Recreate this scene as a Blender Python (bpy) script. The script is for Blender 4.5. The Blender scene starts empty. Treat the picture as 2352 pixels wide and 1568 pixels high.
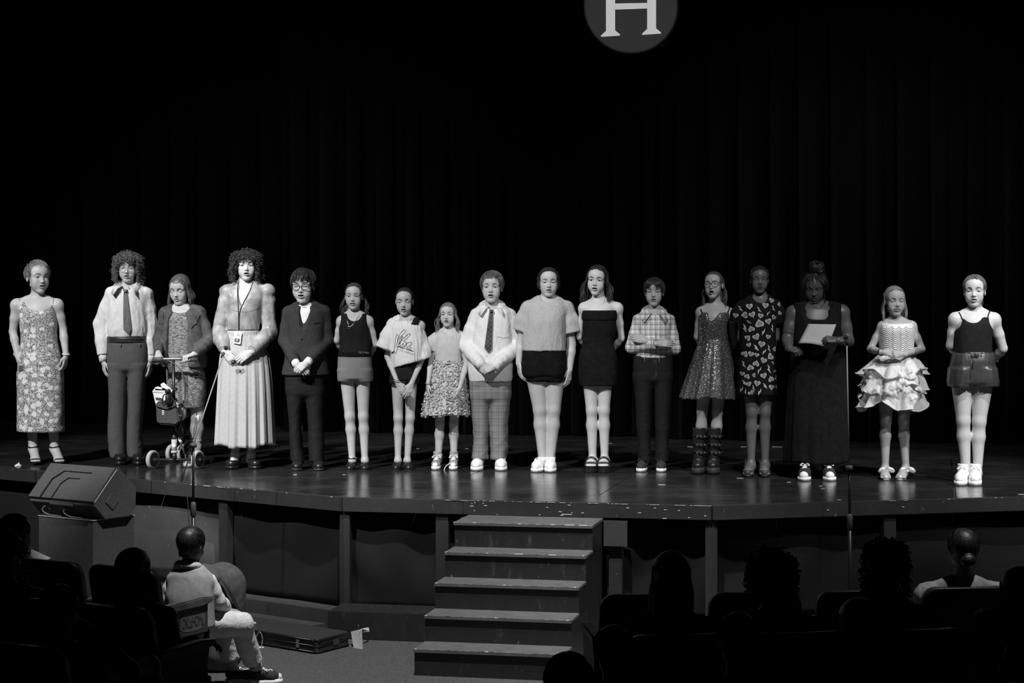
import bpy, bmesh, math, random
import numpy as np
from mathutils import Vector, Matrix
from mathutils.bvhtree import BVHTree

random.seed(5); RNG = np.random.default_rng(7)
SC = bpy.context.scene
COL = SC.collection
# ------------------------------------------------------------------ camera, exposure, lights
FPX, CX, HY = 4573.0, 1176.0, 660.0      # focal length in pixels, principal column, horizon row
ZC, ZS = 2.366, 0.914                    # eye height, stage height
cam = bpy.data.cameras.new('camera'); cam.sensor_width = 36.0; cam.lens = FPX / 2352 * 36
cam.shift_y = -(784 - HY) / 2352; cam.clip_end = 200
co = bpy.data.objects.new('camera', cam); COL.objects.link(co)
co.location = (0, 0, ZC); co.rotation_euler = (math.pi / 2, 0, 0); SC.camera = co
SC.view_settings.view_transform = 'Standard'; SC.view_settings.look = 'None'
SC.view_settings.gamma = 1.0; SC.view_settings.exposure = 0.0; SC.view_settings.use_curve_mapping = False
wd = bpy.data.worlds.new('dark_house'); SC.world = wd; wd.use_nodes = True
wd.node_tree.nodes['Background'].inputs[0].default_value = (1, 1, 1, 1)
wd.node_tree.nodes['Background'].inputs[1].default_value = 0.009

def spot(name, loc, aim, power, deg, blend=0.35, rad=0.10):
    l = bpy.data.lights.new(name, 'SPOT'); l.energy = power; l.spot_size = math.radians(deg)
    l.spot_blend = blend; l.shadow_soft_size = rad
    o = bpy.data.objects.new(name, l); COL.objects.link(o); o.location = loc
    o.rotation_euler = (Vector(aim) - Vector(loc)).to_track_quat('-Z', 'Y').to_euler()
    return o
LIGHTS = [
    ('front_light', (-6.8, 8.4, 8.2), (-3.5, 15.9, 1.55), 4700, 24, .5),
    ('front_light', (-4.2, 8.0, 8.2), (-0.9, 15.5, 1.50), 4100, 25, .5),
    ('front_light', (2.6, 7.6, 8.2), (0.7, 15.4, 1.50), 1200, 20, .6),
    ('front_light', (2.6, 7.2, 8.2), (2.3, 15.0, 1.55), 1150, 24, .6),
    ('front_light', (7.8, 7.6, 8.2), (4.0, 14.5, 1.75), 3900, 18, .8),
    ('pit_light', (-0.3, 9.6, 8.8), (-0.7, 13.3, 0.0), 3700, 36, .5),
    ('pit_light', (3.6, 9.8, 8.8), (3.1, 13.0, 0.0), 1900, 46, .5),
    ('border_light', (-3.0, 12.2, 7.6), (-2.4, 19.6, 1.7), 620, 42, 1.),
    ('border_light', (3.4, 11.4, 7.6), (3.0, 18.6, 1.7), 620, 42, 1.),
    ('emblem_light', (0.6, 6.0, 6.0), (0.99, 16.6, 4.71), 2600, 4.15, .02, .012),
]
for a in LIGHTS: spot(*a)

# ------------------------------------------------------------------ helpers: pixels of the survey -> metres
def P(px, py, D): return np.array([(px - CX) / FPX * D, D, ZC - (py - HY) / FPX * D])
def Dst(py): return (ZC - ZS) * FPX / (py - HY)      # depth of a point lying on the stage floor
def Dfl(py): return ZC * FPX / (py - HY)             # depth of a point lying on the house floor

# ------------------------------------------------------------------ materials
def nmat(name):
    m = bpy.data.materials.new(name); m.use_nodes = True
    nt = m.node_tree; return m, nt, nt.nodes['Principled BSDF']
def N(nt, t, **kw):
    n = nt.nodes.new(t)
    for k, v in kw.items():
        if k.startswith('i_'):
            key = k[2:]; key = int(key) if key.isdigit() else key.replace('_', ' ')
            n.inputs[key].default_value = v
        else: setattr(n, k, v)
    return n
def L(nt, a, b): nt.links.new(a, b)
def rampn(nt, src, stops, interp='LINEAR'):
    r = N(nt, 'ShaderNodeValToRGB'); r.color_ramp.interpolation = interp
    e = r.color_ramp.elements
    while len(e) < len(stops): e.new(0.5)
    for el, (p, v) in zip(e, stops): el.position = p; el.color = (v, v, v, 1)
    L(nt, src, r.inputs[0]); return r.outputs[0]
def objco(nt, sc=(1, 1, 1)):
    t = N(nt, 'ShaderNodeTexCoord'); mp = N(nt, 'ShaderNodeMapping'); mp.inputs['Scale'].default_value = sc
    L(nt, t.outputs['Object'], mp.inputs['Vector']); return mp.outputs['Vector']
def bumpn(nt, b, h, strength=.3, dist=.01):
    n = N(nt, 'ShaderNodeBump'); n.inputs['Strength'].default_value = strength; n.inputs['Distance'].default_value = dist
    L(nt, h, n.inputs['Height']); L(nt, n.outputs[0], b.inputs['Normal'])
def solid(name, v, rough=.6, metal=0., noise=.0, scale=30., bump=0., spec=.5, bscale=None, sheen=0., wr=0.):
    m, nt, b = nmat(name); b.inputs['Roughness'].default_value = rough; b.inputs['Metallic'].default_value = metal
    b.inputs['Specular IOR Level'].default_value = spec
    if sheen: b.inputs['Sheen Weight'].default_value = sheen
    co = objco(nt)
    t = N(nt, 'ShaderNodeTexNoise', i_Scale=scale, i_Detail=4.); L(nt, co, t.inputs['Vector'])
    L(nt, rampn(nt, t.outputs['Fac'], [(.3, max(0, v * (1 - noise))), (.7, min(1, v * (1 + noise)))]), b.inputs['Base Color'])
    if bump:
        t2 = N(nt, 'ShaderNodeTexNoise', i_Scale=bscale or scale, i_Detail=3.); L(nt, co, t2.inputs['Vector'])
        bumpn(nt, b, t2.outputs['Fac'], bump)
    if wr:
        t3 = N(nt, 'ShaderNodeTexNoise', i_Scale=1., i_Detail=3., i_Distortion=.8); L(nt, objco(nt, (11, 11, 6)), t3.inputs['Vector']); bumpn(nt, b, t3.outputs['Fac'], wr, .03)
    return m
def skinmat(name, v, rough=.5):
    m, nt, b = nmat(name); b.inputs['Roughness'].default_value = rough; b.inputs['Specular IOR Level'].default_value = .35
    a = N(nt, 'ShaderNodeAttribute', attribute_name='tint')
    t = N(nt, 'ShaderNodeTexNoise', i_Scale=14., i_Detail=3.); L(nt, objco(nt), t.inputs['Vector'])
    r = rampn(nt, t.outputs['Fac'], [(.3, v * .93), (.7, v * 1.06)])
    x = N(nt, 'ShaderNodeMix', data_type='RGBA', blend_type='MULTIPLY', i_0=1.)
    L(nt, r, x.inputs[6]); L(nt, a.outputs['Color'], x.inputs[7]); L(nt, x.outputs[2], b.inputs['Base Color'])
    return m
def hairmat(name, v, hi=2.2):
    m, nt, b = nmat(name); b.inputs['Roughness'].default_value = .42; b.inputs['Specular IOR Level'].default_value = .45
    t = N(nt, 'ShaderNodeTexNoise', i_Scale=1., i_Detail=3.); L(nt, objco(nt, (160, 160, 14)), t.inputs['Vector'])
    L(nt, rampn(nt, t.outputs['Fac'], [(.3, v * .5), (.7, min(1, v * hi))]), b.inputs['Base Color'])
    bumpn(nt, b, t.outputs['Fac'], .5, .004); return m
def mathn(nt, op, a, bv=None):
    n = N(nt, 'ShaderNodeMath', operation=op)
    for i, x in enumerate((a, bv)):
        if x is None: continue
        if isinstance(x, (int, float)): n.inputs[i].default_value = x
        else: L(nt, x, n.inputs[i])
    return n.outputs[0]
def plaidmat(name, base, lines, rot=0., rough=.75, mode='MULTIPLY'):
    """woven stripes: lines = (axis 0/2, period m, width share, value, offset)"""
    m, nt, b = nmat(name); b.inputs['Roughness'].default_value = rough
    t = N(nt, 'ShaderNodeTexCoord'); mp = N(nt, 'ShaderNodeMapping'); mp.inputs['Rotation'].default_value = (0, rot, 0)
    L(nt, t.outputs['Object'], mp.inputs['Vector'])
    s = N(nt, 'ShaderNodeSeparateXYZ'); L(nt, mp.outputs[0], s.inputs[0])
    cur = N(nt, 'ShaderNodeRGB'); cur.outputs[0].default_value = (base, base, base, 1); cur = cur.outputs[0]
    for ax, per, w, v, off in lines:
        f = mathn(nt, 'FRACT', mathn(nt, 'ADD', mathn(nt, 'MULTIPLY', s.outputs[ax], 1 / per), 50.0 + off))
        g = mathn(nt, 'LESS_THAN', f, w)
        x = N(nt, 'ShaderNodeMix', data_type='RGBA', blend_type=mode)
        L(nt, g, x.inputs[0]); L(nt, cur, x.inputs[6]); x.inputs[7].default_value = (v, v, v, 1); cur = x.outputs[2]
    L(nt, cur, b.inputs['Base Color']); return m

# ------------------------------------------------------------------ mesh output
def setp(o, label=None, cat=None, group=None, kind=None):
    if label: o['label'] = label
    if cat: o['category'] = cat
    if group: o['group'] = group
    if kind: o['kind'] = kind
    return o
def empty(name, loc, label, cat, group=None):
    o = bpy.data.objects.new(name, None); COL.objects.link(o); o.location = tuple(loc); o.empty_display_size = .1
    return setp(o, label, cat, group)
def mkmesh(name, V, Fs, mat, parent=None, smooth=True, tint=None, mids=None):
    """V world coordinates (n,3); Fs list/array of faces; parent: an unrotated Empty (or None)"""
    V = np.asarray(V, dtype=np.float64)
    me = bpy.data.meshes.new(name)
    if isinstance(Fs, np.ndarray) and len(Fs):
        n, k = Fs.shape
        me.vertices.add(len(V)); me.vertices.foreach_set('co', V.ravel())
        me.loops.add(n * k); me.loops.foreach_set('vertex_index', Fs.ravel().astype(np.int32))
        me.polygons.add(n); me.polygons.foreach_set('loop_start', np.arange(0, n * k, k, dtype=np.int32))
        me.update(calc_edges=True); me.validate()
    else:
        me.from_pydata(V.tolist(), [], [list(map(int, f)) for f in Fs]); me.update()
    if smooth: me.polygons.foreach_set('use_smooth', np.ones(len(me.polygons), bool))
    for mm in (mat if isinstance(mat, (list, tuple)) else [mat]): me.materials.append(mm)
    if mids is not None: me.polygons.foreach_set('material_index', np.asarray(mids, np.int32))
    if tint is not None:
        a = me.color_attributes.new('tint', 'FLOAT_COLOR', 'POINT')
        a.data.foreach_set('color', np.repeat(np.asarray(tint, np.float32)[:, None], 4, 1).ravel())
    o = bpy.data.objects.new(name, me); COL.objects.link(o)
    base = wloc(parent) if parent is not None else None
    if parent is not None:
        o.parent = parent
        me.transform(Matrix.Translation(-Vector(base)))
    return o
def wloc(o):
    v = Vector(o.location)
    while o.parent is not None: o = o.parent; v = v + Vector(o.location)
    return v
def origin_to(o, p):
    p = Vector(p); o.data.transform(Matrix.Translation(-p)); o.location = p; return o
class MB:
    """collects plain solids into one mesh"""
    def __init__(s): s.V = []; s.F = []; s.n = 0
    def add(s, V, Fs):
        V = np.asarray(V, float); s.V.append(V)
        for f in Fs: s.F.append([int(i) + s.n for i in f])
        s.n += len(V); return s
    def hexa(s, pts): return s.add(pts, [(0, 3, 2, 1), (4, 5, 6, 7), (0, 1, 5, 4), (1, 2, 6, 5), (2, 3, 7, 6), (3, 0, 4, 7)])
    def box(s, c, d, M=None):
        q = np.array([(x, y, z) for z in (-.5, .5) for x, y in ((-.5, -.5), (.5, -.5), (.5, .5), (-.5, .5))]) * np.array(d)
        if M is not None: q = q @ np.asarray(M).T
        return s.hexa(q + np.array(c))
    def prism(s, poly, fr):
        """poly: 2-D outline; fr(u, v, w) -> point, w in 0..1 the two ends"""
        n = len(poly); V = [fr(u, v, w) for w in (0, 1) for u, v in poly]
        Fs = [tuple(range(n))[::-1], tuple(range(n, 2 * n))] + [(i, (i + 1) % n, n + (i + 1) % n, n + i) for i in range(n)]
        return s.add(V, Fs)
    def tube(s, pts, r, k=8, cap=True):
        V, Fs = tubes([np.asarray(pts, float)], [r], k, cap); return s.add(V, Fs)
    def lathe(s, prof, c, axis=(0, 0, 1), k=20):
        a = np.array(axis, float); a /= np.linalg.norm(a); h = np.array([1, 0, 0]) if abs(a[0]) < .8 else np.array([0, 1, 0])
        u = np.cross(a, h); u /= np.linalg.norm(u); v = np.cross(a, u); V = []
        for r, z in prof:
            for i in range(k):
                t = 2 * math.pi * i / k; V.append(np.array(c) + a * z + (u * math.cos(t) + v * math.sin(t)) * r)
        Fs = []
        for j in range(len(prof) - 1):
            for i in range(k): Fs.append((j * k + i, j * k + (i + 1) % k, (j + 1) * k + (i + 1) % k, (j + 1) * k + i))
        Fs.append(tuple(range(k))[::-1]); Fs.append(tuple(range((len(prof) - 1) * k, len(prof) * k)))
        return s.add(V, Fs)
    def out(s, name, mat, parent=None, smooth=False, bev=0., fix=True):
        o = mkmesh(name, np.concatenate(s.V), s.F, mat, parent, smooth)
        if fix or bev:
            bm = bmesh.new(); bm.from_mesh(o.data)
            bmesh.ops.recalc_face_normals(bm, faces=bm.faces)
            if bev: bmesh.ops.bevel(bm, geom=[e for e in bm.edges if e.calc_face_angle(0) > .5], offset=bev, segments=2, affect='EDGES', clamp_overlap=True)
            bm.to_mesh(o.data); bm.free()
            if smooth: o.data.polygons.foreach_set('use_smooth', np.array([smooth != 'side' or abs(q.normal.z) < .5 for q in o.data.polygons]))
        return o
def tubes(paths, rads, k=6, cap=True):
    """swept tubes; rads: number or array per path"""
    VV = []; FF = []; base = 0
    ang = np.arange(k) * 2 * math.pi / k
    for p, r in zip(paths, rads):
        p = np.asarray(p, float); n = len(p); r = np.broadcast_to(np.asarray(r, float), (n,))
        t = np.gradient(p, axis=0); t /= np.linalg.norm(t, axis=1)[:, None] + 1e-12
        up = np.array([0.13, 0.97, 0.2]); 
        if abs(t[0] @ up) > .9: up = np.array([.9, .1, .3])
        u = np.cross(t, up); u /= np.linalg.norm(u, axis=1)[:, None] + 1e-9; v = np.cross(t, u)
        V = p[:, None] + r[:, None, None] * (u[:, None] * np.cos(ang)[None, :, None] + v[:, None] * np.sin(ang)[None, :, None])
        VV.append(V.reshape(-1, 3))
        i = np.arange(n - 1)[:, None] * k; j = np.arange(k)[None]; j2 = (j + 1) % k
        FF += (np.stack([i + j, i + j2, i + k + j2, i + k + j], -1).reshape(-1, 4) + base).tolist()
        if cap:
            FF.append([base + q for q in range(k)][::-1]); FF.append([base + (n - 1) * k + q for q in range(k)])
        base += n * k
    return np.concatenate(VV), FF
def crom(pts, n):
    """Catmull-Rom through control points"""
    p = np.asarray(pts, float); m = len(p)
    q = np.concatenate([[2 * p[0] - p[1]], p, [2 * p[-1] - p[-2]]])
    t = np.linspace(0, m - 1 - 1e-9, n); i = t.astype(int); f = (t - i)[:, None]
    a, b, c, d = q[i], q[i + 1], q[i + 2], q[i + 3]
    return .5 * (2 * b + (c - a) * f + (2 * a - 5 * b + 4 * c - d) * f ** 2 + (3 * b - a - 3 * c + d) * f ** 3)
def cr1(x, xs, ys):
    """monotone-ish smooth interpolation of ys(xs) at x"""
    xs = np.asarray(xs, float); ys = np.asarray(ys, float)
    if len(xs) < 3: return np.interp(x, xs, ys)
    dl = np.diff(ys) / np.diff(xs); m = np.empty(len(xs)); m[0] = dl[0]; m[-1] = dl[-1]
    m[1:-1] = np.where(dl[:-1] * dl[1:] > 0, 2 * dl[:-1] * dl[1:] / (dl[:-1] + dl[1:] + 1e-12), 0)
    x = np.clip(x, xs[0], xs[-1]); i = np.clip(np.searchsorted(xs, x) - 1, 0, len(xs) - 2); h = xs[i + 1] - xs[i]; t = (x - xs[i]) / h
    return (2*t**3-3*t**2+1)*ys[i] + (t**3-2*t**2+t)*h*m[i] + (-2*t**3+3*t**2)*ys[i+1] + (t**3-t**2)*h*m[i+1]

# ------------------------------------------------------------------ distance field -> one smooth skin
class Grid:
    def __init__(s, lo, hi, h):
        s.lo = np.asarray(lo, float); s.h = h; s.n = np.ceil((np.asarray(hi, float) - s.lo) / h).astype(int) + 1
        s.ax = [s.lo[i] + h * np.arange(s.n[i]) for i in range(3)]; s.F = np.full(s.n, .2, np.float32)
    def win(s, lo, hi, m=.02):
        a = np.maximum(np.floor((np.asarray(lo) - m - s.lo) / s.h).astype(int), 0)
        b = np.minimum(np.ceil((np.asarray(hi) + m - s.lo) / s.h).astype(int) + 1, s.n)
        if np.any(b <= a): return None
        sl = tuple(slice(int(a[i]), int(b[i])) for i in range(3))
        X = s.ax[0][sl[0]][:, None, None]; Y = s.ax[1][sl[1]][None, :, None]; Z = s.ax[2][sl[2]][None, None, :]
        return sl, X, Y, Z
    def put(s, sl, d, k, sub=False):
        f = s.F[sl]
        if sub:
            if k > 0:
                e = np.maximum(k - np.abs(f + d), 0) / k; s.F[sl] = np.maximum(f, -d) + e * e * k * .25
            else: s.F[sl] = np.maximum(f, -d)
        else:
            if k > 0:
                e = np.maximum(k - np.abs(f - d), 0) / k; s.F[sl] = np.minimum(f, d) - e * e * k * .25
            else: s.F[sl] = np.minimum(f, d)
    def cone(s, p, q, r1, r2, k=.012, sq=None, sub=False):
        p = np.asarray(p, float); q = np.asarray(q, float); R = max(r1, r2)
        w = s.win(np.minimum(p, q) - R, np.maximum(p, q) + R, k + 2.5 * s.h)
        if w is None: return
        sl, X, Y, Z = w; b = q - p; bb = b @ b + 1e-12
        x, y, z = X - p[0], Y - p[1], Z - p[2]
        t = np.clip((x * b[0] + y * b[1] + z * b[2]) / bb, 0, 1)
        x = x - t * b[0]; y = y - t * b[1]; z = z - t * b[2]
        d2 = x * x + y * y + z * z
        if sq is not None:
            u, f = sq; c = x * u[0] + y * u[1] + z * u[2]; d2 = d2 + (f * f - 1) * c * c
        s.put(sl, np.sqrt(d2) - (r1 + (r2 - r1) * t), k, sub)
    def ell(s, c, r, R=None, k=.012, sub=False):
        c = np.asarray(c, float); r = np.asarray(r, float)
        ext = r if R is None else np.sqrt(((np.asarray(R) * r[None]) ** 2).sum(1))
        w = s.win(c - ext, c + ext, k + 2.5 * s.h)
        if w is None: return
        sl, X, Y, Z = w; x, y, z = X - c[0], Y - c[1], Z - c[2]
        if R is not None: x, y, z = (R[0][0]*x+R[1][0]*y+R[2][0]*z, R[0][1]*x+R[1][1]*y+R[2][1]*z, R[0][2]*x+R[1][2]*y+R[2][2]*z)
        x = x / r[0]; y = y / r[1]; z = z / r[2]
        k0 = np.sqrt(x * x + y * y + z * z); k1 = np.sqrt((x / r[0]) ** 2 + (y / r[1]) ** 2 + (z / r[2]) ** 2) + 1e-9
        s.put(sl, k0 * (k0 - 1) / k1, k, sub)
    def loft(s, rows, k=.012, n=2.2, sub=False, rnd=0.):
        """rows (z, cx, cy, rx, ry) from bottom to top"""
        A = np.array(sorted(rows), float); R = A[:, 3:5].max()
        lo = [(A[:, 1] - A[:, 3]).min(), (A[:, 2] - A[:, 4]).min(), A[0, 0]]; hi = [(A[:, 1] + A[:, 3]).max(), (A[:, 2] + A[:, 4]).max(), A[-1, 0]]
        w = s.win(lo, hi, k + 2.5 * s.h)
        if w is None: return
        sl, X, Y, Z = w; z = Z.ravel()
        f = [cr1(z, A[:, 0], A[:, i])[None, None, :] for i in range(1, 5)]
        u = np.abs((X - f[0]) / f[2]); v = np.abs((Y - f[1]) / f[3])
        rad = (u ** n + v ** n) ** (1 / n)
        d = (rad - 1) * np.minimum(f[2], f[3])
        cap = np.maximum(Z - A[-1, 0], A[0, 0] - Z)
        d = np.maximum(d, cap)
        s.put(sl, d, k, sub)
    def plane(s, p, nrm):
        """keep the side the normal points away from"""
        nrm = np.asarray(nrm, float); nrm /= np.linalg.norm(nrm); p = np.asarray(p)
        d = (s.ax[0][:, None, None]-p[0])*nrm[0] + (s.ax[1][None, :, None]-p[1])*nrm[1] + (s.ax[2][None, None, :]-p[2])*nrm[2]
        s.F = np.maximum(s.F, d.astype(np.float32))
    def skin(s, smooth=1):
        F = s.F; S = F < 0
        c = np.zeros(tuple(s.n - 1), np.int8)
        for i in (0, 1):
            for j in (0, 1):
                for k in (0, 1): c += S[i:s.n[0]-1+i, j:s.n[1]-1+j, k:s.n[2]-1+k]
        act = (c > 0) & (c < 8); idx = np.argwhere(act)
        if not len(idx): return np.zeros((0, 3)), np.zeros((0, 4), int)
        ids = np.full(act.shape, -1, np.int32); ids[act] = np.arange(len(idx))
        val = {}
        for i in (0, 1):
            for j in (0, 1):
                for k in (0, 1): val[i, j, k] = F[idx[:, 0]+i, idx[:, 1]+j, idx[:, 2]+k]
        acc = np.zeros((len(idx), 3)); cnt = np.zeros(len(idx))
        for a in range(3):
            o1, o2 = [x for x in range(3) if x != a]
            for u in (0, 1):
                for v in (0, 1):
                    p = [0, 0, 0]; p[o1] = u; p[o2] = v; q = list(p); q[a] = 1
                    A, B = val[tuple(p)], val[tuple(q)]; m = (A < 0) != (B < 0)
                    t = np.where(m, A / np.where(m, A - B, 1), 0)
                    pos = np.array(p, float)[None].repeat(len(idx), 0); pos[:, a] = t
                    acc += pos * m[:, None]; cnt += m
        V = s.lo + s.h * (idx + acc / cnt[:, None])
        Q = []
        for a in range(3):
            b, c2 = (a + 1) % 3, (a + 2) % 3
            sl1 = [slice(None)] * 3; sl2 = [slice(None)] * 3; sl1[a] = slice(0, -1); sl2[a] = slice(1, None)
            A = S[tuple(sl1)]; B = S[tuple(sl2)]; e = np.argwhere(A != B)
            e = e[(e[:, b] > 0) & (e[:, c2] > 0) & (e[:, b] < s.n[b] - 1) & (e[:, c2] < s.n[c2] - 1)]
            if not len(e): continue
            flip = A[e[:, 0], e[:, 1], e[:, 2]]
            def at(db, dc):
                x = e.copy(); x[:, b] -= db; x[:, c2] -= dc; return ids[x[:, 0], x[:, 1], x[:, 2]]
            q = np.stack([at(1, 1), at(0, 1), at(0, 0), at(1, 0)], 1)
            q[~flip] = q[~flip][:, ::-1]; Q.append(q)
        Q = np.concatenate(Q)
        for _ in range(smooth): V = lap(V, Q, .5)
        return V, Q
def lap(V, Q, f):
    s = np.zeros_like(V); c = np.zeros(len(V))
    for i in range(4):
        a, b = Q[:, i], Q[:, (i + 1) % 4]
        for d in range(3): s[:, d] += np.bincount(a, V[b, d], len(V)) + np.bincount(b, V[a, d], len(V))
        c += np.bincount(a, minlength=len(V)) + np.bincount(b, minlength=len(V))
    return V + f * (s / np.maximum(c, 1)[:, None] - V)
def vnorm(V, Q):
    n = np.cross(V[Q[:, 2]] - V[Q[:, 0]], V[Q[:, 3]] - V[Q[:, 1]]); o = np.zeros_like(V)
    for i in range(4):
        for d in range(3): o[:, d] += np.bincount(Q[:, i], n[:, d], len(V))
    return o / (np.linalg.norm(o, axis=1)[:, None] + 1e-12)
def keep(V, Q, mask):
    """drop faces with a vertex outside mask, and unused vertices"""
    Q = Q[mask[Q].all(1)]; u = np.zeros(len(V), bool); u[Q.ravel()] = True
    m = np.cumsum(u) - 1; return V[u], m[Q], u
def folds(V, amp, seed, sx=18., sz=7.):
    """cloth relief: warped sines, some sharpened into creases"""
    r = np.random.default_rng(seed); d = np.zeros(len(V)); sc = np.array([sx, sx, sz]); W = V + .022 * np.stack([np.sin(V @ (r.normal(size=3) * sc * 1.3) + r.uniform(0, 6)) for _ in range(3)], 1)
    for i in range(8):
        a = r.normal(size=3) * sc * (1 + .45 * i); q = W @ a + r.uniform(0, 6.3); m = .5 + .5 * np.sin(V @ (r.normal(size=3) * sc * .5) + i)
        d += m * (np.sin(q) if i % 2 == 0 else 1.3 * (1 - 2 * np.abs(np.sin(q * .6)) ** .6)) / (1 + .45 * i)
    return amp * d * .6
# ------------------------------------------------------------------ people
def rot(yaw, pitch, roll):
    return np.array(Matrix.Rotation(math.radians(yaw), 3, 'Z') @ Matrix.Rotation(math.radians(pitch), 3, 'X') @ Matrix.Rotation(math.radians(roll), 3, 'Y'))
CURL = {'relax': ((18, 26, 16), .35), 'fist': ((72, 92, 55), .95), 'grip': ((58, 78, 42), .8), 'clasp': ((30, 46, 26), .6), 'flat': ((6, 8, 5), .3), 'pinch': ((46, 40, 20), .9)}
BVC = {}
class Per:
    """one figure: joints are surveyed in a crop (x0, y0, zoom) of the photograph and set in space at depth D0 (+ dy towards upstage)"""
    def __init__(s, label, crop, hd, S=1.0, g=1.0, foot=None, D0=None, skin='skin_fair', yaw=0, pitch=0, roll=0, fine=True, hdy=0., facing=1, zbase=None):
        s.crop = crop; s.S = S; s.g = g; s.fine = fine; s.skinm = skin; s.facing = facing
        if D0 is None: s.Dt = Dst(crop[1] + foot / crop[2]); s.D0 = s.Dt + .13
        else: s.D0 = D0; s.Dt = D0 - .13
        s.zf = ZS if zbase is None else zbase
        xc, yt, yc = hd; a = s.c(xc, yt, hdy); b = s.c(xc, yc, hdy)
        s.hs = (a[2] - b[2]) / 22.0; s.hC = (a + b) / 2; s.hR = rot(yaw, pitch, roll)
        s.root = empty('person', (s.hC[0], s.D0, s.zf), label, 'person'); s.bare = {}
        s.arms = []; s.legs = []; s.hands = []; s.fm = dict(op=.5, jw=1., mw=1., e=.6, gaze=(0, -1, 0), brow='hair_brown', teeth=False)
        s.seed = abs(hash(label[:12])) % 1000 if False else sum(map(ord, label)) % 1000
    def c(s, x, y, dy=0.):
        return P(s.crop[0] + x / s.crop[2], s.crop[1] + y / s.crop[2], s.D0 + dy)
    def h(s, p):
        return s.hC + s.hR @ ((np.asarray(p, float) - (0, 0, 11.)) * s.hs)
    def hv(s, p):   # many points
        return s.hC + ((np.asarray(p, float) - (0, 0, 11.)) * s.hs) @ s.hR.T
    def hinv(s, V): return ((V - s.hC) @ s.hR) / s.hs + (0, 0, 11.)
    def rows(s, rows, inset=0., dy=0.):
        o = []
        for r in rows:
            y, xl, xr, ry = r[:4]; d = (r[4] if len(r) > 4 else 0.) + dy
            a = s.c(xl, y, d); b = s.c(xr, y, d)
            o.append((a[2], (a[0] + b[0]) / 2, s.D0 + d, max(.02, (b[0] - a[0]) / 2 - inset), max(.02, ry - inset)))
        return o
    # --- skeleton
    def frame(s, nb, sa, sb, trunk, inset=.010, ndy=.02, hips=None):
        s.nb = s.c(*nb, ndy); s.sa = s.c(*sa, .01) - (0, 0, .018 * s.S); s.sb = s.c(*sb, .01) - (0, 0, .018 * s.S); s.trunk = s.rows(trunk, inset); return s
    def arm(s, side, el, wr, hand=None, r=(1, 1), hl=.165):
        """el, wr: (x, y, dy); hand: (dir, back, thumb side, pose)"""
        A = s.sa if side == 'a' else s.sb
        s.arms.append((A, s.c(*el), s.c(*wr), r))
        if hand: s.hands.append((s.c(*wr), [np.array(v, float) / np.linalg.norm(v) for v in hand[:3]], hand[3], hl * s.S))
        return s
    def leg(s, hip, kn, an, bare=False, toe=None, r=(1, 1, 1)):
        H = s.c(*hip); K = s.c(*kn); A = s.c(*an); A[2] = s.zf + .075 * s.S + s.__dict__.get('heels', 0) if s.facing == 1 else A[2]
        s.legs.append((H, K, A, r, bare, toe)); return s
    def body_prims(s, G, arms=True):
        S, g = s.S, s.g
        top = s.h((0, 1.8, 7.0)); s.ntop = top
        rn = .046 * S * (.9 + .1 * g) * s.__dict__.get('nk', 1.)
        if s.trunk: G.loft(s.trunk, k=.02, n=2.3)
        if s.sa is not None:
            for A in (s.sa, s.sb):
                m = s.nb * .55 + A * .45; m[2] = max(m[2], A[2] + .012 * S)
                G.cone(s.nb + np.array([0, .012, -.01]), m, .040 * S, .036 * S, .04); G.cone(m, A, .036 * S, .046 * S * g, .03)
                G.ell(A, np.array([.045, .047, .050]) * S * g, k=.03)
            sh = (s.sa + s.sb) / 2; G.ell(sh + np.array([0, -.0, -.05 * S]), np.array([abs(s.sb[0] - s.sa[0]) * .40, .085 * S, .085 * S]), k=.04)
        G.cone(top, s.nb + np.array([0, 0, -.03]), rn, rn * 1.08, .03)
        if arms:
            for A, E, W, r in s.arms:
                m = (A * .5 + E * .5); q = r[0] * g; t = r[1] * g
                G.cone(A, m, .041 * S * q, .039 * S * q, .02); G.cone(m, E, .039 * S * q, .032 * S * q, .015)
                m2 = E * .68 + W * .32; G.cone(E, m2, .032 * S * q, .033 * S * t, .012); G.cone(m2, W, .033 * S * t, .0225 * S * (.5 + .5 * t), .012)
        G0 = G
        for li, (H, K, A, r, bare, toe) in enumerate(s.legs):
            a, b, c = np.array(r) * g
            if li == 1: G = Grid.__new__(Grid); G.lo, G.h, G.n, G.ax = G0.lo, G0.h, G0.n, G0.ax; G.F = np.full(G0.n, .2, np.float32)
            G.cone(H, K, .083 * S * a, .051 * S * b, .03); 
            fw = np.array([0, -1., 0]) * s.facing
            G.ell(K + fw * .012 * S, np.array([.041, .042, .052]) * S * b, k=.02)
            cf = K * .70 + A * .30 - fw * .012 * S
            G.cone(K, cf, .046 * S * b, .053 * S * c, .02); G.cone(cf, A, .051 * S * c, .031 * S * (.4 + .6 * c), .02)
            G.ell(A + (0, 0, .0), np.array([.036, .036, .036]) * S, k=.015)
            if bare:
                hl, T, L_, f, sd = s.footframe(A, toe)
                up = .012 + bare * .0
                z = s.zf + (bare if bare is not True else .02)
                zh = s.zf + (bare if bare is not True else .02) + s.__dict__.get('heels', 0)
                pt = lambda a_, b_, zz: np.array([*(hl[:2] + f * a_ * L_ + sd * b_), zz])
                G.cone(pt(.14, 0, zh + .028), pt(.62, 0, z + .028), .030 * S, .030 * S, .03); G.cone(A, pt(.5, 0, z + .035), .034 * S, .030 * S, .03)
                G.cone(pt(.62, -.018, z + .02), pt(.62, .018, z + .02), .024 * S, .024 * S, .02)
                for q, b_ in enumerate((-.032, -.016, 0, .016, .032)):
                    G.cone(pt(.70, b_ * .9, z + .018), pt(.93 - .012 * abs(q - 2) ** 1.5, b_ * 1.05, z + .012), .014 * S, .0105 * S, .004)
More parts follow.
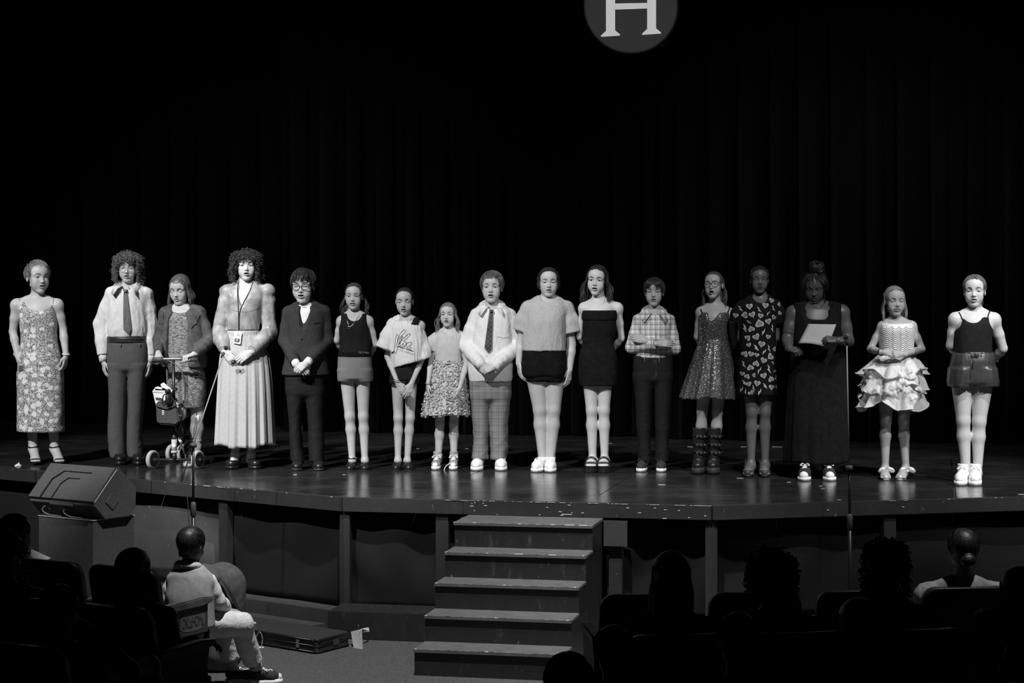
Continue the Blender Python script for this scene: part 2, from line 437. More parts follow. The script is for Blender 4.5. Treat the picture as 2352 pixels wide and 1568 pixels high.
        if len(s.legs) > 1: G0.put((slice(None),) * 3, G.F, .007)
    def footframe(s, A, toe):
        L_ = .235 * s.S; hl = np.array([A[0], A[1] + .05 * s.S, s.zf])
        if 'fdir' in s.__dict__:
            f = np.array(s.fdir, float); f /= np.linalg.norm(f); hl = np.array([A[0] - f[0] * .05 * s.S, A[1] - f[1] * .05 * s.S, s.zf]); return hl, hl[:2] + f * L_, L_, f, np.array([-f[1], f[0]])
        f = np.array([0., -1.])
        if toe is not None:
            tx = P(s.crop[0] + toe / s.crop[2], 0, hl[1] - L_)[0]; q = np.clip((tx - A[0]) / L_, -.85, .85); f = np.array([q, -math.sqrt(1 - q * q)])
        sd = np.array([-f[1], f[0]]); return hl, hl[:2] + f * L_, L_, f, sd
    def head_prims(s, G):
        f = s.fm; u = s.hs; R = s.hR; op = f['op']; jw = f['jw']; mw = f['mw']
        E = lambda c, r, k=1., sub=False: G.ell(s.h(c), np.array(r) * u, R, k * u, sub)
        C = lambda p, q, a, b, k=1.: G.cone(s.h(p), s.h(q), a * u, b * u, k * u)
        E((0, 1.2, 14.2), (7.1, 9.0, 7.8)); E((0, -3., 14.6), (6.2, 5.3, 5.7), 1.5); E((0, -2.2, 9.5), (6.0 * (.5 + .5 * jw), 6.1, 6.5), 1.5)
        for x in (-1, 1): C((3.7 * jw * x, -.6, 6.0 - .2 * op), (1.5 * jw * x, -5.4, 2.3 - .5 * op), 1.7, 1.7, 2.2)
        E((0, -5.5, 5.2), (3.4, 2.9, 3.2)); E((0, -6.3, 2. - .6 * op), (1.8, 1.6, 1.6), 1.5); E((0, -1.5, 4.2 - .4 * op), (4.0 * jw, 4.6, 2.6), 2.0)
        for x in (-1, 1):
            E((3.5 * x, -5.2, 8.2), (2.2, 1.7, 2.2), 2.2); C((1. * x, -7.1, 13.1), (4.5 * x, -5.6, 13.), .8, 1.1); E((3.2 * x, -4.2, 5.9), (2.3, 2.4, 2.5), 2.2)
        for x in (-1, 1): E((3.15 * x, -8.7, 11.3), (1.95, 1.6, 1.3), 1.0, True)
        C((0, -6.9, 12.), (0, -8.8, 8.6), .6, .75, .9); E((0, -9.15, 8.35), (.85, .85, .75), .6)
        for x in (-1, 1): E((1.0 * x, -8.2, 7.95), (.68, .85, .6), .5)
        if s.fine:
            for x in (-1, 1):
                E((.55 * x, -8.8, 7.4), (.34, .5, .28), .12, True)
                E((3.15 * x, -6.1, 11.2), (1.5,) * 3, .3)
                if f['e'] > .05: E((3.15 * x, -7.95, 11.15 - .25 * (1 - f['e'])), (1.42, 1.2, .86 * f['e']), .12, True)
                zl = 4.80 - .95 * op
                C((0, -8.62, 6.12), (1.2 * mw * x, -8.15, 6.02 - .06 * op), .44, .40, .2); C((1.2 * mw * x, -8.15, 6.02 - .06 * op), (2.35 * mw * x, -7.25, 5.5 - .3 * op), .40, .24, .2)
                C((0, -8.72, zl), (1.25 * mw * x, -8.2, zl + .12 + .12 * op), .56, .50, .2); C((1.25 * mw * x, -8.2, zl + .12 + .12 * op), (2.2 * mw * x, -7.2, 5.35 - .45 * op), .48, .26, .2)
            E((0, -8.4, 5.45 - .45 * op), (1.95 * mw, 2.6, .12 + .52 * op), .12, True)
        for x in (-1, 1):
            E((7.05 * x, 1.4, 10.4), (.75, 1.7, 2.8), .4)
            if s.fine: E((7.75 * x, .9, 10.7), (.45, .9, 1.7), .2, True)
    def hand_prims(s, G, W, fr, pose, hl):
        d, n, t = fr; n = n - d * (n @ d); n /= np.linalg.norm(n); sd = np.cross(d, n)
        if sd @ t < 0: sd = -sd
        u = hl / 18.5; X = lambda a, b, c: W + (d * a + sd * b + n * c) * u
        (c1, c2, c3), th = CURL[pose]; k = .35 * u
        G.cone(W - d * .03, X(2.5, 0, 0), 2.4 * u, 2.5 * u, .8 * u, (n, 1.35))
        for b, a, Ls in ((2.7, 8.6, (4.0, 2.4, 1.9)), (.9, 9.1, (4.5, 2.8, 2.0)), (-.9, 8.7, (4.1, 2.6, 2.0)), (-2.6, 7.9, (3.2, 1.9, 1.7))):
            K = X(a, b, 0); G.cone(X(1.5, b * .55, 0), K, 1.55 * u, 1.15 * u, .9 * u, (n, 1.25))
            ang = 0; p = K; r = 1.0 if b > -2 else .88
            for L_, cc, r2 in zip(Ls, (c1, c2, c3), (.88, .80, .68)):
                ang += math.radians(cc * (1 + .04 * (2.7 - b))); q = p + (d * math.cos(ang) - n * math.sin(ang) + sd * b * .03 * (1 - th)) * L_ * u
                G.cone(p, q, r * u, r2 * u * (1 if b > -2 else .9), k * .4); p = q; r = r2 * 1.02
        p0 = X(2.2, 1.8, -.6); p1 = X(4.6 + .4 * th, 4.3 - 1.0 * th, -1.2 - 1.1 * th); p2 = X(7.2, 5.2 - 2.4 * th, -1.6 - 1.9 * th); p3 = X(9.3, 5.3 - 3.6 * th, -1.9 - 2.2 * th)
        G.cone(p0, p1, 1.6 * u, 1.3 * u, .9 * u); G.cone(p1, p2, 1.15 * u, .95 * u, .2 * u); G.cone(p2, p3, .95 * u, .75 * u, .1 * u)
    def build_body(s, zlo=None, hb=.0095):
        pts = [s.nb, s.ntop if hasattr(s, 'ntop') else s.h((0, 1.8, 7))]
        for A, E, W, r in s.arms: pts += [A, E, W]
        for H, K, A, r, b, t in s.legs: pts += [H, K, A]
        if s.sa is not None: pts += [s.sa, s.sb]
        for r in s.trunk: pts += [(r[1] - r[3], r[2] - r[4], r[0]), (r[1] + r[3], r[2] + r[4], r[0])]
        pts = np.array(pts); lo = pts.min(0) - .12; hi = pts.max(0) + .12
        if any(l[4] for l in s.legs): lo[1] -= .15
        hb *= max(.85, s.S); G = Grid(lo, hi, hb); s.body_prims(G)
        if s.facing == 1 or s.legs: G.plane((0, 0, s.zf + .002), (0, 0, -1))
        V, Q = G.skin(2)
        # where the fine head and hands take over, the coarse skin ends
        ax = s.h((0, 1.2, 12.)) - s.nb; al = np.linalg.norm(ax); ax /= al; p0 = s.nb + ax * (.25 * np.linalg.norm(s.h((0, 1.8, 7)) - s.nb) + .004)
        def hreg(V, e):
            t = (V - p0) @ ax; r = np.linalg.norm((V - p0) - t[:, None] * ax, axis=1); return (t > -e) & (r < .22)
        drop = hreg(V, 0)
        for W, fr, pose, hl in s.hands: drop |= ((V - (W - fr[0] * .02)) @ fr[0] > 0) & (np.linalg.norm(V - W, axis=1) < .045 * s.S)
        V, Q, _ = keep(V, Q, ~drop); VV = [V]; QQ = [Q]; T = [np.ones(len(V))]; n = len(V)
        hh = .0028 * (s.hs / .0105) if s.fine else .0058
        c = s.h((0, -.5, 10)); ext = 14.5 * s.hs; lo = np.minimum(c - ext, p0 - .02); lo[:2] = c[:2] - ext; G = Grid(np.minimum(lo, [1e9, 1e9, p0[2] - .05]), c + ext, hh)
        s.body_prims(G, False); s.head_prims(G); V, Q = G.skin(1)
        V, Q, _ = keep(V, Q, hreg(V, hb * 1.3) & (V[:, 2] > G.lo[2] + 2.5 * hh))
        q = s.hinv(V); f = s.fm; tint = np.ones(len(V)); op = f['op']
        if s.fine:
            def seg(p, a, b):
                a = np.array(a); b = np.array(b); t = np.clip(((p - a) @ (b - a)) / ((b - a) @ (b - a)), 0, 1); return np.linalg.norm(p - (a + t[:, None] * (b - a)), axis=1)
            mw = f['mw']; zl = 4.80 - .95 * op; lp = np.full(len(q), 9.)
            for x in (-1, 1):
                for a_, b_, r_ in (((0, -8.62, 6.12), (1.2 * mw * x, -8.15, 6.02 - .06 * op), .44), ((1.2 * mw * x, -8.15, 6.02 - .06 * op), (2.35 * mw * x, -7.25, 5.5 - .3 * op), .34), ((0, -8.72, zl), (1.25 * mw * x, -8.2, zl + .12 + .12 * op), .54), ((1.25 * mw * x, -8.2, zl + .12 + .12 * op), (2.2 * mw * x, -7.2, 5.35 - .45 * op), .38)): lp = np.minimum(lp, seg(q, a_, b_) - r_)
            tint = np.where(lp < .02, f.get('lip', .70), tint)
            kk = np.sqrt((q[:, 0] / (1.95 * f['mw'])) ** 2 + ((q[:, 1] + 8.4) / 2.6) ** 2 + ((q[:, 2] - 5.45 + .45 * op) / (.12 + .52 * op)) ** 2)
            tint = np.where((kk < 1.10) & (q[:, 1] > -8.05), .10, tint)
            for x in (-1, 1):
                e = np.sqrt(((q[:, 0] - 3.15 * x) / 1.8) ** 2 + ((q[:, 2] - 11.3) / 1.3) ** 2)
                tint = np.where((e < 1) & (q[:, 1] < -5), tint * .85, tint)
        VV.append(V); QQ.append(Q + n); T.append(tint); n += len(V)
        for W, fr, pose, hl in s.hands:
            c = W + fr[0] * hl * .45; e = hl * .75; G = Grid(c - e, c + e, (.0030 if s.fine else .0055) * max(.85, hl / .165))
            s.body_prims(G); s.hand_prims(G, W, fr, pose, hl)
            # body_prims also brings the trunk: keep only what is beyond the wrist
            V, Q = G.skin(1); m = ((V - (W - fr[0] * .02)) @ fr[0] > -hb * 1.3)
            if s.trunk:
                pass
            G2 = Grid(c - e, c + e, G.h)
            for A, E, W2, r in s.arms:
                t = r[1] * s.g; m2 = E * .68 + W2 * .32
                if np.linalg.norm(W2 - W) < 1e-6: G2.cone(m2, W2, .033 * s.S * t, .0225 * s.S * (.5 + .5 * t), .012)
            s.hand_prims(G2, W, fr, pose, hl); V, Q = G2.skin(1)
            V, Q, _ = keep(V, Q, (V - (W - fr[0] * .02)) @ fr[0] > -hb * 1.3)
            VV.append(V); QQ.append(Q + n); T.append(np.ones(len(V))); n += len(V)
        s.body = mkmesh('body', np.concatenate(VV), np.concatenate(QQ), MAT[s.skinm], s.root, tint=np.concatenate(T))
        if s.fine: s.face_bits()
        return s
    def face_bits(s):
        f = s.fm; BV = s.bvh(s.body)
        for x in (-1, 1):
            c = np.array((3.15 * x, -6.1, 11.2)); g = np.array(f['gaze'], float); g /= np.linalg.norm(g)
            a = np.cross(g, (1, 0, 0)); a /= np.linalg.norm(a); b = np.cross(g, a); V = []; k = 14; ring = [0, 13, 28, 32, 55, 90, 140]
            for t in ring:
                for i in range(k):
                    p = 2 * math.pi * i / k; V.append(c + 1.34 * (g * math.cos(math.radians(t)) + (a * math.cos(p) + b * math.sin(p)) * math.sin(math.radians(t))))
            Fs = []; mi = []
            for j in range(len(ring) - 1):
                for i in range(k): Fs.append((j*k+i, j*k+(i+1) % k, (j+1)*k+(i+1) % k, (j+1)*k+i)); mi.append(1 if j == 0 else 2 if j < 3 else 0)
            if f['e'] > .05: mkmesh('eye', s.hv(V), Fs, [MAT['eye_white'], MAT['eye_pupil'], MAT['eye_iris']], s.root, mids=mi)
            br = s.hv(crom([(1.25 * x, -12, 13.25), (2.5 * x, -12, 13.75), (3.8 * x, -12, 13.8), (5.1 * x, -12, 13.15)], 10)); fw = s.hR @ np.array((0., 1., 0.)); bb = []
            for q in br:
                r = BV.ray_cast(Vector(q), Vector(fw)); bb.append(np.array(r[0]) - fw * .05 * s.hs if r[0] is not None else q + fw * 4 * s.hs)
            V, Fs = tubes([np.array(bb)], [np.array([.2, .28, .33, .33, .3, .28, .25, .2, .16, .1]) * s.hs * f.get('bw', 1.)], 6); mkmesh('eyebrow', V, Fs, MAT[f['brow']], s.root)
            e = f['e']; xs = np.linspace(-1.35, 1.35, 9); zl = 11.15 - .25 * (1 - e) + .86 * e * np.sqrt(np.maximum(0, 1 - (xs / 1.45) ** 2)) if e > .05 else 10.7 - .4 * (1 - (xs / 1.35) ** 2)
            yl = -6.1 - np.sqrt(np.maximum(.05, 1.53 ** 2 - xs ** 2 - (zl - 11.2) ** 2))
            V, Fs = tubes([s.hv(np.stack([3.15 * x + xs, yl, zl], 1))], [np.full(9, .15 * s.hs)], 5); mkmesh('eyelash', V, Fs, MAT['lash'], s.root)
        if f['teeth']:
            xs = np.linspace(-1.3, 1.3, 9) * f['mw']; V = []
            for z in (5.95 - .1 * f['op'], 5.35 - .2 * f['op']):
                for xx in xs: V.append((xx, -7.75 + .25 * xx * xx, z))
            for z in (5.95, 5.35):
                for xx in xs: V.append((xx, -7.35 + .25 * xx * xx, z))
            n = 9; Fs = [(i, i + 1, n + i + 1, n + i) for i in range(8)] + [(2*n+i, 2*n+i+1, i+1, i) for i in range(8)] + [(n+i, n+i+1, 3*n+i+1, 3*n+i) for i in range(8)]
            mkmesh('teeth', s.hv(V), Fs, MAT['teeth'], s.root)
    # --- cloth
    def cloth(s, name, mat, torso=None, sleeves=(), cuts=(), planes=(), extra=(), h=.008, fold=.003, k=.02, n=2.4, sx=16., sz=8., off=0., parent=None, shoulders=0., smooth=1):
        rows = s.rows(torso, off) if torso else []
        pts = [(r[1] + a * r[3], r[2] + a * r[4], r[0]) for r in rows for a in (-1, 1)]
        for ps, rs in sleeves:
            for p, r in zip(ps, rs): pts += [np.asarray(p) - r, np.asarray(p) + r]
        for kind, *a in extra:
            if kind == 'loft':
                for r in a[0]: pts += [(r[1] - r[3], r[2] - r[4], r[0]), (r[1] + r[3], r[2] + r[4], r[0])]
            else:
                for p in a[:2] if kind == 'cone' else a[:1]: pts += [np.asarray(p) - .07, np.asarray(p) + .07]
        if shoulders: pts += [s.sa - .08, s.sb + .08]
        pts = np.array(pts, float); G = Grid(pts.min(0) - .05, pts.max(0) + .05, h)
        if rows: G.loft(rows, k, n)
        if shoulders:
            q = shoulders
            for A in (s.sa, s.sb):
                m = s.nb * .55 + A * .45; m[2] = max(m[2], A[2] + .012 * s.S)
                G.cone(s.nb + np.array([0, .012, -.02]), m, .040 * s.S + q, .036 * s.S + q, .04); G.cone(m, A, .036 * s.S + q, .046 * s.S * s.g + q, .03)
            sh = (s.sa + s.sb) / 2; G.ell(sh + np.array([0, 0, -.05 * s.S]), np.array([abs(s.sb[0] - s.sa[0]) * .40 + q, .085 * s.S + q, .085 * s.S + q]), k=.04)
        for kind, *a in extra:
            if kind == 'cone': G.cone(*a)
            elif kind == 'ell': G.ell(*a)
            else: G.loft(*a)
        for ps, rs in sleeves:
            for i in range(len(ps) - 1):
                G2k = k * .8; p, q = np.asarray(ps[i], float), np.asarray(ps[i + 1], float)
                if i == len(ps) - 2:     # flat cuff: shorten by cutting the round end off
                    d = (q - p) / np.linalg.norm(q - p); B = Grid(np.minimum(p, q) - rs[i] - .05, np.maximum(p, q) + rs[i + 1] + .05, h)
                    B.lo = G.lo + np.round((B.lo - G.lo) / h) * h; B.ax = [B.lo[j] + h * np.arange(B.n[j]) for j in range(3)]
                    B.cone(p, q + d * rs[i + 1], rs[i], rs[i + 1], 0); B.plane(q, d)
                    o = np.round((B.lo - G.lo) / h).astype(int); a0 = np.maximum(o, 0); a1 = np.minimum(o + B.n, G.n)
                    sg = tuple(slice(int(x), int(y)) for x, y in zip(a0, a1)); sb_ = tuple(slice(int(x - z), int(y - z)) for x, y, z in zip(a0, a1, o))
                    G.put(sg, B.F[sb_], G2k)
                else: G.cone(p, q, rs[i], rs[i + 1], G2k)
        for kind, *a in cuts:
            if kind == 'ell': G.ell(*a, sub=True)
            elif kind == 'cone': G.cone(*a, sub=True)
        for p, nn in planes: G.plane(p, nn)
        V, Q = G.skin(smooth)
        if fold: V = V + vnorm(V, Q) * folds(V - s.hC, fold, s.seed + len(name), sx, sz)[:, None]
        return mkmesh(name, V, Q, MAT[mat], parent or s.root)
    def skirt(s, name, mat, rows, pleats=14, amp=(.0, .03), nseg=120, nr=40, seed=1, hem=.0, parent=None, inner=.004, sharp=1., sway=.0):
        A = np.array(sorted(s.rows(rows), key=lambda r: -r[0])); r = np.random.default_rng(seed)
        zz = np.linspace(A[0, 0], A[-1, 0], nr); f = [cr1(-zz, -A[:, 0], A[:, i]) for i in range(1, 5)]
        th = np.linspace(0, 2 * math.pi, nseg, endpoint=False); ph = th + .5 * np.interp(th, np.linspace(0, 2 * math.pi, 9), np.append(*[(q, q[:1]) for q in [r.normal(size=8)]][0])) / pleats * 2
        w = np.sin(pleats * ph); w = np.sign(w) * np.abs(w) ** sharp + .35 * np.sin(2.3 * pleats * ph + 1)
        t = np.linspace(0, 1, nr)[:, None]; a = amp[0] + (amp[1] - amp[0]) * t
        V = np.zeros((nr, nseg, 3)); mod = 1 + a * w[None]
        wob = hem * (np.sin(3 * th + seed) + .6 * np.sin(7 * th + 2 * seed))[None] * t ** 3
        V[..., 0] = f[0][:, None] + f[2][:, None] * mod * np.cos(th); V[..., 1] = f[1][:, None] + f[3][:, None] * mod * np.sin(th); V[..., 2] = zz[:, None] + wob
        I = V.copy(); c = np.stack([f[0], f[1], zz], 1)[:, None, :]; dv = V - c; dv[..., 2] = 0; I -= dv / (np.linalg.norm(dv, axis=2)[..., None] + 1e-9) * inner
        VV = np.concatenate([V.reshape(-1, 3), I.reshape(-1, 3)]); i = np.arange(nr - 1)[:, None] * nseg; j = np.arange(nseg)[None]; j2 = (j + 1) % nseg; n = nr * nseg
        o = np.stack([i + j, i + nseg + j, i + nseg + j2, i + j2], -1).reshape(-1, 4); q = o[:, ::-1] + n
        b = (nr - 1) * nseg; hm = np.stack([b + j[0], n + b + j[0], n + b + j2[0], b + j2[0]], 1); tp = np.stack([j[0], j2[0], n + j2[0], n + j[0]], 1)
        return mkmesh(name, VV, np.concatenate([o, q, hm, tp]), MAT[mat], parent or s.root)
    def pants(s, name, mat, pelvis, la, lb, h=.008, fold=.005, sx=9., sz=22., n=2.1, planes=(), tap=.07):
        R = [s.rows(x) for x in (pelvis, la, lb)]; q = min(R[0]); R[0].append((q[0] - tap, q[1], q[2], q[3] * (.62 if tap > .03 else .9), q[4] * (.42 if tap > .03 else .8))); pts = np.array([(r[1] + a * r[3], r[2] + a * r[4], r[0]) for q in R for r in q for a in (-1, 1)])
        G = Grid(pts.min(0) - .04, pts.max(0) + .04, h); G.loft(R[1], .01, n); G.loft(R[2], .006, n); G.loft(R[0], .02, 2.4)
        for p, nn in planes: G.plane(p, nn)
        V, Q = G.skin(1); zt = max(r[0] for r in R[0]); zb = min(r[0] for r in R[1])
        a = folds(V - s.hC, fold, s.seed + 3, sx, sz) * (.35 + .9 * np.clip((zt - V[:, 2]) / (zt - zb), 0, 1) ** 2)
        return mkmesh(name, V + vnorm(V, Q) * a[:, None], Q, MAT[mat], s.root)
    def bvh(s, o):
        if isinstance(o, list): return [s.bvh(x) for x in o]
        if o.name not in BVC: BVC[o.name] = s.bvh0(o)
        return BVC[o.name]
    def bvh0(s, o):
        b = Vector(wloc(o)); me = o.data
        return BVHTree.FromPolygons([v.co + b for v in me.vertices], [p.vertices[:] for p in me.polygons])
    def front(s, bv, x, z, off=.002, dirn=(0, 1, 0)):
        if isinstance(bv, list):
            q = [f for f in (s.front(b, x, z, off) for b in bv) if f is not None]
            return min(q, key=lambda f: f[1]) if q else None
        y0 = s.D0 - 2.; r = bv.ray_cast(Vector((x, y0, z)), Vector(dirn))
        return None if r[0] is None else np.array(r[0]) - np.array((0, off, 0))
    def stick(s, name, mat, obj, paths, r, parent=None, off=0., k=5):
        if name == 'strap': off = .004; paths = [[tuple(q[:2]) for q in crom([(x, y, 0) for x, y in p], 12)] for p in paths]
        """thin cords lying on the front of a garment; paths in crop pixels"""
        bv = s.bvh(obj); PT = []
        for p in paths:
            q = []
            for x, y in p:
                w = s.c(x, y); f = s.front(bv, w[0], w[2], off)
                q.append(f if f is not None else (q[-1] if q else np.array((w[0], s.D0 - .1, w[2]))))
            PT.append(np.array(q))
        V, Fs = tubes(PT, [r] * len(PT), k); return mkmesh(name, V, Fs, MAT[mat], parent or (obj[0] if isinstance(obj, list) else obj))
    def patch(s, name, mat, obj, polys, off=.003, parent=None, th=.0015, sub=0):
        """flat cloth pieces laid on the front of a garment; polys in crop pixels"""
        bv = s.bvh(obj); bm = bmesh.new()
        for poly in polys:
            vs = []
            if any(s.front(bv, *s.c(x, y)[[0, 2]]) is None for x, y in poly): continue
            for x, y in poly:
                w = s.c(x, y); f = s.front(bv, w[0], w[2], off); vs.append(bm.verts.new(f if f is not None else (w[0], s.D0 - .12, w[2])))
            try: bm.faces.new(vs)
            except ValueError: pass
        bmesh.ops.triangulate(bm, faces=bm.faces)
        if sub:
            bmesh.ops.subdivide_edges(bm, edges=bm.edges, cuts=sub * 2, use_grid_fill=True)
            for v in bm.verts:
                f = s.front(bv, v.co.x, v.co.z, off)
                if f is not None: v.co = f
        if th:
            bmesh.ops.recalc_face_normals(bm, faces=bm.faces)
        if parent is None and isinstance(obj, list): parent = obj[0]
        me = bpy.data.meshes.new(name); b = Vector(wloc(parent or obj)); bm.transform(Matrix.Translation(-b)); bm.to_mesh(me); bm.free()
        me.materials.append(MAT[mat]); o = bpy.data.objects.new(name, me); COL.objects.link(o); o.parent = parent or obj; return o
    def text(s, name, mat, obj, body, cx, cy, size, ang=0., shear=0., off=.003, parent=None, sx=1.):
        """printed lettering laid on a garment; size in crop pixels (cap height)"""
        cu = bpy.data.curves.new('t', 'FONT'); cu.body = body; cu.size = 1.; cu.align_x = 'CENTER'; cu.shear = shear; cu.resolution_u = 3
        to = bpy.data.objects.new('t', cu); me = bpy.data.meshes.new_from_object(to); bpy.data.objects.remove(to); bv = s.bvh(obj); b = np.array(wloc(parent or obj))
        ca, sa = math.cos(ang), math.sin(ang)
        for v in me.vertices:
            x, y = v.co.x * size / .7 * sx, (v.co.y - .35) * size / .7; w = s.c(cx + x * ca + y * sa, cy + x * sa - y * ca); f = s.front(bv, w[0], w[2], off)
            v.co = Vector((f if f is not None else np.array((w[0], s.D0 - .12, w[2]))) - b)
        me.name = name; me.materials.clear(); me.materials.append(MAT[mat]); o = bpy.data.objects.new(name, me); COL.objects.link(o); o.parent = parent or obj; return o
    # --- shoes
    def shoe(s, kind, leg, mat, sole='shoe_sole', lace='lace_white', toe=None, wide=1., lift=None, high=None):
        A = s.legs[leg][2]; hl, T, L_, f, sd = s.footframe(A, toe); S = s.S; hs = lift if lift is not None else {'sneaker': .028, 'hightop': .026, 'oxford': .02, 'jazz': .008, 'boot': .055, 'mary': .03, 'sandal': .035, 'slide': .045, 'flat': .008, 'clog': .035, 'strap': .02}[kind]
        z0 = s.zf; W = .042 * S * wide
        pt = lambda a, b, z: np.array([*(hl[:2] + f * a * L_ + sd * b), z0 + z])
        ts = np.linspace(0, 1, 31); hw = W * cr1(ts, [0, .05, .15, .4, .68, .85, .95, 1], [.3, .6, .76, .74, 1.0, .86, .5, .2])
        out = [(t, w) for t, w in zip(ts, hw)] + [(t, -w) for t, w in zip(ts[::-1], hw[::-1])]
        root = None
        up_h = {'jazz': .0}.get(kind, 0)
        if kind in ('sandal', 'slide'):
            m = MB()
            heel = .0
            if kind == 'sandal':
                m.prism(out, lambda u, v, w: pt(u, v, .008 + (.06 - .052 * min(1, u / .6)) * 1 + w * .008 if True else 0)); m.prism([(q[0] * .22, q[1] * .7) for q in out], lambda u, v, w: pt(u, v, w * .06))
                zt = .02
            else: m.prism(out, lambda u, v, w: pt(u, v * 1.08, w * hs)); zt = hs
            root = m.out('shoe', MAT[sole], s.root, bev=.004)
            B = s.bvh(s.body); ps = []
            for a in ((.84, .30) if kind == 'sandal' else (.80, .58, .22)):
                q = []
                hgt = .09 if a < .35 else .05
                if a < .35:
                    zc = A[2] + .02 if kind == 'sandal' else A[2] + .0
                    q = [np.array([A[0] + .041 * S * math.cos(t), A[1] + .045 * S * math.sin(t), zc + (.008 * math.sin(t))]) for t in np.linspace(0, 2 * math.pi, 20)]
                else:
                    for t in np.linspace(-1, 1, 13):
                        b = t * W * 1.02; r = B.ray_cast(Vector(pt(a, b, .2)), Vector((0, 0, -1))); z = (r[0].z - z0 + .003) if r[0] is not None else zt
                        if abs(t) > .93: z = zt
                        q.append(pt(a, b, max(z, zt)))
                ps.append(np.array(q))
            V, Fs = tubes(ps, [.006 if kind == 'sandal' else .011] * len(ps), 6); mkmesh('strap', V, Fs, MAT[mat], root); return root
        G = Grid(np.minimum(pt(0, 0, 0), pt(1, 0, 0)) - .1, np.maximum(pt(0, 0, 0), pt(1, 0, 0)) + (.1, .1, .5), .0055)
        rr = W * .95
        G.cone(pt(.17, 0, hs + .035), pt(.45, 0, hs + .035), rr * .86, rr * .86, .01); G.cone(pt(.42, 0, hs + .03), pt(.68, 0, hs + .018), rr * .86, rr * 1.0, .02)
        G.cone(pt(.66, 0, hs + .014), pt(.86, 0, hs + .012), rr * 1.0, rr * .72, .02)
        top = {'sneaker': .062, 'oxford': .055, 'hightop': .115, 'boot': .30, 'mary': .04, 'jazz': .055, 'flat': .032, 'clog': .05, 'strap': .03}[kind] + hs
        if high: top = high
        if kind in ('hightop', 'boot'): G.cone(pt(.2, 0, hs + .04), pt(.2, 0, top + .05) + (A[0] - hl[0], 0, 0), rr * .92, .052 * S * (1.15 if kind == 'boot' else .95), .03)
        else: G.cone(pt(.18, 0, hs + .04), pt(.22, 0, top + .03), rr * .86, rr * .80, .02)
        G.plane((0, 0, z0 + hs), (0, 0, -1)); G.plane((0, 0, z0 + top), (0, 0, 1))
        if kind in ('mary', 'flat', 'strap', 'clog'):       # open instep
            G.ell(pt(.47 if kind != 'clog' else .3, 0, hs + .07), np.array([.045, .075, .058]) * S, k=.004, sub=True)
        V, Q = G.skin(1); root = mkmesh('shoe', V, Q, MAT[mat], s.root); bv = s.bvh(root)
        m = MB(); e = 1.06 if kind in ('sneaker', 'hightop', 'boot', 'clog') else 1.0
        m.prism([(u * (1.0 + .02 * (e - 1)), v * e) for u, v in out], lambda u, v, w: pt(u, v, w * (hs + (.006 if kind in ('sneaker', 'hightop') else .001)))); m.out('sole', MAT[sole], root, 'side', bev=.004)
        def over(a, b): 
            r = bv.ray_cast(Vector(pt(a, b, .4)), Vector((0, 0, -1))); return None if r[0] is None else np.array(r[0]) + (0, 0, .002)
        if kind in ('sneaker', 'hightop') or (kind == 'boot' and lace):
            if kind != 'boot':
                ps = []
                for i, a in enumerate(np.linspace(.44, .66, 5)):
                    q = [over(a + (.02 if j % 2 else -.02) * 0 + .025 * t * (1 if i % 2 else -1), t * .017) for j, t in enumerate(np.linspace(-1, 1, 7))]; q = [x for x in q if x is not None]
                    if len(q) > 2: ps.append(np.array(q))
                c0 = over(.42, 0)
                if c0 is not None:
                    for d in (-1, 1): ps.append(crom([c0, c0 + np.array([*(sd * d * .02 + f * .005), .012]), c0 + np.array([*(sd * d * .035 + f * .02), -.004]), c0 + np.array([*(sd * d * .018 + f * .012), .0])], 10))
                if ps: V, Fs = tubes(ps, [.0032] * len(ps), 5); mkmesh('lace', V, Fs, MAT[lace], root)
        if kind == 'hightop' and mat != lace:
            G = Grid(pt(.85, 0, hs) - .08, pt(.85, 0, hs) + .08, .005); G.cone(pt(.74, 0, hs + .013), pt(.86, 0, hs + .012), rr * 1.0, rr * .76, .0); G.plane((0, 0, z0 + hs * .6), (0, 0, -1))
            G.plane(pt(.84, 0, 0), np.array([*(-f), 0.])); V, Q = G.skin(1); mkmesh('toe_cap', V, Q, MAT[sole], root)
        if kind in ('mary', 'strap'):
            ps = []
            for a, zz in (((.30, .0),) if kind == 'mary' else ((.36, .012), (.16, .05))):
                q = [pt(a, t * W * .80, hs + .040 + zz + .022 * (1 - t * t)) for t in np.linspace(-1, 1, 9)]; q = [pt(a, -W * .78, hs + .012)] + q + [pt(a, W * .78, hs + .012)]; ps.append(np.array(q))
            V, Fs = tubes(ps, [.006] * len(ps), 6); mkmesh('strap', V, Fs, MAT[mat], root)
        if kind == 'boot':
            ps = []
            for z in (.11, .17, .235):
                q = [np.array([A[0] + .062 * S * math.cos(t), hl[1] - .2 * L_ + .062 * S * math.sin(t) - .006, z0 + hs + z + .006 * math.sin(2 * t)]) for t in np.linspace(0, 2 * math.pi, 24)]; ps.append(np.array(q))
            V, Fs = tubes(ps, [.007] * 3, 6); mkmesh('strap', V, Fs, MAT[mat], root); m = MB()
            for z in (.11, .17, .235):
                for x in (-.03, .0, .03): m.box((A[0] + x * S, hl[1] - .2 * L_ - .066 * S - .008 + .006 * (x != 0), z0 + hs + z), (.014, .006, .016))
            m.out('buckle', MAT['steel'], root)
        return root
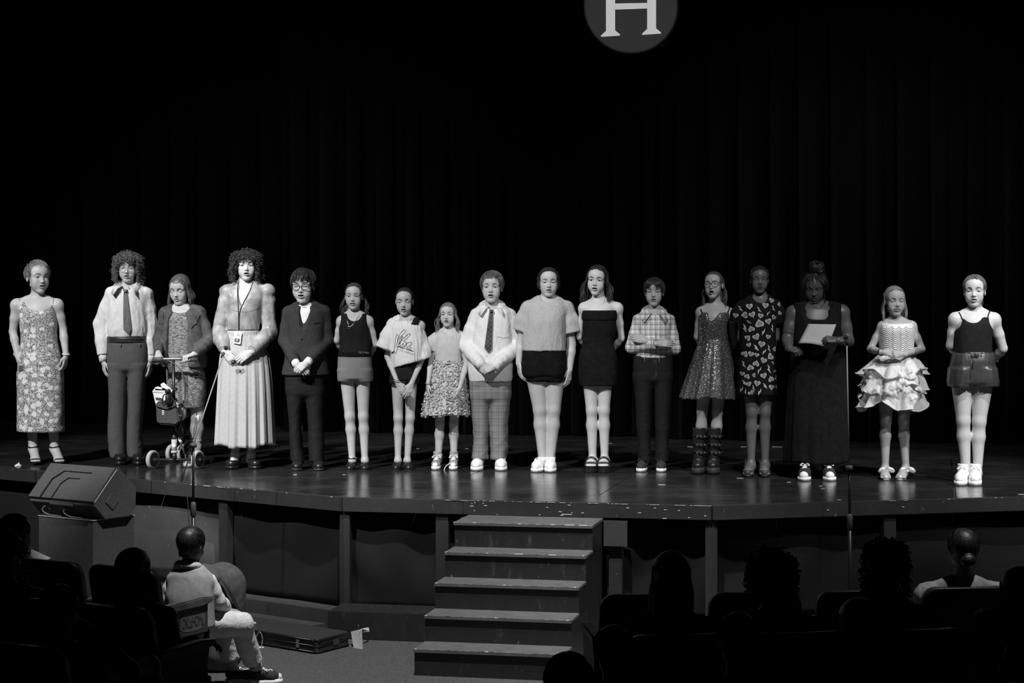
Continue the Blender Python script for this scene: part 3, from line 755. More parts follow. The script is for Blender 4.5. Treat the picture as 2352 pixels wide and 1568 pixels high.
    # --- hair
    def hair_shell(s, t=.5, hl=10.4, fx=6.6, low=7.0, ears=True, extra=(), back=0., fy=6.0):
        h = .0042 if s.fine else .0065; G = Grid(s.hC - 17 * s.hs, s.hC + 17 * s.hs, h); u = s.hs; R = s.hR
        G.ell(s.h((0, 1.4 + back / 2, 14.3)), np.array((7.5 + t, 9.4 + t + back / 2, 8.1 + t)) * u, R, 0)
        G.cone(s.h((0, 4.5, 12)), s.h((0, 4.8, low - .5)), (6.2 + t) * u, (4.6 + t) * u, 1.5 * u)
        for kind, *a in extra:
            if kind == 'ell': G.ell(s.h(a[0]), np.array(a[1]) * u, R, 1.0 * u)
            else: G.cone(s.h(a[0]), s.h(a[1]), a[2] * u, a[3] * u, 1. * u)
        G.ell(s.h((0, -9.6, 7.4)), np.array((fx, fy, hl)) * u, R, .6 * u, True)
        G.cone(s.h((0, -8, 2)), s.h((0, -1.5, 3)), 6.5 * u, 6.8 * u, .8 * u, None, True)
        if ears:
            for x in (-1, 1): G.ell(s.h((7.6 * x, -.8, 8.6)), np.array((2.6, 3.6, 4.0)) * u, R, .5 * u, True)
        G.plane(s.h((0, 0, low)), -R[:, 2])
        V, Q = G.skin(1); q = s.hinv(V); r = vnorm(V, Q) * (folds(q, .10, s.seed, 1.2, .3) * u)[:, None]
        return V + r, Q
    def hair_out(s, shell, locks, rads, mat, k=4, name='hair'):
        V, Q = shell; Fs = Q.tolist()
        if locks:
            TV, TF = tubes([s.hv(l) for l in locks], [np.asarray(r) * s.hs for r in rads], k); n = len(V); V = np.concatenate([V, TV]); Fs += [[i + n for i in f] for f in TF]
        return mkmesh(name, V, Fs, MAT[mat], s.root)
    def locks_long(s, n0, zend, spread=1.5, wave=.0, wf=3., front=-30, fwd=0., part=0., r=.55, seed=0, jit=1., top=21.9, sides=(1, -1), zj=2., wide=7.9, phi1=90):
        n = int(n0 * 2.4); r = r * .70; g = np.random.default_rng(seed + s.seed); LK = []; RD = []
        for sx in sides:
            for i in range(n // len(sides)):
                ph = math.radians(front + (phi1 - front) * (i + g.uniform(0, 1)) / (n / len(sides))); ex = wide * math.cos(ph) * sx; ey = 1.2 + 10.0 * math.sin(ph)
                f = max(0, math.cos(ph)); py = -6.5 + 11 * (math.degrees(ph) - front) / (90 - front)
                ex2 = ex + sx * (spread * f + g.normal() * .5 * jit); ze = zend + g.normal() * zj
                p = [(part + .15 * sx, py * .7 + .5, top - .02 * (py) ** 2 + .15), (part + sx * 3.4 * max(.25, f), py * .85, top - 1.3 - .02 * py ** 2), (ex * .93, ey * .9 + .1, 16.4 + g.normal() * .3),
                     (ex * 1.0, ey, 11.0), (ex2 * .98, ey + .3 * fwd, 5.), (ex2, ey - 1.2 + fwd, (5 + ze) / 2), (ex2 * (1 - .06), ey - 1.5 + fwd * 1.6 + g.normal() * .5 * jit, ze)]
                m = 26 if wave else 15; q = crom(p, m); t = np.linspace(0, 1, m)
                a = g.uniform(0, 6.3); w = wave * np.clip((t - .35) * 2.2, 0, 1)
                q[:, 0] += w * np.sin(wf * 6.28 * t + a) + g.normal() * .12; q[:, 1] += w * .8 * np.cos(wf * 6.28 * t + a)
                LK.append(q); RD.append(r * g.uniform(.7, 1.25) * np.concatenate([np.linspace(.55, 1, m // 2), np.linspace(1, .25, m - m // 2) ** .8]))
        return LK, RD
    def locks_short(s, n0, ln=5., lift=.5, fwd=.5, r=.5, seed=0, zmin=14., messy=.6, sweep=0., fringe=0, frontz=17.0):
        n = int(n0 * 1.9); r = r * .62; fringe = fringe * 2; miss = 0; g = np.random.default_rng(seed + s.seed); LK = []; RD = []
        while len(LK) < n:
            d = g.normal(size=3); d /= np.linalg.norm(d); d[2] = abs(d[2])
            p = np.array((0, 1.4, 14.3)) + d * (7.4, 9.2, 8.0)
            if p[2] < zmin or (p[1] < -5.5 and p[2] < 17.2): continue
            crown = np.array((0, 5.5, 21)); t = p - crown; t[1] -= fwd * 6; t[0] += sweep * 6; t += g.normal(size=3) * messy * 3; t -= d * (t @ d); t /= np.linalg.norm(t) + 1e-9
            q = [p - d * .2, p + t * ln * .35 + d * lift * .8, p + t * ln * .7 + d * lift * .7 + (0, 0, -.3), p + t * ln + d * (lift * .3 - .3) + (0, 0, -.9)]
            q = np.array(q); miss += 1
            if miss < 12 * n and np.any((q[:, 1] < -3.2) & (q[:, 2] < frontz + g.normal() * .5) & (np.abs(q[:, 0]) < 6.9)): continue
            LK.append(crom(q, 8)); RD.append(r * g.uniform(.7, 1.2) * np.array([.7, 1, 1, 1, .95, .8, .55, .15]))
        for i in range(fringe):
            x = -5.6 + 11.2 * (i + .5) / fringe + g.normal() * .3; q = [(x * .6 - 1.0 * sweep, -3.5, 21.2), (x * .9, -7.5, 19.4), (x + sweep * 1.0, -9.1 + .06 * x * x, 16.8), (x * 1.04 + sweep * 2 + g.normal() * .5, -9.0 + .07 * x * x, 14.2 + g.normal() * .6)]
            LK.append(crom(q, 9)); RD.append(r * 1.1 * np.array([.7, 1, 1.1, 1.1, 1, .9, .8, .5, .15]))
        return LK, RD
    def locks_curly(s, n0, zlow=2., R=1.15, cr=.9, r=.33, ln=6., seed=0, face=True, turns=2.2, wide=1.):
        n = int(n0 * 1.7); r = r * .62; g = np.random.default_rng(seed + s.seed); LK = []; RD = []
        while len(LK) < n:
            d = g.normal(size=3); d /= np.linalg.norm(d)
            k = g.uniform(.92, R); p = np.array((0, 1.2, 13.6)) + d * (7.6 * wide, 9.2, 8.3) * k
            if d[2] < 0: p[2] = g.uniform(zlow, 13.6); p[0] = d[0] / (math.hypot(d[0], d[1]) + 1e-6) * 7.6 * wide * k; p[1] = 1.2 + d[1] / (math.hypot(d[0], d[1]) + 1e-6) * 9 * k
            if face and p[1] < -3.2 and p[2] < (16.2 if face is True else face) and abs(p[0]) < 6.8: continue
            if p[1] < -1.0 and p[2] < 12 and abs(p[0]) < 6.2: continue
            m = 16; t = np.linspace(0, 1, m); a = g.uniform(0, 6.3); tn = turns * g.uniform(.7, 1.3); o = d * .6 + g.normal(size=3) * .25
            q = p[None] + np.stack([cr * (.5 + .9 * t) * np.cos(6.28 * tn * t * (.7 + .5 * t) + a), cr * (.5 + .9 * t) * np.sin(6.28 * tn * t * (.7 + .5 * t) + a), -ln * (t - .4)], 1) + o[None] * (t[:, None] * 1.6)
            if d[2] > .5: q = p[None] + np.stack([cr * np.cos(6.28 * tn * t + a) + d[0] * ln * (t - .3), cr * np.sin(6.28 * tn * t + a) * .7 + d[1] * ln * (t - .3), .5 * np.sin(5 * t + a) - 2.2 * t * t + .5], 1)
            LK.append(q); RD.append(r * g.uniform(.7, 1.3) * np.sin(np.linspace(.35, 2.95, m)) ** .6)
        return LK, RD
    def glasses(s, mat='frame_black', rw=2.35, rh=1.85, t=.16, sq=2.6, zc=11.0):
        ps = []
        for x in (-1, 1):
            a = np.linspace(0, 2 * math.pi, 25); ca, sa = np.cos(a), np.sin(a)
            ps.append(np.stack([3.15 * x + rw * np.sign(ca) * np.abs(ca) ** (2 / sq), -8.9 + .05 * (3.15 * x + rw * ca) ** 2 * .5, zc + rh * np.sign(sa) * np.abs(sa) ** (2 / sq)], 1))
            ps.append(crom([((3.15 + rw) * x, -8.2, zc + .6), (6.9 * x, -6.5, zc + .8), (7.3 * x, -1, zc + .7), (7.3 * x, 1.5, zc)], 8))
        ps.append(crom([(-(3.15 - rw), -8.95, zc + .5), (0, -9.7, zc + .75), ((3.15 - rw), -8.95, zc + .5)], 7))
        V, Fs = tubes([s.hv(p) for p in ps], [t * s.hs] * len(ps), 6); o = mkmesh('glasses', V, Fs, MAT[mat], s.root)
        for p in (ps[0], ps[2]): mkmesh('lens', s.hv(p[:-1]), [tuple(range(24))], MAT['lens'], o, False)
        return o
    def collar(s, mat, yb, yf, r=(.068, .072), drop=(.030, .072), dy=.0, out=.048, span=161, splay=.86, x0=None):
        zb = s.c(0, yb)[2] + .012; zf = s.c(0, yf)[2] + .010; c = np.array([s.nb[0] if x0 is None else s.c(x0, 0)[0], s.D0 + dy]); S = s.S; n = 41; V = []
        for t in np.linspace(-1, 1, n):
            a = abs(t); e = a * a * (3 - 2 * a) if a < 1 else 1; zt = zb + (zf - zb) * e; ph = math.radians(span) * t; dr = (drop[0] + (drop[1] - drop[0]) * a ** 3) * S
            for k, (rr, zz, pf) in enumerate(((-.002, -.03 * S, 1), (0, -.004, 1), (.005, .002, 1), (out * .72, -.25 * dr, 1 - (1 - splay) * .3), (out, -dr, splay), (out - .004, -dr - .001, splay))):
                p = ph * pf; q = 1 + .15 * a ** 3 * (k > 2); V.append((c[0] + (r[0] * S + rr) * q * math.sin(p), c[1] + s.facing * (r[1] * S + rr * (1 + .8 * a ** 2)) * q * math.cos(p), zt + zz))
        Fs = [(i * 6 + k, i * 6 + k + 1, (i + 1) * 6 + k + 1, (i + 1) * 6 + k) for i in range(n - 1) for k in range(5)]
        o = mkmesh('collar', V, Fs, MAT[mat], s.root); md = o.modifiers.new('thick', 'SOLIDIFY'); md.thickness = .003; return o
    def ring(s, name, mat, p, ax, r, rt, k=6):
        ax = np.asarray(ax, float); ax /= np.linalg.norm(ax); u = np.cross(ax, (.3, .9, .2)); u /= np.linalg.norm(u); v = np.cross(ax, u); a = np.linspace(0, 2 * math.pi, 21)
        V, Fs = tubes([np.asarray(p) + r * (np.cos(a)[:, None] * u + np.sin(a)[:, None] * v)], [rt], k); return mkmesh(name, V, Fs, MAT[mat], s.root)
    def sleeve(s, i, fr, rad, shift=(0, 0, 0)):
        A, E, W, _ = s.arms[i]; ps = []
        for f in fr:
            ps.append((A + (E - A) * f if f <= 1 else E + (W - E) * (f - 1)) + np.array(shift))
        return ps, [r * s.S for r in rad]
    def necklace(s, pts, r=.0016, mat='steel', name='necklace', off=.003, over=()):
        return s.stick(name, mat, [s.body, *over], [[tuple(p) for p in crom([(x, y, 0) for x, y in pts], 21)[:, :2]]], r, s.root, off)
# ------------------------------------------------------------------ material library
MAT = {}
def floorboard_mat():
    m, nt, b = nmat('black_stage_paint'); co = objco(nt)
    t = N(nt, 'ShaderNodeTexNoise', i_Scale=2.2, i_Detail=6., i_Roughness=.65); L(nt, co, t.inputs['Vector'])
    t3 = N(nt, 'ShaderNodeTexNoise', i_Scale=1., i_Detail=5.); L(nt, objco(nt, (3, 60, 3)), t3.inputs['Vector'])
    mx = mathn(nt, 'ADD', mathn(nt, 'MULTIPLY', t.outputs['Fac'], .6), mathn(nt, 'MULTIPLY', t3.outputs['Fac'], .4))
    L(nt, rampn(nt, mx, [(.32, .014), (.52, .028), (.72, .06)]), b.inputs['Base Color'])
    L(nt, rampn(nt, mx, [(.35, .15), (.7, .27)]), b.inputs['Roughness']); b.inputs['Specular IOR Level'].default_value = .5
    t2 = N(nt, 'ShaderNodeTexNoise', i_Scale=140., i_Detail=2.); L(nt, co, t2.inputs['Vector']); bumpn(nt, b, t2.outputs['Fac'], .06, .003)
    return m
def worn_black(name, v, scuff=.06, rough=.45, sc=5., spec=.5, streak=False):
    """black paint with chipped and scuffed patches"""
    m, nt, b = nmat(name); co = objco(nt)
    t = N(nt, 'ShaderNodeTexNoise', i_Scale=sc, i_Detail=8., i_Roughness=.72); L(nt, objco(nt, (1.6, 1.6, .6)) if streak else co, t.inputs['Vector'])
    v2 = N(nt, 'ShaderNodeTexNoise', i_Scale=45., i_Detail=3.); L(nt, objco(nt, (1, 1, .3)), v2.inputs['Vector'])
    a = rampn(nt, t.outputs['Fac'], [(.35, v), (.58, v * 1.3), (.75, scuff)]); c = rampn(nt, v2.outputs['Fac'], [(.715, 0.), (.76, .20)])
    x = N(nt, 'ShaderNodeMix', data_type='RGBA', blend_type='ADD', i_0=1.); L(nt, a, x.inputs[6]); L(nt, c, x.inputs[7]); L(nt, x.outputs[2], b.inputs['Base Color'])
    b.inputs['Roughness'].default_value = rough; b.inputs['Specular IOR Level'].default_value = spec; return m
def carpet_mat():
    m, nt, b = nmat('grey_carpet'); co = objco(nt); b.inputs['Roughness'].default_value = .95; b.inputs['Specular IOR Level'].default_value = .1
    t = N(nt, 'ShaderNodeTexNoise', i_Scale=130., i_Detail=3.); L(nt, co, t.inputs['Vector'])
    t2 = N(nt, 'ShaderNodeTexNoise', i_Scale=38., i_Detail=1.); L(nt, co, t2.inputs['Vector'])
    a = rampn(nt, t.outputs['Fac'], [(.3, .045), (.7, .12)]); c = rampn(nt, t2.outputs['Fac'], [(.79, 0.), (.81, .35)])
    x = N(nt, 'ShaderNodeMix', data_type='RGBA', blend_type='ADD', i_0=1.); L(nt, a, x.inputs[6]); L(nt, c, x.inputs[7]); L(nt, x.outputs[2], b.inputs['Base Color'])
    bumpn(nt, b, t.outputs['Fac'], .6, .01); return m
def velvet(name, v, sc=60.):
    m, nt, b = nmat(name); b.inputs['Roughness'].default_value = .95; b.inputs['Specular IOR Level'].default_value = .05
    t = N(nt, 'ShaderNodeTexNoise', i_Scale=sc, i_Detail=2.); L(nt, objco(nt), t.inputs['Vector']); L(nt, rampn(nt, t.outputs['Fac'], [(.3, v * .8), (.7, v * 1.2)]), b.inputs['Base Color'])
    return m
def floralmat():
    m, nt, b = nmat('floral_print'); co = objco(nt); b.inputs['Roughness'].default_value = .45
    n0 = N(nt, 'ShaderNodeTexNoise', i_Scale=30., i_Detail=2.); L(nt, co, n0.inputs['Vector'])
    mixv = N(nt, 'ShaderNodeMix', data_type='VECTOR', i_0=.045); L(nt, co, mixv.inputs[4]); L(nt, n0.outputs['Color'], mixv.inputs[5])
    v1 = N(nt, 'ShaderNodeTexVoronoi', i_Scale=17., i_Randomness=.6); L(nt, mixv.outputs[1], v1.inputs['Vector'])
    v2 = N(nt, 'ShaderNodeTexVoronoi', i_Scale=44.); L(nt, mixv.outputs[1], v2.inputs['Vector'])
    n2 = N(nt, 'ShaderNodeTexNoise', i_Scale=150., i_Detail=2.); L(nt, co, n2.inputs['Vector'])
    rose = rampn(nt, v1.outputs['Distance'], [(.33, 1.), (.39, 0.)]); bud = rampn(nt, v2.outputs['Distance'], [(.26, .8), (.36, 0.)])
    leaf = rampn(nt, n2.outputs['Fac'], [(.42, .07), (.52, .34), (.58, .66)])
    x = N(nt, 'ShaderNodeMix', data_type='RGBA'); L(nt, bud, x.inputs[0]); L(nt, leaf, x.inputs[6]); x.inputs[7].default_value = (.62, .62, .62, 1)
    y = N(nt, 'ShaderNodeMix', data_type='RGBA'); L(nt, rose, y.inputs[0]); L(nt, x.outputs[2], y.inputs[6])
    L(nt, rampn(nt, n2.outputs['Fac'], [(.35, .62), (.6, .9)]), y.inputs[7]); L(nt, y.outputs[2], b.inputs['Base Color']); return m
def streakmat(name, lo, hi, sc, bp=.3):
    m, nt, b = nmat(name); b.inputs['Roughness'].default_value = .9; b.inputs['Specular IOR Level'].default_value = .12
    t = N(nt, 'ShaderNodeTexNoise', i_Scale=1., i_Detail=3.); L(nt, objco(nt, sc), t.inputs['Vector']); L(nt, rampn(nt, t.outputs['Fac'], [(.38, lo), (.5, (lo + hi) / 2), (.62, hi)]), b.inputs['Base Color'])
    bumpn(nt, b, t.outputs['Fac'], bp); return m
def glittermat():
    m, nt, b = nmat('sequin_cloth'); co = objco(nt); v = N(nt, 'ShaderNodeTexVoronoi', i_Scale=190.); L(nt, co, v.inputs['Vector'])
    s = N(nt, 'ShaderNodeSeparateColor'); L(nt, v.outputs['Color'], s.inputs[0])
    L(nt, rampn(nt, s.outputs[0], [(.74, .03), (.86, .12), (.93, .9)]), b.inputs['Base Color']); L(nt, rampn(nt, s.outputs[0], [(.74, .55), (.9, .22)]), b.inputs['Roughness'])
    L(nt, rampn(nt, s.outputs[0], [(.8, 0.), (.9, .8)]), b.inputs['Metallic']); bumpn(nt, b, s.outputs[1], .6, .004); return m
def tullemat(name, v, a):
    m, nt, b = nmat(name); b.inputs['Base Color'].default_value = (v, v, v, 1); b.inputs['Roughness'].default_value = .8
    t = N(nt, 'ShaderNodeTexNoise', i_Scale=9., i_Detail=2.); L(nt, objco(nt, (4, 4, 1)), t.inputs['Vector'])
    L(nt, rampn(nt, t.outputs['Fac'], [(.3, max(0, a - .12)), (.7, min(1, a + .12))]), b.inputs['Alpha']); return m
def glassmat():
    m, nt, b = nmat('lens_glass'); b.inputs['Base Color'].default_value = (.95, .95, .95, 1); b.inputs['Roughness'].default_value = .02; b.inputs['Alpha'].default_value = .08; return m
MAT.update(
    edge_worn=solid('worn_edge_glint_paint', .22, .7, noise=.9, scale=35), stage_floor=floorboard_mat(), fascia=worn_black('worn_black_board', .022, .05, .5), tread=worn_black('worn_black_tread', .095, .16, .5, 9.), riser=worn_black('scuffed_black_riser', .017, .075, .45, 11., streak=True),
    chip=solid('bare_chipped_wood', .55, .8), tape=solid('white_tape', .7, .6), panel=velvet('black_panel_cloth', .016, 300.), ply=worn_black('dark_painted_ply', .04, .06, .6, 3.),
    carpet=carpet_mat(), curtain=velvet('black_velvet', .010), wallp=solid('black_wall_paint', .006, .9, spec=.1),
    black_plastic=solid('black_plastic', .085, .5, noise=.15, scale=60, bump=.08, bscale=400), black_metal=solid('black_metal', .02, .35, metal=.0), steel=solid('steel', .6, .3, metal=1.), foam=solid('black_foam', .012, .95),
    riser_box=solid('black_carpeted_box', .06, .85, noise=.2, scale=80, bump=.2), box_edge=solid('pale_box_edge', .45, .6), grille=solid('speaker_grille', .01, .6), cable=solid('cable_grey', .18, .5),
    leather=solid('black_case_leather', .035, .5, noise=.2, scale=40, bump=.3, bscale=180), paper=solid('white_paper', .75, .8), paper_grey=solid('grey_paper', .32, .8), ink=solid('black_ink', .02, .7),
    sign_face=solid('dark_sign_face', .022, .8), sign_white=solid('white_sign_letter', .80, .7),
    seat_fabric=solid('dark_seat_cloth', .012, .9, noise=.3, scale=90, spec=.15), seat_shell=solid('black_seat_shell', .012, .45), armwood=solid('worn_wooden_armrest', .11, .45, noise=.3, scale=12), seat_metal=solid('seat_iron', .012, .5), plate=solid('number_plate', .7, .3, metal=.6), sticker=solid('grey_sticker', .06, .6), sticker_pale=solid('pale_sticker', .16, .6),
    skin_fair=skinmat('skin_fair', .47), skin_pale=skinmat('skin_pale', .50), skin_olive=skinmat('skin_olive', .33), skin_deep=skinmat('skin_deep', .065, .42), skin_brown=skinmat('skin_brown', .10, .42), skin_dim=skinmat('skin_dim', .30),
    eye_white=solid('eye_white', .62, .2), eye_iris=solid('eye_iris', .07, .15), eye_pupil=solid('eye_pupil', .01, .1), lash=solid('lash', .03, .8), teeth=solid('teeth', .8, .3),
    hair_black=hairmat('hair_black', .012), hair_dark=hairmat('hair_dark', .022), hair_brown=hairmat('hair_brown', .045), hair_light=hairmat('hair_light', .13), hair_mid=hairmat('hair_mid', .075),
    frame_black=solid('glasses_frame', .015, .3), frame_wire=solid('wire_frame', .28, .3, metal=.7), lens=glassmat(),
    white_shirt=solid('white_cotton', .72, .8, noise=.03, scale=40, wr=.4), white_tee=solid('white_jersey', .72, .9, noise=.03, wr=.4), tie_grey=streakmat('woven_grey_tie', .09, .26, (330, 330, 330)), black_cloth=solid('black_cloth', .0075, .9, noise=.3, spec=.1), black_jersey=solid('black_jersey', .012, .85, noise=.2, spec=.15), suit=solid('charcoal_suit', .030, .85, noise=.3, scale=120, spec=.2, wr=.25), suit_pants=solid('dark_trousers', .010, .8, noise=.3, scale=120, spec=.2, wr=.25),
    denim=streakmat('mid_denim', .075, .13, (420, 420, 160), .08), denim_dark=streakmat('dark_denim', .007, .014, (420, 420, 160), .08), belt=solid('black_belt', .02, .35), suede=solid('grey_suede', .075, .9, noise=.35, scale=25, bump=.2), knit=streakmat('space_dyed_knit', .07, .34, (45, 45, 190)),
    satin=solid('grey_satin', .31, .42, noise=.35, scale=11, spec=.4, wr=.35), linen=solid('grey_linen_skirt', .40, .9, noise=.06, scale=50), grey_shorts=solid('grey_shorts', .19, .9, noise=.1, scale=120), heather=solid('heather_grey', .42, .95, noise=.22, scale=190, wr=.4), pale_jersey=solid('pale_dress_jersey', .50, .85, noise=.08), petal=solid('pale_petal_cloth', .50, .75, noise=.25, scale=22), sparkle=glittermat(), floral=floralmat(),
    plaid_pants=plaidmat('checked_trousers', .26, [(0, .052, .07, .45, 0.), (2, .052, .07, .45, .2), (0, .052, .05, .7, .3), (2, .052, .05, .7, .55), (0, .0065, .4, .8, 0), (2, .0065, .4, .8, 0)]),
    plaid_shirt=plaidmat('plaid_cotton', .70, [(0, .040, .30, .50, .0), (2, .040, .30, .50, .1), (0, .040, .07, .12, .56), (2, .040, .06, .2, .62), (0, .040, .05, .2, .10), (0, .040, .04, .2, .22), (2, .040, .05, .3, .22)]),
    plaid_tie=plaidmat('plaid_tie', .035, [(0, .026, .08, 3.5, .1), (2, .026, .08, 3.5, .3), (0, .026, .3, .5, .5), (2, .026, .3, .5, .6)], .78, .6),
    tulle=tullemat('white_tulle', .72, .55), tulle_lining=solid('white_tulle_lining', .52, .9), bodice=solid('white_sequin_bodice', .62, .35, noise=.3, scale=130, bump=.4, spec=.7), bead=solid('dark_beads', .06, .3), print_pale=solid('pale_print', .38, .8, noise=.2, scale=70), print_mid=solid('mid_print', .17, .8), print_dark=solid('dark_print', .04, .7), satin_dark=solid('dark_satin', .034, .38, noise=.3, scale=12, spec=.6),
    shoe_black=solid('black_shoe_leather', .015, .3, spec=.5), shoe_sole=solid('black_rubber_sole', .02, .7), shoe_white=solid('white_shoe_leather', .80, .45), sole_white=solid('white_rubber_sole', .78, .6), canvas_black=solid('black_canvas', .022, .85), shoe_grey=solid('grey_shoe', .30, .6, noise=.5, scale=50), lace_white=solid('white_lace', .78, .8), sock_white=solid('white_sock', .75, .95), sock_grey=solid('grey_sock', .42, .95), glitter_shoe=solid('glittery_pale_shoe', .5, .3, noise=.6, scale=160, metal=.3), shoe_gum=solid('dark_gum_sole', .05, .7), leather_dark=solid('dark_suede_shoe', .04, .6), white_band=solid('white_bandage', .8, .9),
    tyre=solid('pale_grey_tyre', .46, .7), hub=solid('black_hub', .02, .45), bag=solid('grey_basket_cloth', .05, .8, noise=.3, scale=60), bag_pale=solid('pale_label', .6, .6), backpack=solid('grey_backpack', .075, .8, noise=.25, scale=30, bump=.2), vest=solid('pale_waistcoat', .30, .85, noise=.12, scale=40), linen_pants=solid('crinkled_linen', .62, .9, noise=.08, scale=60, bump=.35, bscale=70), hoodie=solid('grey_hoodie', .10, .9, noise=.2), blouse_dim=solid('pale_puff_blouse', .20, .8, noise=.15, scale=25), dark_top=solid('dark_top', .03, .85), jacket_dark=solid('dark_jacket', .02, .5),
)
# ------------------------------------------------------------------ the house: floor, walls, ceiling
def slab(name, lo, hi, mat):
    c = (np.array(lo) + np.array(hi)) / 2; o = MB().box((0, 0, 0), np.array(hi) - np.array(lo)).out(name, MAT[mat]); o.location = tuple(c); o['kind'] = 'structure'; return o
slab('floor', (-11, -2, -.1), (12, 27, 0), 'carpet')
slab('wall_back', (-11, 26.8, 0), (12, 27, 9), 'wallp'); slab('wall_left', (-11.2, -2, 0), (-11, 27, 9), 'wallp'); slab('wall_right', (12, -2, 0), (12.2, 27, 9), 'wallp')
slab('wall_front', (-11, -2.2, 0), (12, -2, 9), 'wallp'); slab('ceiling', (-11.2, -2.2, 9), (12.2, 27, 9.2), 'wallp')
# ------------------------------------------------------------------ stage frame: u along the front edge, v upstage
SA = math.radians(11.75); SO = np.array([.08, 13.52]); E1 = np.array([math.cos(SA), -math.sin(SA)]); E2 = np.array([math.sin(SA), math.cos(SA)])
def ST(u, v, z): p = SO + E1 * u + E2 * v; return np.array([p[0], p[1], z])
def st_inv(p): d = np.asarray(p)[:2] - SO; return d @ E1, d @ E2
HW = 1.277; WA = math.tan(math.radians(26.2))
EDGE = [(-7.2, (7.2 - HW) * WA), (-HW, 0), (HW, 0), (8.2, (8.2 - HW) * WA)]
stage = empty('stage', ST(0, 3, 0), 'low black thrust stage with angled front edge, scuffed lip and cloth-filled front', 'stage')
def clip_poly(poly, a, b, c):
    """keep a*u + b*v + c >= 0"""
    o = []
    for i in range(len(poly)):
        p, q = poly[i], poly[(i + 1) % len(poly)]; fp = a * p[0] + b * p[1] + c; fq = a * q[0] + b * q[1] + c
        if fp >= 0: o.append(p)
        if (fp >= 0) != (fq >= 0): t = fp / (fp - fq); o.append((p[0] + t * (q[0] - p[0]), p[1] + t * (q[1] - p[1])))
    return o
g_ = .0025
for j, v0 in enumerate(np.arange(-.72, 7.0, 1.22)):
    for i, u0 in enumerate(np.arange(-8.1 + (1.22 if j % 2 else 0), 9.5, 2.44)):
        q = [(u0 + g_, v0 + g_), (u0 + 2.44 - g_, v0 + g_), (u0 + 2.44 - g_, v0 + 1.22 - g_), (u0 + g_, v0 + 1.22 - g_)]
        q = clip_poly(q, 0, 1, -.03); q = clip_poly(q, WA, 1, HW * WA - .033) if q else q; q = clip_poly(q, -WA, 1, HW * WA - .033) if q else q
        q = clip_poly(q, 1, 0, 7.2) if q else q; q = clip_poly(q, -1, 0, 8.2) if q else q
        if len(q) < 3: continue
        dz = random.uniform(-.0008, .0008); MB().prism(q, lambda u, v, w: ST(u, v, ZS - .019 + dz + w * .019)).out('deck_panel', MAT['stage_floor'], stage)
# substructure: fascia boards, posts, cloth panels, ledges
def seg(i, f): p, q = np.array(EDGE[i]), np.array(EDGE[i + 1]); return p + (q - p) * f
def along(i, f0, f1, d0, d1, z0, z1, name, mat, bev=.003, parent=None):
    """a board along front segment i between fractions f0..f1, from d0 (towards house, negative) to d1 behind the edge"""
    p, q = seg(i, f0), seg(i, f1); t = np.array(EDGE[i + 1], float) - EDGE[i]; t /= np.linalg.norm(t); nn = np.array([-t[1], t[0]])
    P4 = [p + nn * d0, q + nn * d0, q + nn * d1, p + nn * d1]
    return MB().hexa([ST(*x, z) for z in (z0, z1) for x in P4]).out(name, MAT[mat], parent or stage, bev=bev)
for i, cutsf in ((0, (0, .25, .5, .705, .84, 1)), (1, (0, .335, 1)), (2, (0, .36, .7, 1))):
    for a, b in zip(cutsf, cutsf[1:]):
        along(i, a + .0006, b - .0006, -.012 - .003 * random.random(), .03, ZS - .098, ZS - .0005, 'fascia_board', 'fascia')
UN = [(0, (.05, .3, .55, .818, 1.0)), (1, (.0, .275, .745, 1.0)), (2, (.0, .168, .50, .85))]
for i, fs in UN:
    Ln = np.linalg.norm(np.array(EDGE[i + 1]) - EDGE[i]); w = .045 / Ln
    for f in fs:
        along(i, f - w if f > .001 else 0, f + w if f < .999 else 1, .012, .075, .10, ZS - .098, 'post', 'fascia')
    for a, b in zip((0,) + tuple(fs), tuple(fs) + (1,)):
        if b - a < .02: continue
        p, q = seg(i, a), seg(i, b); t = np.array(EDGE[i + 1], float) - EDGE[i]; t /= np.linalg.norm(t); nn = np.array([-t[1], t[0]])
        nx, nz = 26, 14; V = []; rr = np.random.default_rng(int(a * 100) + i); sag = rr.uniform(.01, .03); dg = rr.uniform(-2.5, 2.5)
        for kz in range(nz):
            for kx in range(nx):
                fx, fz = kx / (nx - 1), kz / (nz - 1); pt = p + (q - p) * fx
                d = .10 + .016 * abs(math.sin(2.6 * (fx - .45 * fz) * 2 + dg)) ** 3 + sag * math.sin(5 * fx + dg * 2 * fz + i) * math.sin(math.pi * min(1, fz * 1.1 + .05)) + .014 * math.sin(13 * (fx + dg * .2 * fz) + a * 9) * (1 - abs(2 * fz - 1)) + (.05 * max(0, fz - .86) / .14)
                V.append(ST(*(pt + nn * d), .14 + (ZS - .10 - .14) * fz))
        Fs = [(z * nx + x, z * nx + x + 1, (z + 1) * nx + x + 1, (z + 1) * nx + x) for z in range(nz - 1) for x in range(nx - 1)]
        o = mkmesh('front_panel', V, Fs, MAT['ply' if (i == 0 and b < .9 and a > .5) or (i == 2 and a > .2) else 'panel'], stage); md = o.modifiers.new('thick', 'SOLIDIFY'); md.thickness = .004
for i in range(3): along(i, 0, 1, -.06 if i != 1 else .0, .16, 0, .135, 'base_ledge', 'ply', .004)
along(0, .3, .985, -.26, -.065, 0, .042, 'base_ledge', 'ply', .003)
along(1, .0, .34, -.36, -.004, 0, .185, 'base_ledge', 'riser', .004)
along(1, .78, 1., -.22, -.004, 0, .13, 'base_ledge', 'riser', .004)
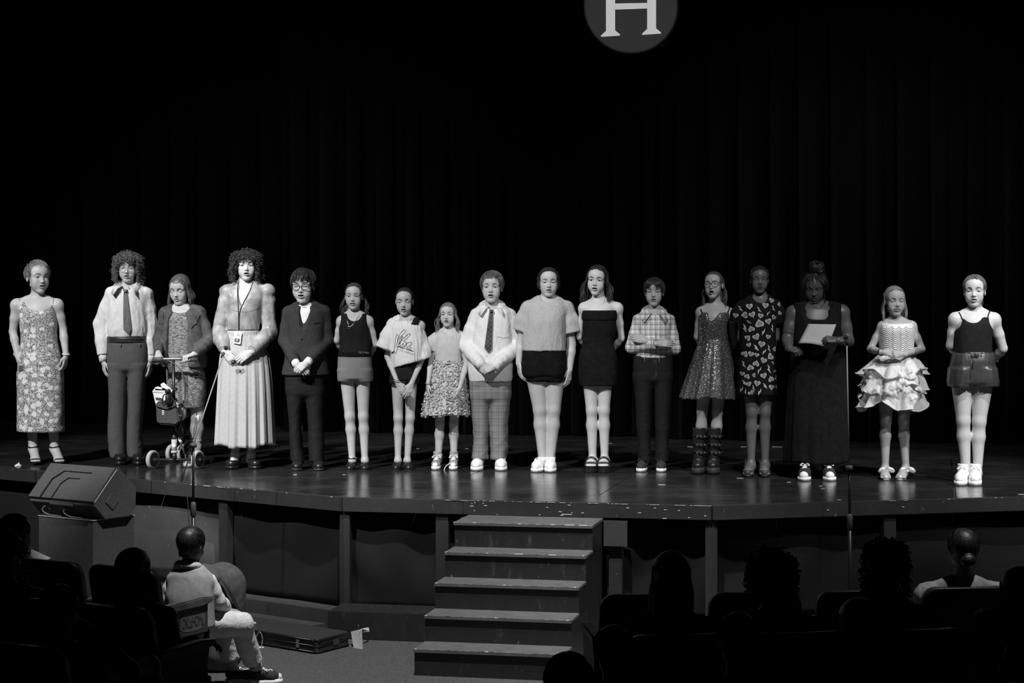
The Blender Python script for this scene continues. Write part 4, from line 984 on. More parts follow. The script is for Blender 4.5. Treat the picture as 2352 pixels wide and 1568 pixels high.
# chipped lip, tape ends and crumbs of tape left on the stage
m = MB()
for k in range(110):
    i = random.choices((0, 1, 1, 1, 2), k=1)[0]; f = random.uniform(.55, 1) if i == 0 else random.uniform(.3, 1) if i == 1 else random.uniform(0, .5); p = seg(i, f); t = np.array(EDGE[i + 1], float) - EDGE[i]; t /= np.linalg.norm(t); nn = np.array([-t[1], t[0]])
    l = random.uniform(.002, .014) if random.random() < .85 else .035; p = p - nn * .0158; z = ZS - random.choice((.001, .001, .001, random.uniform(.01, .09))); d = .002
    m.hexa([ST(*(p + t * a + nn * b), z + c) for c in (-d if z > ZS - .002 else -.004, .0006) for a, b in ((-l, -.0008), (l, -.0008), (l, .004), (-l, .004))])
o = m.out('paint_chips', MAT['chip'], stage); o['kind'] = 'stuff'
for px, py, l, a in ((678, 1090, .028, 0), (1400, 1018, .05, -.3), (1490, 1050, .03, .2), (1590, 1026, .09, -.1), (1710, 1026, .07, -.12), (1785, 1026, .09, 0), (1700, 1098, .05, 0), (1812, 1107, .03, 0), (1885, 1116, .025, 0), (1890, 1122, .025, 0), (1928, 1148, .03, 0), (1520, 1113, .05, .1), (1072, 1030, .03, .2), (960, 1030, .03, .1), (790, 1090, .02, .4), (2230, 1080, .03, .1), (2345, 1135, .04, .1)):
    D = Dst(py); c = P(px, py, D); c[2] = ZS + .0012
    MB().box(c, (l, .012, .0012), np.array(Matrix.Rotation(a - SA, 3, 'Z'))).out('tape_mark', MAT['tape'], stage)
# crumpled tissue by the edge at far left
D = Dst(1070); c = P(42, 1068, D); G = Grid(c - .06, c + .06, .004); G.ell(c + (0, 0, -.004), (.03, .02, .012), k=0); G.cone(c, c + (.006, 0, .022), .012, .004, .01); V, Q = G.skin(0)
o = mkmesh('tissue', V + vnorm(V, Q) * folds(V, .004, 3, 160, 160)[:, None], Q, MAT['paper'], smooth=False); origin_to(o, c); setp(o, 'small crumpled white tissue on the stage edge beside the strappy sandals', 'tissue')
# ------------------------------------------------------------------ curtain
def curtain(u0, u1, v, zb, zt, seed, label, amp=.10, per=.19):
    r = np.random.default_rng(seed); n = int((u1 - u0) / .03); us = np.linspace(u0, u1, n); ph = np.cumsum(r.uniform(.6, 1.4, n) * (us[1] - us[0]) / per * 2 * math.pi)
    am = amp * (.6 + .5 * np.interp(us, np.linspace(u0, u1, 9), r.uniform(0, 1, 9))); V = []
    for k, z in enumerate((zb, .5 * zb + .5 * zt, zt)):
        for u, p, a in zip(us, ph, am): V.append(ST(u + .03 * math.sin(p * 2 + k), v + a * (1 - .25 * k) * math.sin(p) + .02 * math.sin(.3 * p), z + (.008 * math.sin(p) if k == 0 else 0)))
    Fs = [(k * n + i, k * n + i + 1, (k + 1) * n + i + 1, (k + 1) * n + i) for k in range(2) for i in range(n - 1)]
    o = mkmesh('stage_curtain', V, Fs, MAT['curtain']); md = o.modifiers.new('thick', 'SOLIDIFY'); md.thickness = .006; origin_to(o, ST((u0 + u1) / 2, v, zb)); return setp(o, label, 'curtain')
curtain(-3.75, .35, 5.95, ZS + .01, 8.6, 1, 'left half of the black pleated back curtain behind the white shirts', per=.30)
curtain(.15, 8.0, 5.75, ZS + .01, 8.6, 2, 'right half of the black pleated back curtain behind the strapless dress', per=.30)
curtain(-7.0, -3.55, 6.6, ZS + .01, 8.6, 3, 'far left black curtain set furthest back behind the floral slip dress', per=.34)
# ------------------------------------------------------------------ steps
st = empty('stage_steps', ST(.08, -.75, 0), 'five black wooden steps with worn tread edges leading up to the stage', 'steps')
U0, U1, RH, TD = -.386, .548, .163, .263
for k in range(5):
    vf = -1.495 + TD * k; vb = vf + TD if k < 4 else -.02; zt = RH * (k + 1)
    MB().hexa([ST(u, v, z) for z in (zt - .022, zt) for u, v in ((U0, vf), (U1, vf), (U1, vb + .02), (U0, vb + .02))]).out('tread', MAT['tread'], st, bev=.003); MB().hexa([ST(u, v, z) for z in (zt - .0026, zt + .0004) for u, v in ((U0, vf - .0004), (U1, vf - .0004), (U1, vf + .0022), (U0, vf + .0022))]).out('worn_edge_glint', MAT['edge_worn'], st)  # pale front line: tread wear, with the bevel's highlight painted into its colour
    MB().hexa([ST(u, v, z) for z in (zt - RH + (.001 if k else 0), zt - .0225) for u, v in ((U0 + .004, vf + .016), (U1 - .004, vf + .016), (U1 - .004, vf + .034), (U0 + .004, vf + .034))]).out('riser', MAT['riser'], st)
    for f in ((.008, .022), (.48, .50), (.965, .98)) if k < 3 else ((.01, .022), (.3, .31), (.50, .56), (.74, .79), (.975, .985)) if k == 3 else ((.0, .014), (.14, .165), (.47, .49), (.60, .612), (.70, .73), (.8, .87), (.9, .96)):
        MB().hexa([ST(U0 + (U1 - U0) * a, v, z) for z in (zt - .003, zt + .001) for a, v in ((f[0], vf - .001), (f[1], vf - .001), (f[1], vf + .008), (f[0], vf + .008))]).out('chipped_edge', MAT['tape'], st)
prof = [(-1.47, 0.), (-1.47, RH - .023)]
for k in range(1, 5): prof += [(-1.47 + TD * k, RH * k - .023), (-1.47 + TD * k, RH * (k + 1) - .023)]
prof += [(-.02, RH * 5 - .023), (-.02, 0.)]
for u in (U0 + .006, U1 - .024): MB().prism(prof, lambda v, z, w: ST(u + .018 * w, v, z)).out('side_panel', MAT['riser'], st)
for u, n in ((U0 - .045, 0), (U1 + .005, 1)):
    MB().hexa([ST(u + a, v, z) for z in (.63, .80) for a, v in ((0, -.03), (.055 if n == 0 else .16, -.03), (.055 if n == 0 else .16, -.012), (0, -.012))]).out('mounting_cleat', MAT['ply'], st)
# ------------------------------------------------------------------ hanging round emblem
sc = P(1449, 15, 16.6); sg = empty('round_sign', sc + (0, .02, 0), 'round dark hanging sign with a white serif letter H', 'sign')
k = 16.6 / FPX; R_ = 112 * k
MB().lathe([(R_ - .006, -.015), (R_, -.009), (R_, .012), (R_ - .006, .015)], sc, (0, 1, 0), 72).out('disc', MAT['sign_face'], sg, smooth=False)
def sgn(pts, y): return [np.array((sc[0] + (x - 1449) * k, sc[1] - y, sc[2] - (py - 15) * k)) for x, py in pts]
def halfleg(x0, x1, yb, d): return [(x0, -32), (x1, -32 - d), (x1, yb - 13), (x1 + 11.5, yb - 3.5), (x1 + 11, yb - 1), (x0 - 11, yb + 2), (x0 - 11.5, yb - 1), (x0, yb - 12)]
for pts in (halfleg(1391.5, 1412.5, 83.5, 0), halfleg(1486, 1506.5, 79, 1), [(1412.7, 9), (1485.8, 7.5), (1485.8, 20.5), (1412.7, 23)]):
    A = sgn(pts, .024); B = sgn(pts, .0155); n = len(pts); MB().add(A + B, [tuple(range(n)), tuple(range(2 * n - 1, n - 1, -1))] + [(i, (i + 1) % n, n + (i + 1) % n, n + i) for i in range(n)]).out('letter_stroke', MAT['sign_white'], sg)
for pts in (([(1380, -52), (1424, -54), (1412.5, -41), (1391.5, -40)]), ([(1474, -56), (1518, -58), (1506.5, -44), (1486, -43)])):
    A = sgn(pts, .024); B = sgn(pts, .0155); MB().add(A + B, [(0, 1, 2, 3), (7, 6, 5, 4), (0, 1, 5, 4), (1, 2, 6, 5), (2, 3, 7, 6), (3, 0, 4, 7)]).out('letter_serif', MAT['sign_white'], sg)
MB().tube([sc + (-.2, .04, .25), sc + (-.2, .04, 4.2)], .006).tube([sc + (.2, .04, .25), sc + (.2, .04, 4.2)], .006).out('hanging_wire', MAT['black_metal'], sg)
q = [sc + np.array(((x - 1449) * k, .0, -(y - 15) * k)) for x, y in ((1517, 104), (1526, 105), (1531, 99), (1534, 92))]; MB().tube(q, .004).out('loose_tape', MAT['fascia'], sg)
# ------------------------------------------------------------------ wedge monitor on its box
B0 = np.array([-2.945, 14.0]); A1 = np.array([-.82, .57]); A1 /= np.linalg.norm(A1); A2 = np.array([.57, .82]); A2 /= np.linalg.norm(A2)
def SP(a, s, z): p = B0 + A1 * a + A2 * s; return np.array([p[0], p[1], z])
bx = empty('speaker_box', SP(.28, .2, 0), 'tall black box with pale top edges standing under the wedge monitor', 'box')
MB().hexa([SP(a, s_, z) for z in (0, .728) for a, s_ in ((0, 0), (.56, 0), (.56, .40), (0, .40))]).out('body', MAT['riser_box'], bx, bev=.004)
for q in (((0, -.003), (.56, -.003)), ((-.003, 0), (-.003, .40))):
    MB().tube([SP(*q[0], .727), SP(*q[1], .727)], .0035, 6).out('edge_trim', MAT['box_edge'], bx)
sp = empty('wedge_monitor', SP(.28, .2, .73), 'black wedge stage monitor facing the singers from its box by the left stage edge', 'speaker')
prof = [(.07, .733), (-.035, .835), (-.03, .85), (.185, 1.075), (.20, 1.082), (.215, 1.078), (.37, .935), (.375, .92), (.37, .80), (.30, .733)]
m = MB(); m.prism([(s_, z) for s_, z in prof], lambda s_, z, w: SP(-.045 + .66 * w, s_, z)); o = m.out('cabinet', MAT['black_plastic'], sp, bev=.004)
nf = np.array([-.72, .694]); tf = np.array([.694, .72])      # (s, z) normal and up-slope of the back face
def BF(a, t, o_): s_, z = np.array([-.03, .85]) + tf * t + nf * o_; return SP(a, s_, z)
# two nested raised steps of the moulded back
def stepframe(poly, inner, o0, o1, name):
    A = [BF(*p, o1) for p in poly]; I = [BF(*p, o1) for p in inner]; J = [BF(*p, o0) for p in inner]; Bq = [BF(*p, o0) for p in poly]; n = len(poly); Fs = []
    for i in range(n): j = (i + 1) % n; Fs += [(i, j, n + j, n + i), (n + i, n + j, 2 * n + j, 2 * n + i), (3 * n + i, 3 * n + j, j, i)]
    MB().add(A + I + J + Bq, Fs).out(name, MAT['black_plastic'], sp)
stepframe([(-.045, .0), (.615, .0), (.615, .2), (.615, .308), (-.045, .308), (-.045, .15)], [(.12, .001), (.50, .001), (.50, .17), (.43, .25), (.14, .25), (.12, .15)], -.002, .026, 'back_rim')
stepframe([(.122, .002), (.498, .002), (.498, .17), (.43, .249), (.142, .249), (.122, .15)], [(.22, .004), (.40, .004), (.40, .15), (.36, .20), (.24, .20), (.22, .16)], -.002, .013, 'back_step')
MB().hexa([SP(-.052, *p) if d else SP(-.04, *p) for d in (0, 1) for p in ((.07, .85), (.14, .79), (.20, .85), (.13, .91))]).out('side_handle', MAT['black_plastic'], sp, bev=.003)
MB().hexa([BF(a, .0 - .0, o_) for o_ in (-.04, .017) for a in ()] or [SP(a, s_, z) for z in (.82, .85) for a, s_ in ((.16, -.042), (.40, -.042), (.40, -.02), (.16, -.02))]).out('lower_lip', MAT['black_plastic'], sp, bev=.003)
MB().tube([SP(-.046, -.03, .86), SP(-.046, .18, 1.072)], .003, 6).out('side_seam', MAT['box_edge'], sp)
for nm, a, lab in (('speaker_cable', .25, 'pale cable with silver plug looping under the wedge monitor, nearer its middle'), ('speaker_cable', .47, 'thin pale cable looping under the left end of the wedge monitor')):
    c = crom([SP(a - .02, .02, .775), SP(a + .01, -.0, .805), SP(a + .04, -.01, .77), SP(a - .01, .0, .742), SP(a - .09, .015, .735), SP(a - .14, .008, .7345)], 20)
    V, Fs = tubes([c], [.0055], 7); o = mkmesh(nm, V, Fs, MAT['cable']); origin_to(o, c[0]); setp(o, lab, 'cable')
# ------------------------------------------------------------------ microphone stands
def stand(base, zclutch, ztop, pivot_to, tail, label, tilt=0.):
    b = np.array(base); r = empty('microphone_stand', b, label, 'microphone stand'); top = b + (tilt * ztop, 0, ztop)
    w = lambda z: b + (tilt * z, 0, z)
    MB().lathe([(.13, 0), (.13, .012), (.11, .022), (.02, .03), (.02, .05)], b, k=28).out('base', MAT['black_metal'], r, smooth=False)
    MB().tube([w(.03), w(zclutch)], .0125, 12).out('lower_pole', MAT['black_metal'], r, True)
    MB().lathe([(.014, -.05), (.019, -.045), (.020, .02), (.016, .04), (.012, .045)], w(zclutch), k=14).out('clutch', MAT['black_plastic'], r, True)
    MB().tube([w(zclutch), top], .0088, 10).out('upper_pole', MAT['black_metal'], r, True)
    MB().lathe([(.015, -.022), (.017, 0), (.015, .022)], top, (1, 0, 0), 12).lathe([(.008, -.04), (.012, -.03), (.012, -.012)], top, (0, 1, 0), 10).out('boom_knuckle', MAT['black_plastic'], r, True)
    p = np.array(pivot_to); d = (p - top) / np.linalg.norm(p - top); MB().tube([top - d * tail, p], .0048, 10).out('boom', MAT['steel' if False else 'cable'], r, True)
    return r, p, d, top
D = 13.2; b = P(444, 1200, D); b[2] = 0
r_, tip, d_, top_ = stand(b, .90, P(445, 1022, D)[2], P(512, 818, D + .25), .26, 'black microphone stand with a long boom tilted right before the long grey skirt')
mic = empty('microphone', tip, 'small black microphone tilted on the boom before the satin blouse', 'microphone'); q0 = P(509, 822, D + .25); q1 = P(519, 799, D + .27)
MB().tube([q0, q0 * .45 + q1 * .55], .009, 10).out('body', MAT['black_metal'], mic, True)
G = Grid(q1 - .05, q1 + .05, .004); G.ell(q1, (.015, .015, .016), k=0); V, Q = G.skin(1); mkmesh('windscreen', V, Q, MAT['foam'], mic)
c = crom([top_ - d_ * .25, P(428, 1095, D - .02), P(426, 1120, D - .03), P(431, 1150, D - .03), P(433, 1185, D - .02), P(436, 1240, D), P(440, 1320, D)], 26); V, Fs = tubes([c], [.0035], 6); o = mkmesh('microphone_cable', V, Fs, MAT['black_plastic']); origin_to(o, c[0]); setp(o, 'thin black cable dangling from the tilted boom of the left microphone', 'cable')
D = 12.75; b = P(1955.5, 1300, D); b[2] = 0
r_, tip, d_, top_ = stand(b, P(0, 1196, D)[2], P(0, 1074, D)[2], P(1945, 790, D + .06), .02, 'straight upright microphone stand in front of the long black skirt', -.012)
mic = empty('microphone', tip, 'small black microphone upright on the thin rod before the long black skirt', 'microphone'); q0 = P(1945, 791, D + .06); q1 = P(1943, 774, D + .05)
MB().tube([q0, q0 * .4 + q1 * .6], .009, 10).out('body', MAT['black_metal'], mic, True)
G = Grid(q1 - .05, q1 + .05, .004); G.ell(q1, (.016, .016, .016), k=0); V, Q = G.skin(1); mkmesh('windscreen', V, Q, MAT['foam'], mic)
# ------------------------------------------------------------------ instrument case and oddments on the carpet
FR = np.array([-1.26, 12.84]); cu = np.array([.771, -.637]); cv = np.array([.53, .848]); CL, CW, CH = .98, .37, .092
def CS(a, b_, z): p = FR - cu * a + cv * b_; return np.array([p[0], p[1], z])
cs = empty('instrument_case', CS(CL / 2, CW / 2, 0), 'black rectangular instrument case lying flat on the carpet left of the steps', 'instrument case')
out = [(.03, 0), (CL - .03, 0), (CL, .03), (CL, CW - .03), (CL - .03, CW), (.03, CW), (0, CW - .03), (0, .03)]
MB().prism(out, lambda a, b_, w: CS(a, b_, .004 + w * .046)).out('lower_shell', MAT['leather'], cs, bev=.006)
MB().prism(out, lambda a, b_, w: CS(a, b_, .053 + w * .041)).out('lid', MAT['leather'], cs, bev=.008)
for z in (.012, .0515, .088): V, Fs = tubes([np.array([CS(a * 1.0 + (-.002 if a < .1 else .002), b_ + (-.002 if b_ < .1 else .002), z) for a, b_ in out + out[:1]])], [.0042], 6); mkmesh('piping', V, Fs, MAT['shoe_black'], cs)
for a, b_, n in ((.17, 0, 0), (.8, 0, 0), (0, .2, 1)):
    M = np.stack([np.append(cu, 0), np.append(cv, 0), (0, 0, 1)], 1); MB().box(CS(a, b_, .052) + (M @ np.array([0, -.004, 0]) if n == 0 else M @ np.array([.004, 0, 0])), (.03, .007, .05) if n == 0 else (.007, .06, .036), M).out('latch', MAT['steel' if n == 0 else 'ply'], cs, bev=.002)
for a, b_, l, an, lab in ((.80, .17, .075, .1, 'white pen lying on the instrument case, the longer of two'), (.79, .19, .04, .0, 'short white pen beside the longer one on the instrument case')):
    c = CS(a, b_, .098); d = np.append(cu, 0); o = MB().tube([c - d * l, c + d * l * .8, c + d * l], .004, 8).out('pen', MAT['paper'], None, True); origin_to(o, c); setp(o, lab, 'pen')
pb = P(827, 1472, Dfl(1474)); pb[2] = 0
bk = empty('booklet', pb, 'pale open booklet standing tented behind the instrument case', 'booklet')
w0, w1 = P(812, 1475, 13.08), P(846, 1470, 13.23); w0[2] = w1[2] = 0; tp0, tp1 = P(806, 1450, 13.18), P(847, 1441, 13.33)
MB().hexa([w0, w0 + (0.003, .004, 0), tp0 + (.003, .004, 0), tp0, P(832, 1474, 13.03) * (1, 1, 0), P(832, 1474, 13.03) * (1, 1, 0) + (.003, .004, 0), P(830, 1444, 13.13) + (.003, .004, 0), P(830, 1444, 13.13)]).out('left_cover', MAT['paper_grey'], bk)
MB().hexa([P(830, 1444, 13.13), P(830, 1444, 13.13) + (0, .004, .002), tp1 + (0, .004, .002), tp1, P(824, 1452, 13.10), P(824, 1452, 13.10) + (0, .004, .002), P(848, 1450, 13.29) + (0, .004, .002), P(848, 1450, 13.29)]).out('right_cover', MAT['paper'], bk)
pp = P(590, 1487, Dfl(1487)); o = MB().box(pp + (0, 0, .0015), (.085, .05, .002), np.array(Matrix.Rotation(.4, 3, 'Z'))).out('paper_scrap', MAT['paper'], None); origin_to(o, pp); setp(o, 'white scrap of paper on the carpet beside the instrument case', 'paper')
c = crom([pp + (-.02, .03, .004), pp + (-.01, .02, .06), pp + (.015, .02, .10), pp + (.035, .01, .06), pp + (.03, 0, .006)], 18); V, Fs = tubes([c], [.004], 6); o = mkmesh('strap_loop', V, Fs, MAT['cable']); origin_to(o, c[0]); setp(o, 'pale loop of strap standing on the paper scrap near the instrument case', 'strap')
# ------------------------------------------------------------------ the singers, from stage right (picture left) on
HANG_A = ((.1, -.15, -1), (-1, -.35, 0), (0, -1, 0)); HANG_B = ((-.1, -.15, -1), (1, -.35, 0), (0, -1, 0))
BACK_A = ((.7, .3, -.3), (0, 1, 0), (0, 0, -1)); BACK_B = ((-.7, .3, -.3), (0, 1, 0), (0, 0, -1))
CA = (0, 540, 2.8); CB = (330, 540, 2.8); CC = (630, 580, 2.9028); CD = (950, 580, 2.9028); CE = (1180, 580, 2.9026); CF = (1540, 580, 2.903); CG = (1760, 570, 2.8); CH = (1992, 590, 2.903)
# 1 --- floral slip dress
p = Per('person in a floral slip dress and strappy sandals, short cropped hair, looking aside', CA, (243, 168, 372), 1.0, 1.05, foot=1478, yaw=36, pitch=3, skin='skin_pale')
p.heels = .05; p.fm.update(op=.55, e=.7, brow='hair_brown', gaze=(.4, -1, 0))
p.frame((242, 395), (108, 436), (368, 436), [(412, 175, 305, .06), (450, 128, 358, .085), (520, 128, 365, .105), (650, 137, 365, .095), (800, 122, 393, .11), (900, 118, 402, .11)])
p.arm('a', (84, 620, .03), (112, 772, -.04), ((.7, -.45, -.5), (-.15, -.6, .8), (.2, -1, -.3), 'fist')).arm('b', (405, 605, .04), (425, 775, -.02), (*HANG_B, 'relax'))
p.leg((205, 860), (190, 1090), (213, 1385), .022, 228).leg((318, 860), (332, 1090), (350, 1385), .022, 385); p.build_body()
b = p.cloth('dress', 'floral', [(425, 140, 350, .09), (470, 124, 362, .108), (520, 122, 370, .118), (650, 132, 368, .106), (740, 124, 382, .114), (800, 118, 396, .122), (900, 112, 408, .13), (1100, 110, 415, .135), (1262, 112, 414, .14)], cuts=[('ell', p.c(246, 404, -.08), (.125, .16, .102))], fold=.005, sx=9, sz=20, h=.007)
p.stick('strap', 'floral', p.body, [[(141, 446), (134, 425), (124, 394)], [(350, 438), (346, 410), (335, 378)]], .0035, p.root, .002)
p.hair_out(p.hair_shell(.15, 10.0, low=8.2), *p.locks_short(330, 5.5, .5, .25, .27, seed=1, sweep=.9, zmin=15.0, messy=.3, frontz=18.0), 'hair_light')
p.ring('wristwatch', 'shoe_white', p.arms[1][2] + (0, 0, .012), (.05, -.05, 1), .027, .007); p.shoe('sandal', 0, 'shoe_black', 'shoe_black', toe=228); p.shoe('sandal', 1, 'shoe_black', 'shoe_black', toe=385)
p.stick('earring', 'steel', p.body, [[(200, 318), (201, 324)]], .005, p.root, .003)
q = p.c(142, 856, -.10); o = MB().box((0, 0, 0), (.05, .022, .05)).out('handheld_device', MAT['black_plastic'], None, bev=.005); o.location = tuple(q); setp(o, 'small black device held in the fist beside the floral slip dress', 'device')
# 2 --- white shirt, tie, jeans
p = Per('person in white shirt, grey tie, studded belt and blue jeans, big curly hair', CA, (822, 118, 300), 1.02, .9, foot=1477, yaw=4, pitch=6, skin='skin_pale')
p.fm.update(op=.55, e=.35, brow='hair_brown')
p.frame((822, 322), (718, 362), (938, 366), [(332, 760, 890, .06), (372, 715, 940, .09), (500, 705, 940, .10), (640, 700, 940, .10), (740, 698, 945, .105)])
p.arm('a', (650, 570, .04), (664, 808, -.02), ((.12, -.1, -1), (-1, -.5, 0), (.3, -1, 0), 'relax')).arm('b', (975, 575, .04), (968, 812, 0), ((-.05, -.1, -1), (1, -.3, 0), (0, -1, 0), 'relax'))
p.leg((760, 800), (758, 1100), (768, 1400)).leg((880, 800), (872, 1100), (880, 1400)); p.build_body()
s0 = p.sleeve(0, (0, .5, 1, 1.45, 1.85), (.056, .060, .064, .056, .044)); s1 = p.sleeve(1, (0, .5, 1, 1.45, 1.85), (.056, .056, .058, .050, .042))
b = p.cloth('shirt', 'white_shirt', [(330, 755, 895, .07), (372, 700, 950, .102), (500, 692, 952, .118), (600, 690, 952, .118), (655, 698, 940, .108)], [s0, s1], shoulders=.012, fold=.005, sx=20, sz=9, cuts=[('ell', p.c(822, 318, -.05), (.055, .09, .045))])
for i in (0, 1): A, E, W, _ = p.arms[i]; V, Fs = tubes([np.array([E + (W - E) * .80, E + (W - E) * 1.02])], [[.037, .033]], 16); mkmesh('cuff', V, Fs, MAT['white_shirt'], p.root)
p.collar('white_shirt', 284, 336)
p.patch('tie', 'tie_grey', b, [[(812, 352), (834, 352), (862, 600), (848, 638), (814, 606)]], .018, sub=3); p.patch('tie_knot', 'tie_grey', b, [[(802, 338), (840, 338), (834, 362), (814, 362)]], .036, sub=1)
p.skirt('belt', 'belt', [(652, 690, 945, .112), (692, 690, 948, .114)], 3, (0, 0), nr=4, nseg=60)
p.pants('jeans', 'denim', [(690, 688, 950, .112), (760, 690, 956, .118), (850, 694, 952, .11)], [(830, 692, 822, .105), (960, 698, 822, .10), (1100, 700, 815, .09, .0), (1260, 692, 810, .088), (1380, 702, 812, .092), (1428, 708, 815, .10)], [(830, 822, 950, .105), (960, 824, 938, .10), (1100, 822, 926, .09), (1260, 816, 915, .088), (1380, 818, 918, .092), (1422, 822, 918, .10)], fold=.0035, sx=22, sz=17)
jn = [o for o in p.root.children if o.name.startswith('jeans')][0]; p.stick('seam', 'print_mid', jn, [[(850, 706), (852, 790), (838, 842), (832, 880)], [(866, 706), (866, 800), (846, 838)], [(698, 716), (720, 728), (768, 722), (778, 700)], [(700, 780), (700, 900), (704, 1000)], [(845, 980), (850, 1080), (838, 1180)]], .0014, jn, .001); p.stick('belt_loop', 'denim', jn, [[(796, 694), (796, 716)], [(914, 694), (916, 716)]], .005, jn, .004)
bv = [o for o in p.root.children if o.name.startswith('belt') and 'loop' not in o.name][0]; m = MB(); B = p.bvh(bv)
for i in range(24):
    for y in (662, 681):
        w = p.c(696 + i * 10.6, y); f = p.front(B, w[0], w[2], 0)
        if f is not None: m.lathe([(.0042, 0), (.003, .003)], f, (0, -1, 0), 6)
m.out('belt_stud', MAT['steel'], bv)
p.shoe('oxford', 0, 'shoe_black', 'shoe_black', toe=768, wide=1.15, lift=.035); p.shoe('oxford', 1, 'shoe_black', 'shoe_black', toe=890, wide=1.15, lift=.035)
l, r = p.locks_curly(330, 3.0, 1.24, 1.0, .40, 5.5, wide=1.22, turns=1.4); l2, r2 = p.locks_curly(110, -3., 1.28, 1.0, .36, 6, seed=3, wide=1.3, turns=1.5)
l3 = [crom([(x, -7.5, 19.5), (x * 1.3 + .3, -9.3, 17.5), (x * 1.2 - .3, -9.2, 15.6), (x * 1.5, -8.9, 14 + abs(x) * .2)], 9) for x in (-4, -2.9, -1.4, 1.2, 2.8, 4.2)]
p.hair_out(p.hair_shell(1.0, 9.4, low=4.0, ears=False), l + l2 + l3, r + r2 + [.3 * np.sin(np.linspace(.6, 2.9, 9)) for _ in l3], 'hair_mid'); p.glasses('frame_wire', 2.3, 2.2, .09, 2.0, 10.7)
# 3 --- knit dress, suede jacket, leaning on the scooter
p = Per('person in grey suede jacket and flecked knit dress leaning on a knee scooter', CB, (232, 258, 438), .94, 1.05, foot=1492, yaw=-14, pitch=16, skin='skin_pale')
p.fm.update(op=.4, e=.0, brow='hair_brown', jw=1.05)
p.frame((238, 462), (142, 492), (350, 488), [(470, 190, 290, .06), (505, 140, 345, .09), (600, 142, 345, .115), (760, 148, 345, .11), (900, 148, 385, .12), (960, 165, 385, .12)])
p.arm('a', (96, 670, .02), (94, 760, -.20), ((.1, -.75, -.5), (-.1, -.5, 1), (1, -.1, .1), 'grip')).arm('b', (425, 680, .0), (318, 768, -.24), ((-.7, -.6, -.2), (-.2, -.4, 1), (-.5, .6, .3), 'grip'))
p.leg((235, 930), (232, 1150, -.10), (232, 1180, .30), r=(1, 1, .9)).leg((335, 930), (345, 1160), (330, 1375), r=(1, 1.05, 1.05))
p.legs[0][2][2] = ZS + .42; p.build_body()
b = p.cloth('dress', 'knit', [(492, 165, 300, .09), (540, 145, 330, .118), (650, 146, 340, .125), (780, 146, 345, .12), (900, 146, 398, .135), (1000, 150, 402, .135), (1108, 160, 390, .13)], shoulders=0, fold=.003, cuts=[('ell', p.c(236, 462, -.06), (.072, .12, .048))])
R1 = p.sleeve(0, (0, .5, 1, 1.5, 1.95), (.060, .056, .054, .046, .040)); R2 = p.sleeve(1, (0, .5, 1, 1.5, 1.95), (.060, .058, .056, .048, .040))
j = p.cloth('jacket', 'suede', [(478, 150, 330, .10), (520, 118, 375, .125), (640, 112, 388, .14), (800, 112, 408, .145), (850, 120, 405, .145)], [R1, R2], shoulders=.018, fold=.004, k=.02,
    cuts=[('cone', p.c(218, 440, -.15), p.c(222, 900, -.2), .085, .085, .01, None), ('ell', p.c(236, 455, -.05), (.075, .16, .07)), ('cone', p.c(215, 560, -.15), p.c(205, 920, -.15), .09, .10, .01, None)])
p.patch('lapel', 'suede', j, [[(318, 492), (356, 486), (372, 508), (352, 562), (318, 600)], [(134, 486), (112, 504), (104, 540), (124, 575), (140, 560)]], .010, sub=2)
for x, y in ((349, 562), (104, 562), (382, 480)):
    p.stick('snap_button', 'steel', j, [[(x, y), (x + 1, y + 1)]], .006, j, .010)
p.patch('belt_tab', 'suede', b, [[(340, 868), (376, 878), (372, 908), (334, 900)]], .012); p.stick('buckle', 'steel', b, [[(340, 880), (372, 878), (370, 906), (338, 904), (340, 880)]], .004, b, .016)
l, r = p.locks_long(120, -2.5, 1.6, .45, 1.2, -24, r=.55, seed=2, zj=1.0, top=22.0); p.hair_out(p.hair_shell(.5, 9.6, low=1.0, ears=False, back=.5), l, r, 'hair_mid')
p.shoe('hightop', 1, 'shoe_grey', 'sole_white', toe=268, lift=.03); p.patch('shin_bandage', 'white_band', p.body, [[(342, 1150), (366, 1154), (358, 1200), (340, 1194)]], .004, p.root, sub=2)
for y in (1298, 1318): p.ring('sock_stripe', 'sock_white', (p.legs[1][1] * .0 + p.c(334, y, .0)) + (0, .01, 0), (0, 0, 1), .046, .005)
A = p.legs[1][2]; V, Fs = tubes([np.array([A + (0, 0, .0), A + (.004, 0, .11)])], [[.040, .049]], 16); mkmesh('sock', V, Fs, MAT['sock_grey'], p.root)
P3 = p
# knee scooter
D = p.D0 - .28; sc_ = empty('knee_scooter', (p.c(205, 0)[0], D + .2, ZS), 'black knee scooter with pale tyres, grey basket and a bright front fork label', 'scooter')
X = lambda x, y, d=0.: P(CB[0] + x / CB[2], CB[1] + y / CB[2], D + d)
zw = .075; W_ = []
wl, wr_ = X(58, 1440), X(348, 1442); 
for w in (wl, wr_, X(182, 1440, .62), X(250, 1440, .62)):
    w = np.array([w[0], w[1], ZS + zw]); ax = np.array([.89, -.45, 0]); t = []
    a = np.linspace(0, 2 * math.pi, 29)[:-1]; prof = [(.060, -.017), (.071, -.016), (.0750, -.008), (.0752, .008), (.071, .016), (.060, .017), (.056, .0), (.060, -.017)]
    o = MB().lathe(prof[:6], w, ax, 28).out('wheel', MAT['tyre'], sc_, True); MB().lathe([(.052, -.0185), (.058, -.0185), (.058, .0185), (.052, .0185)], w, ax, 22).out('hub_disc', MAT['hub'], o); MB().lathe([(.014, -.024), (.014, .024)], w, ax, 12).out('hub_cap', MAT['steel'], o)
    W_.append(w)
MB().tube([W_[0], W_[1]], .012, 10).out('front_axle', MAT['black_metal'], sc_, True); MB().tube([W_[2], W_[3]], .010, 10).out('rear_axle', MAT['black_metal'], sc_, True)
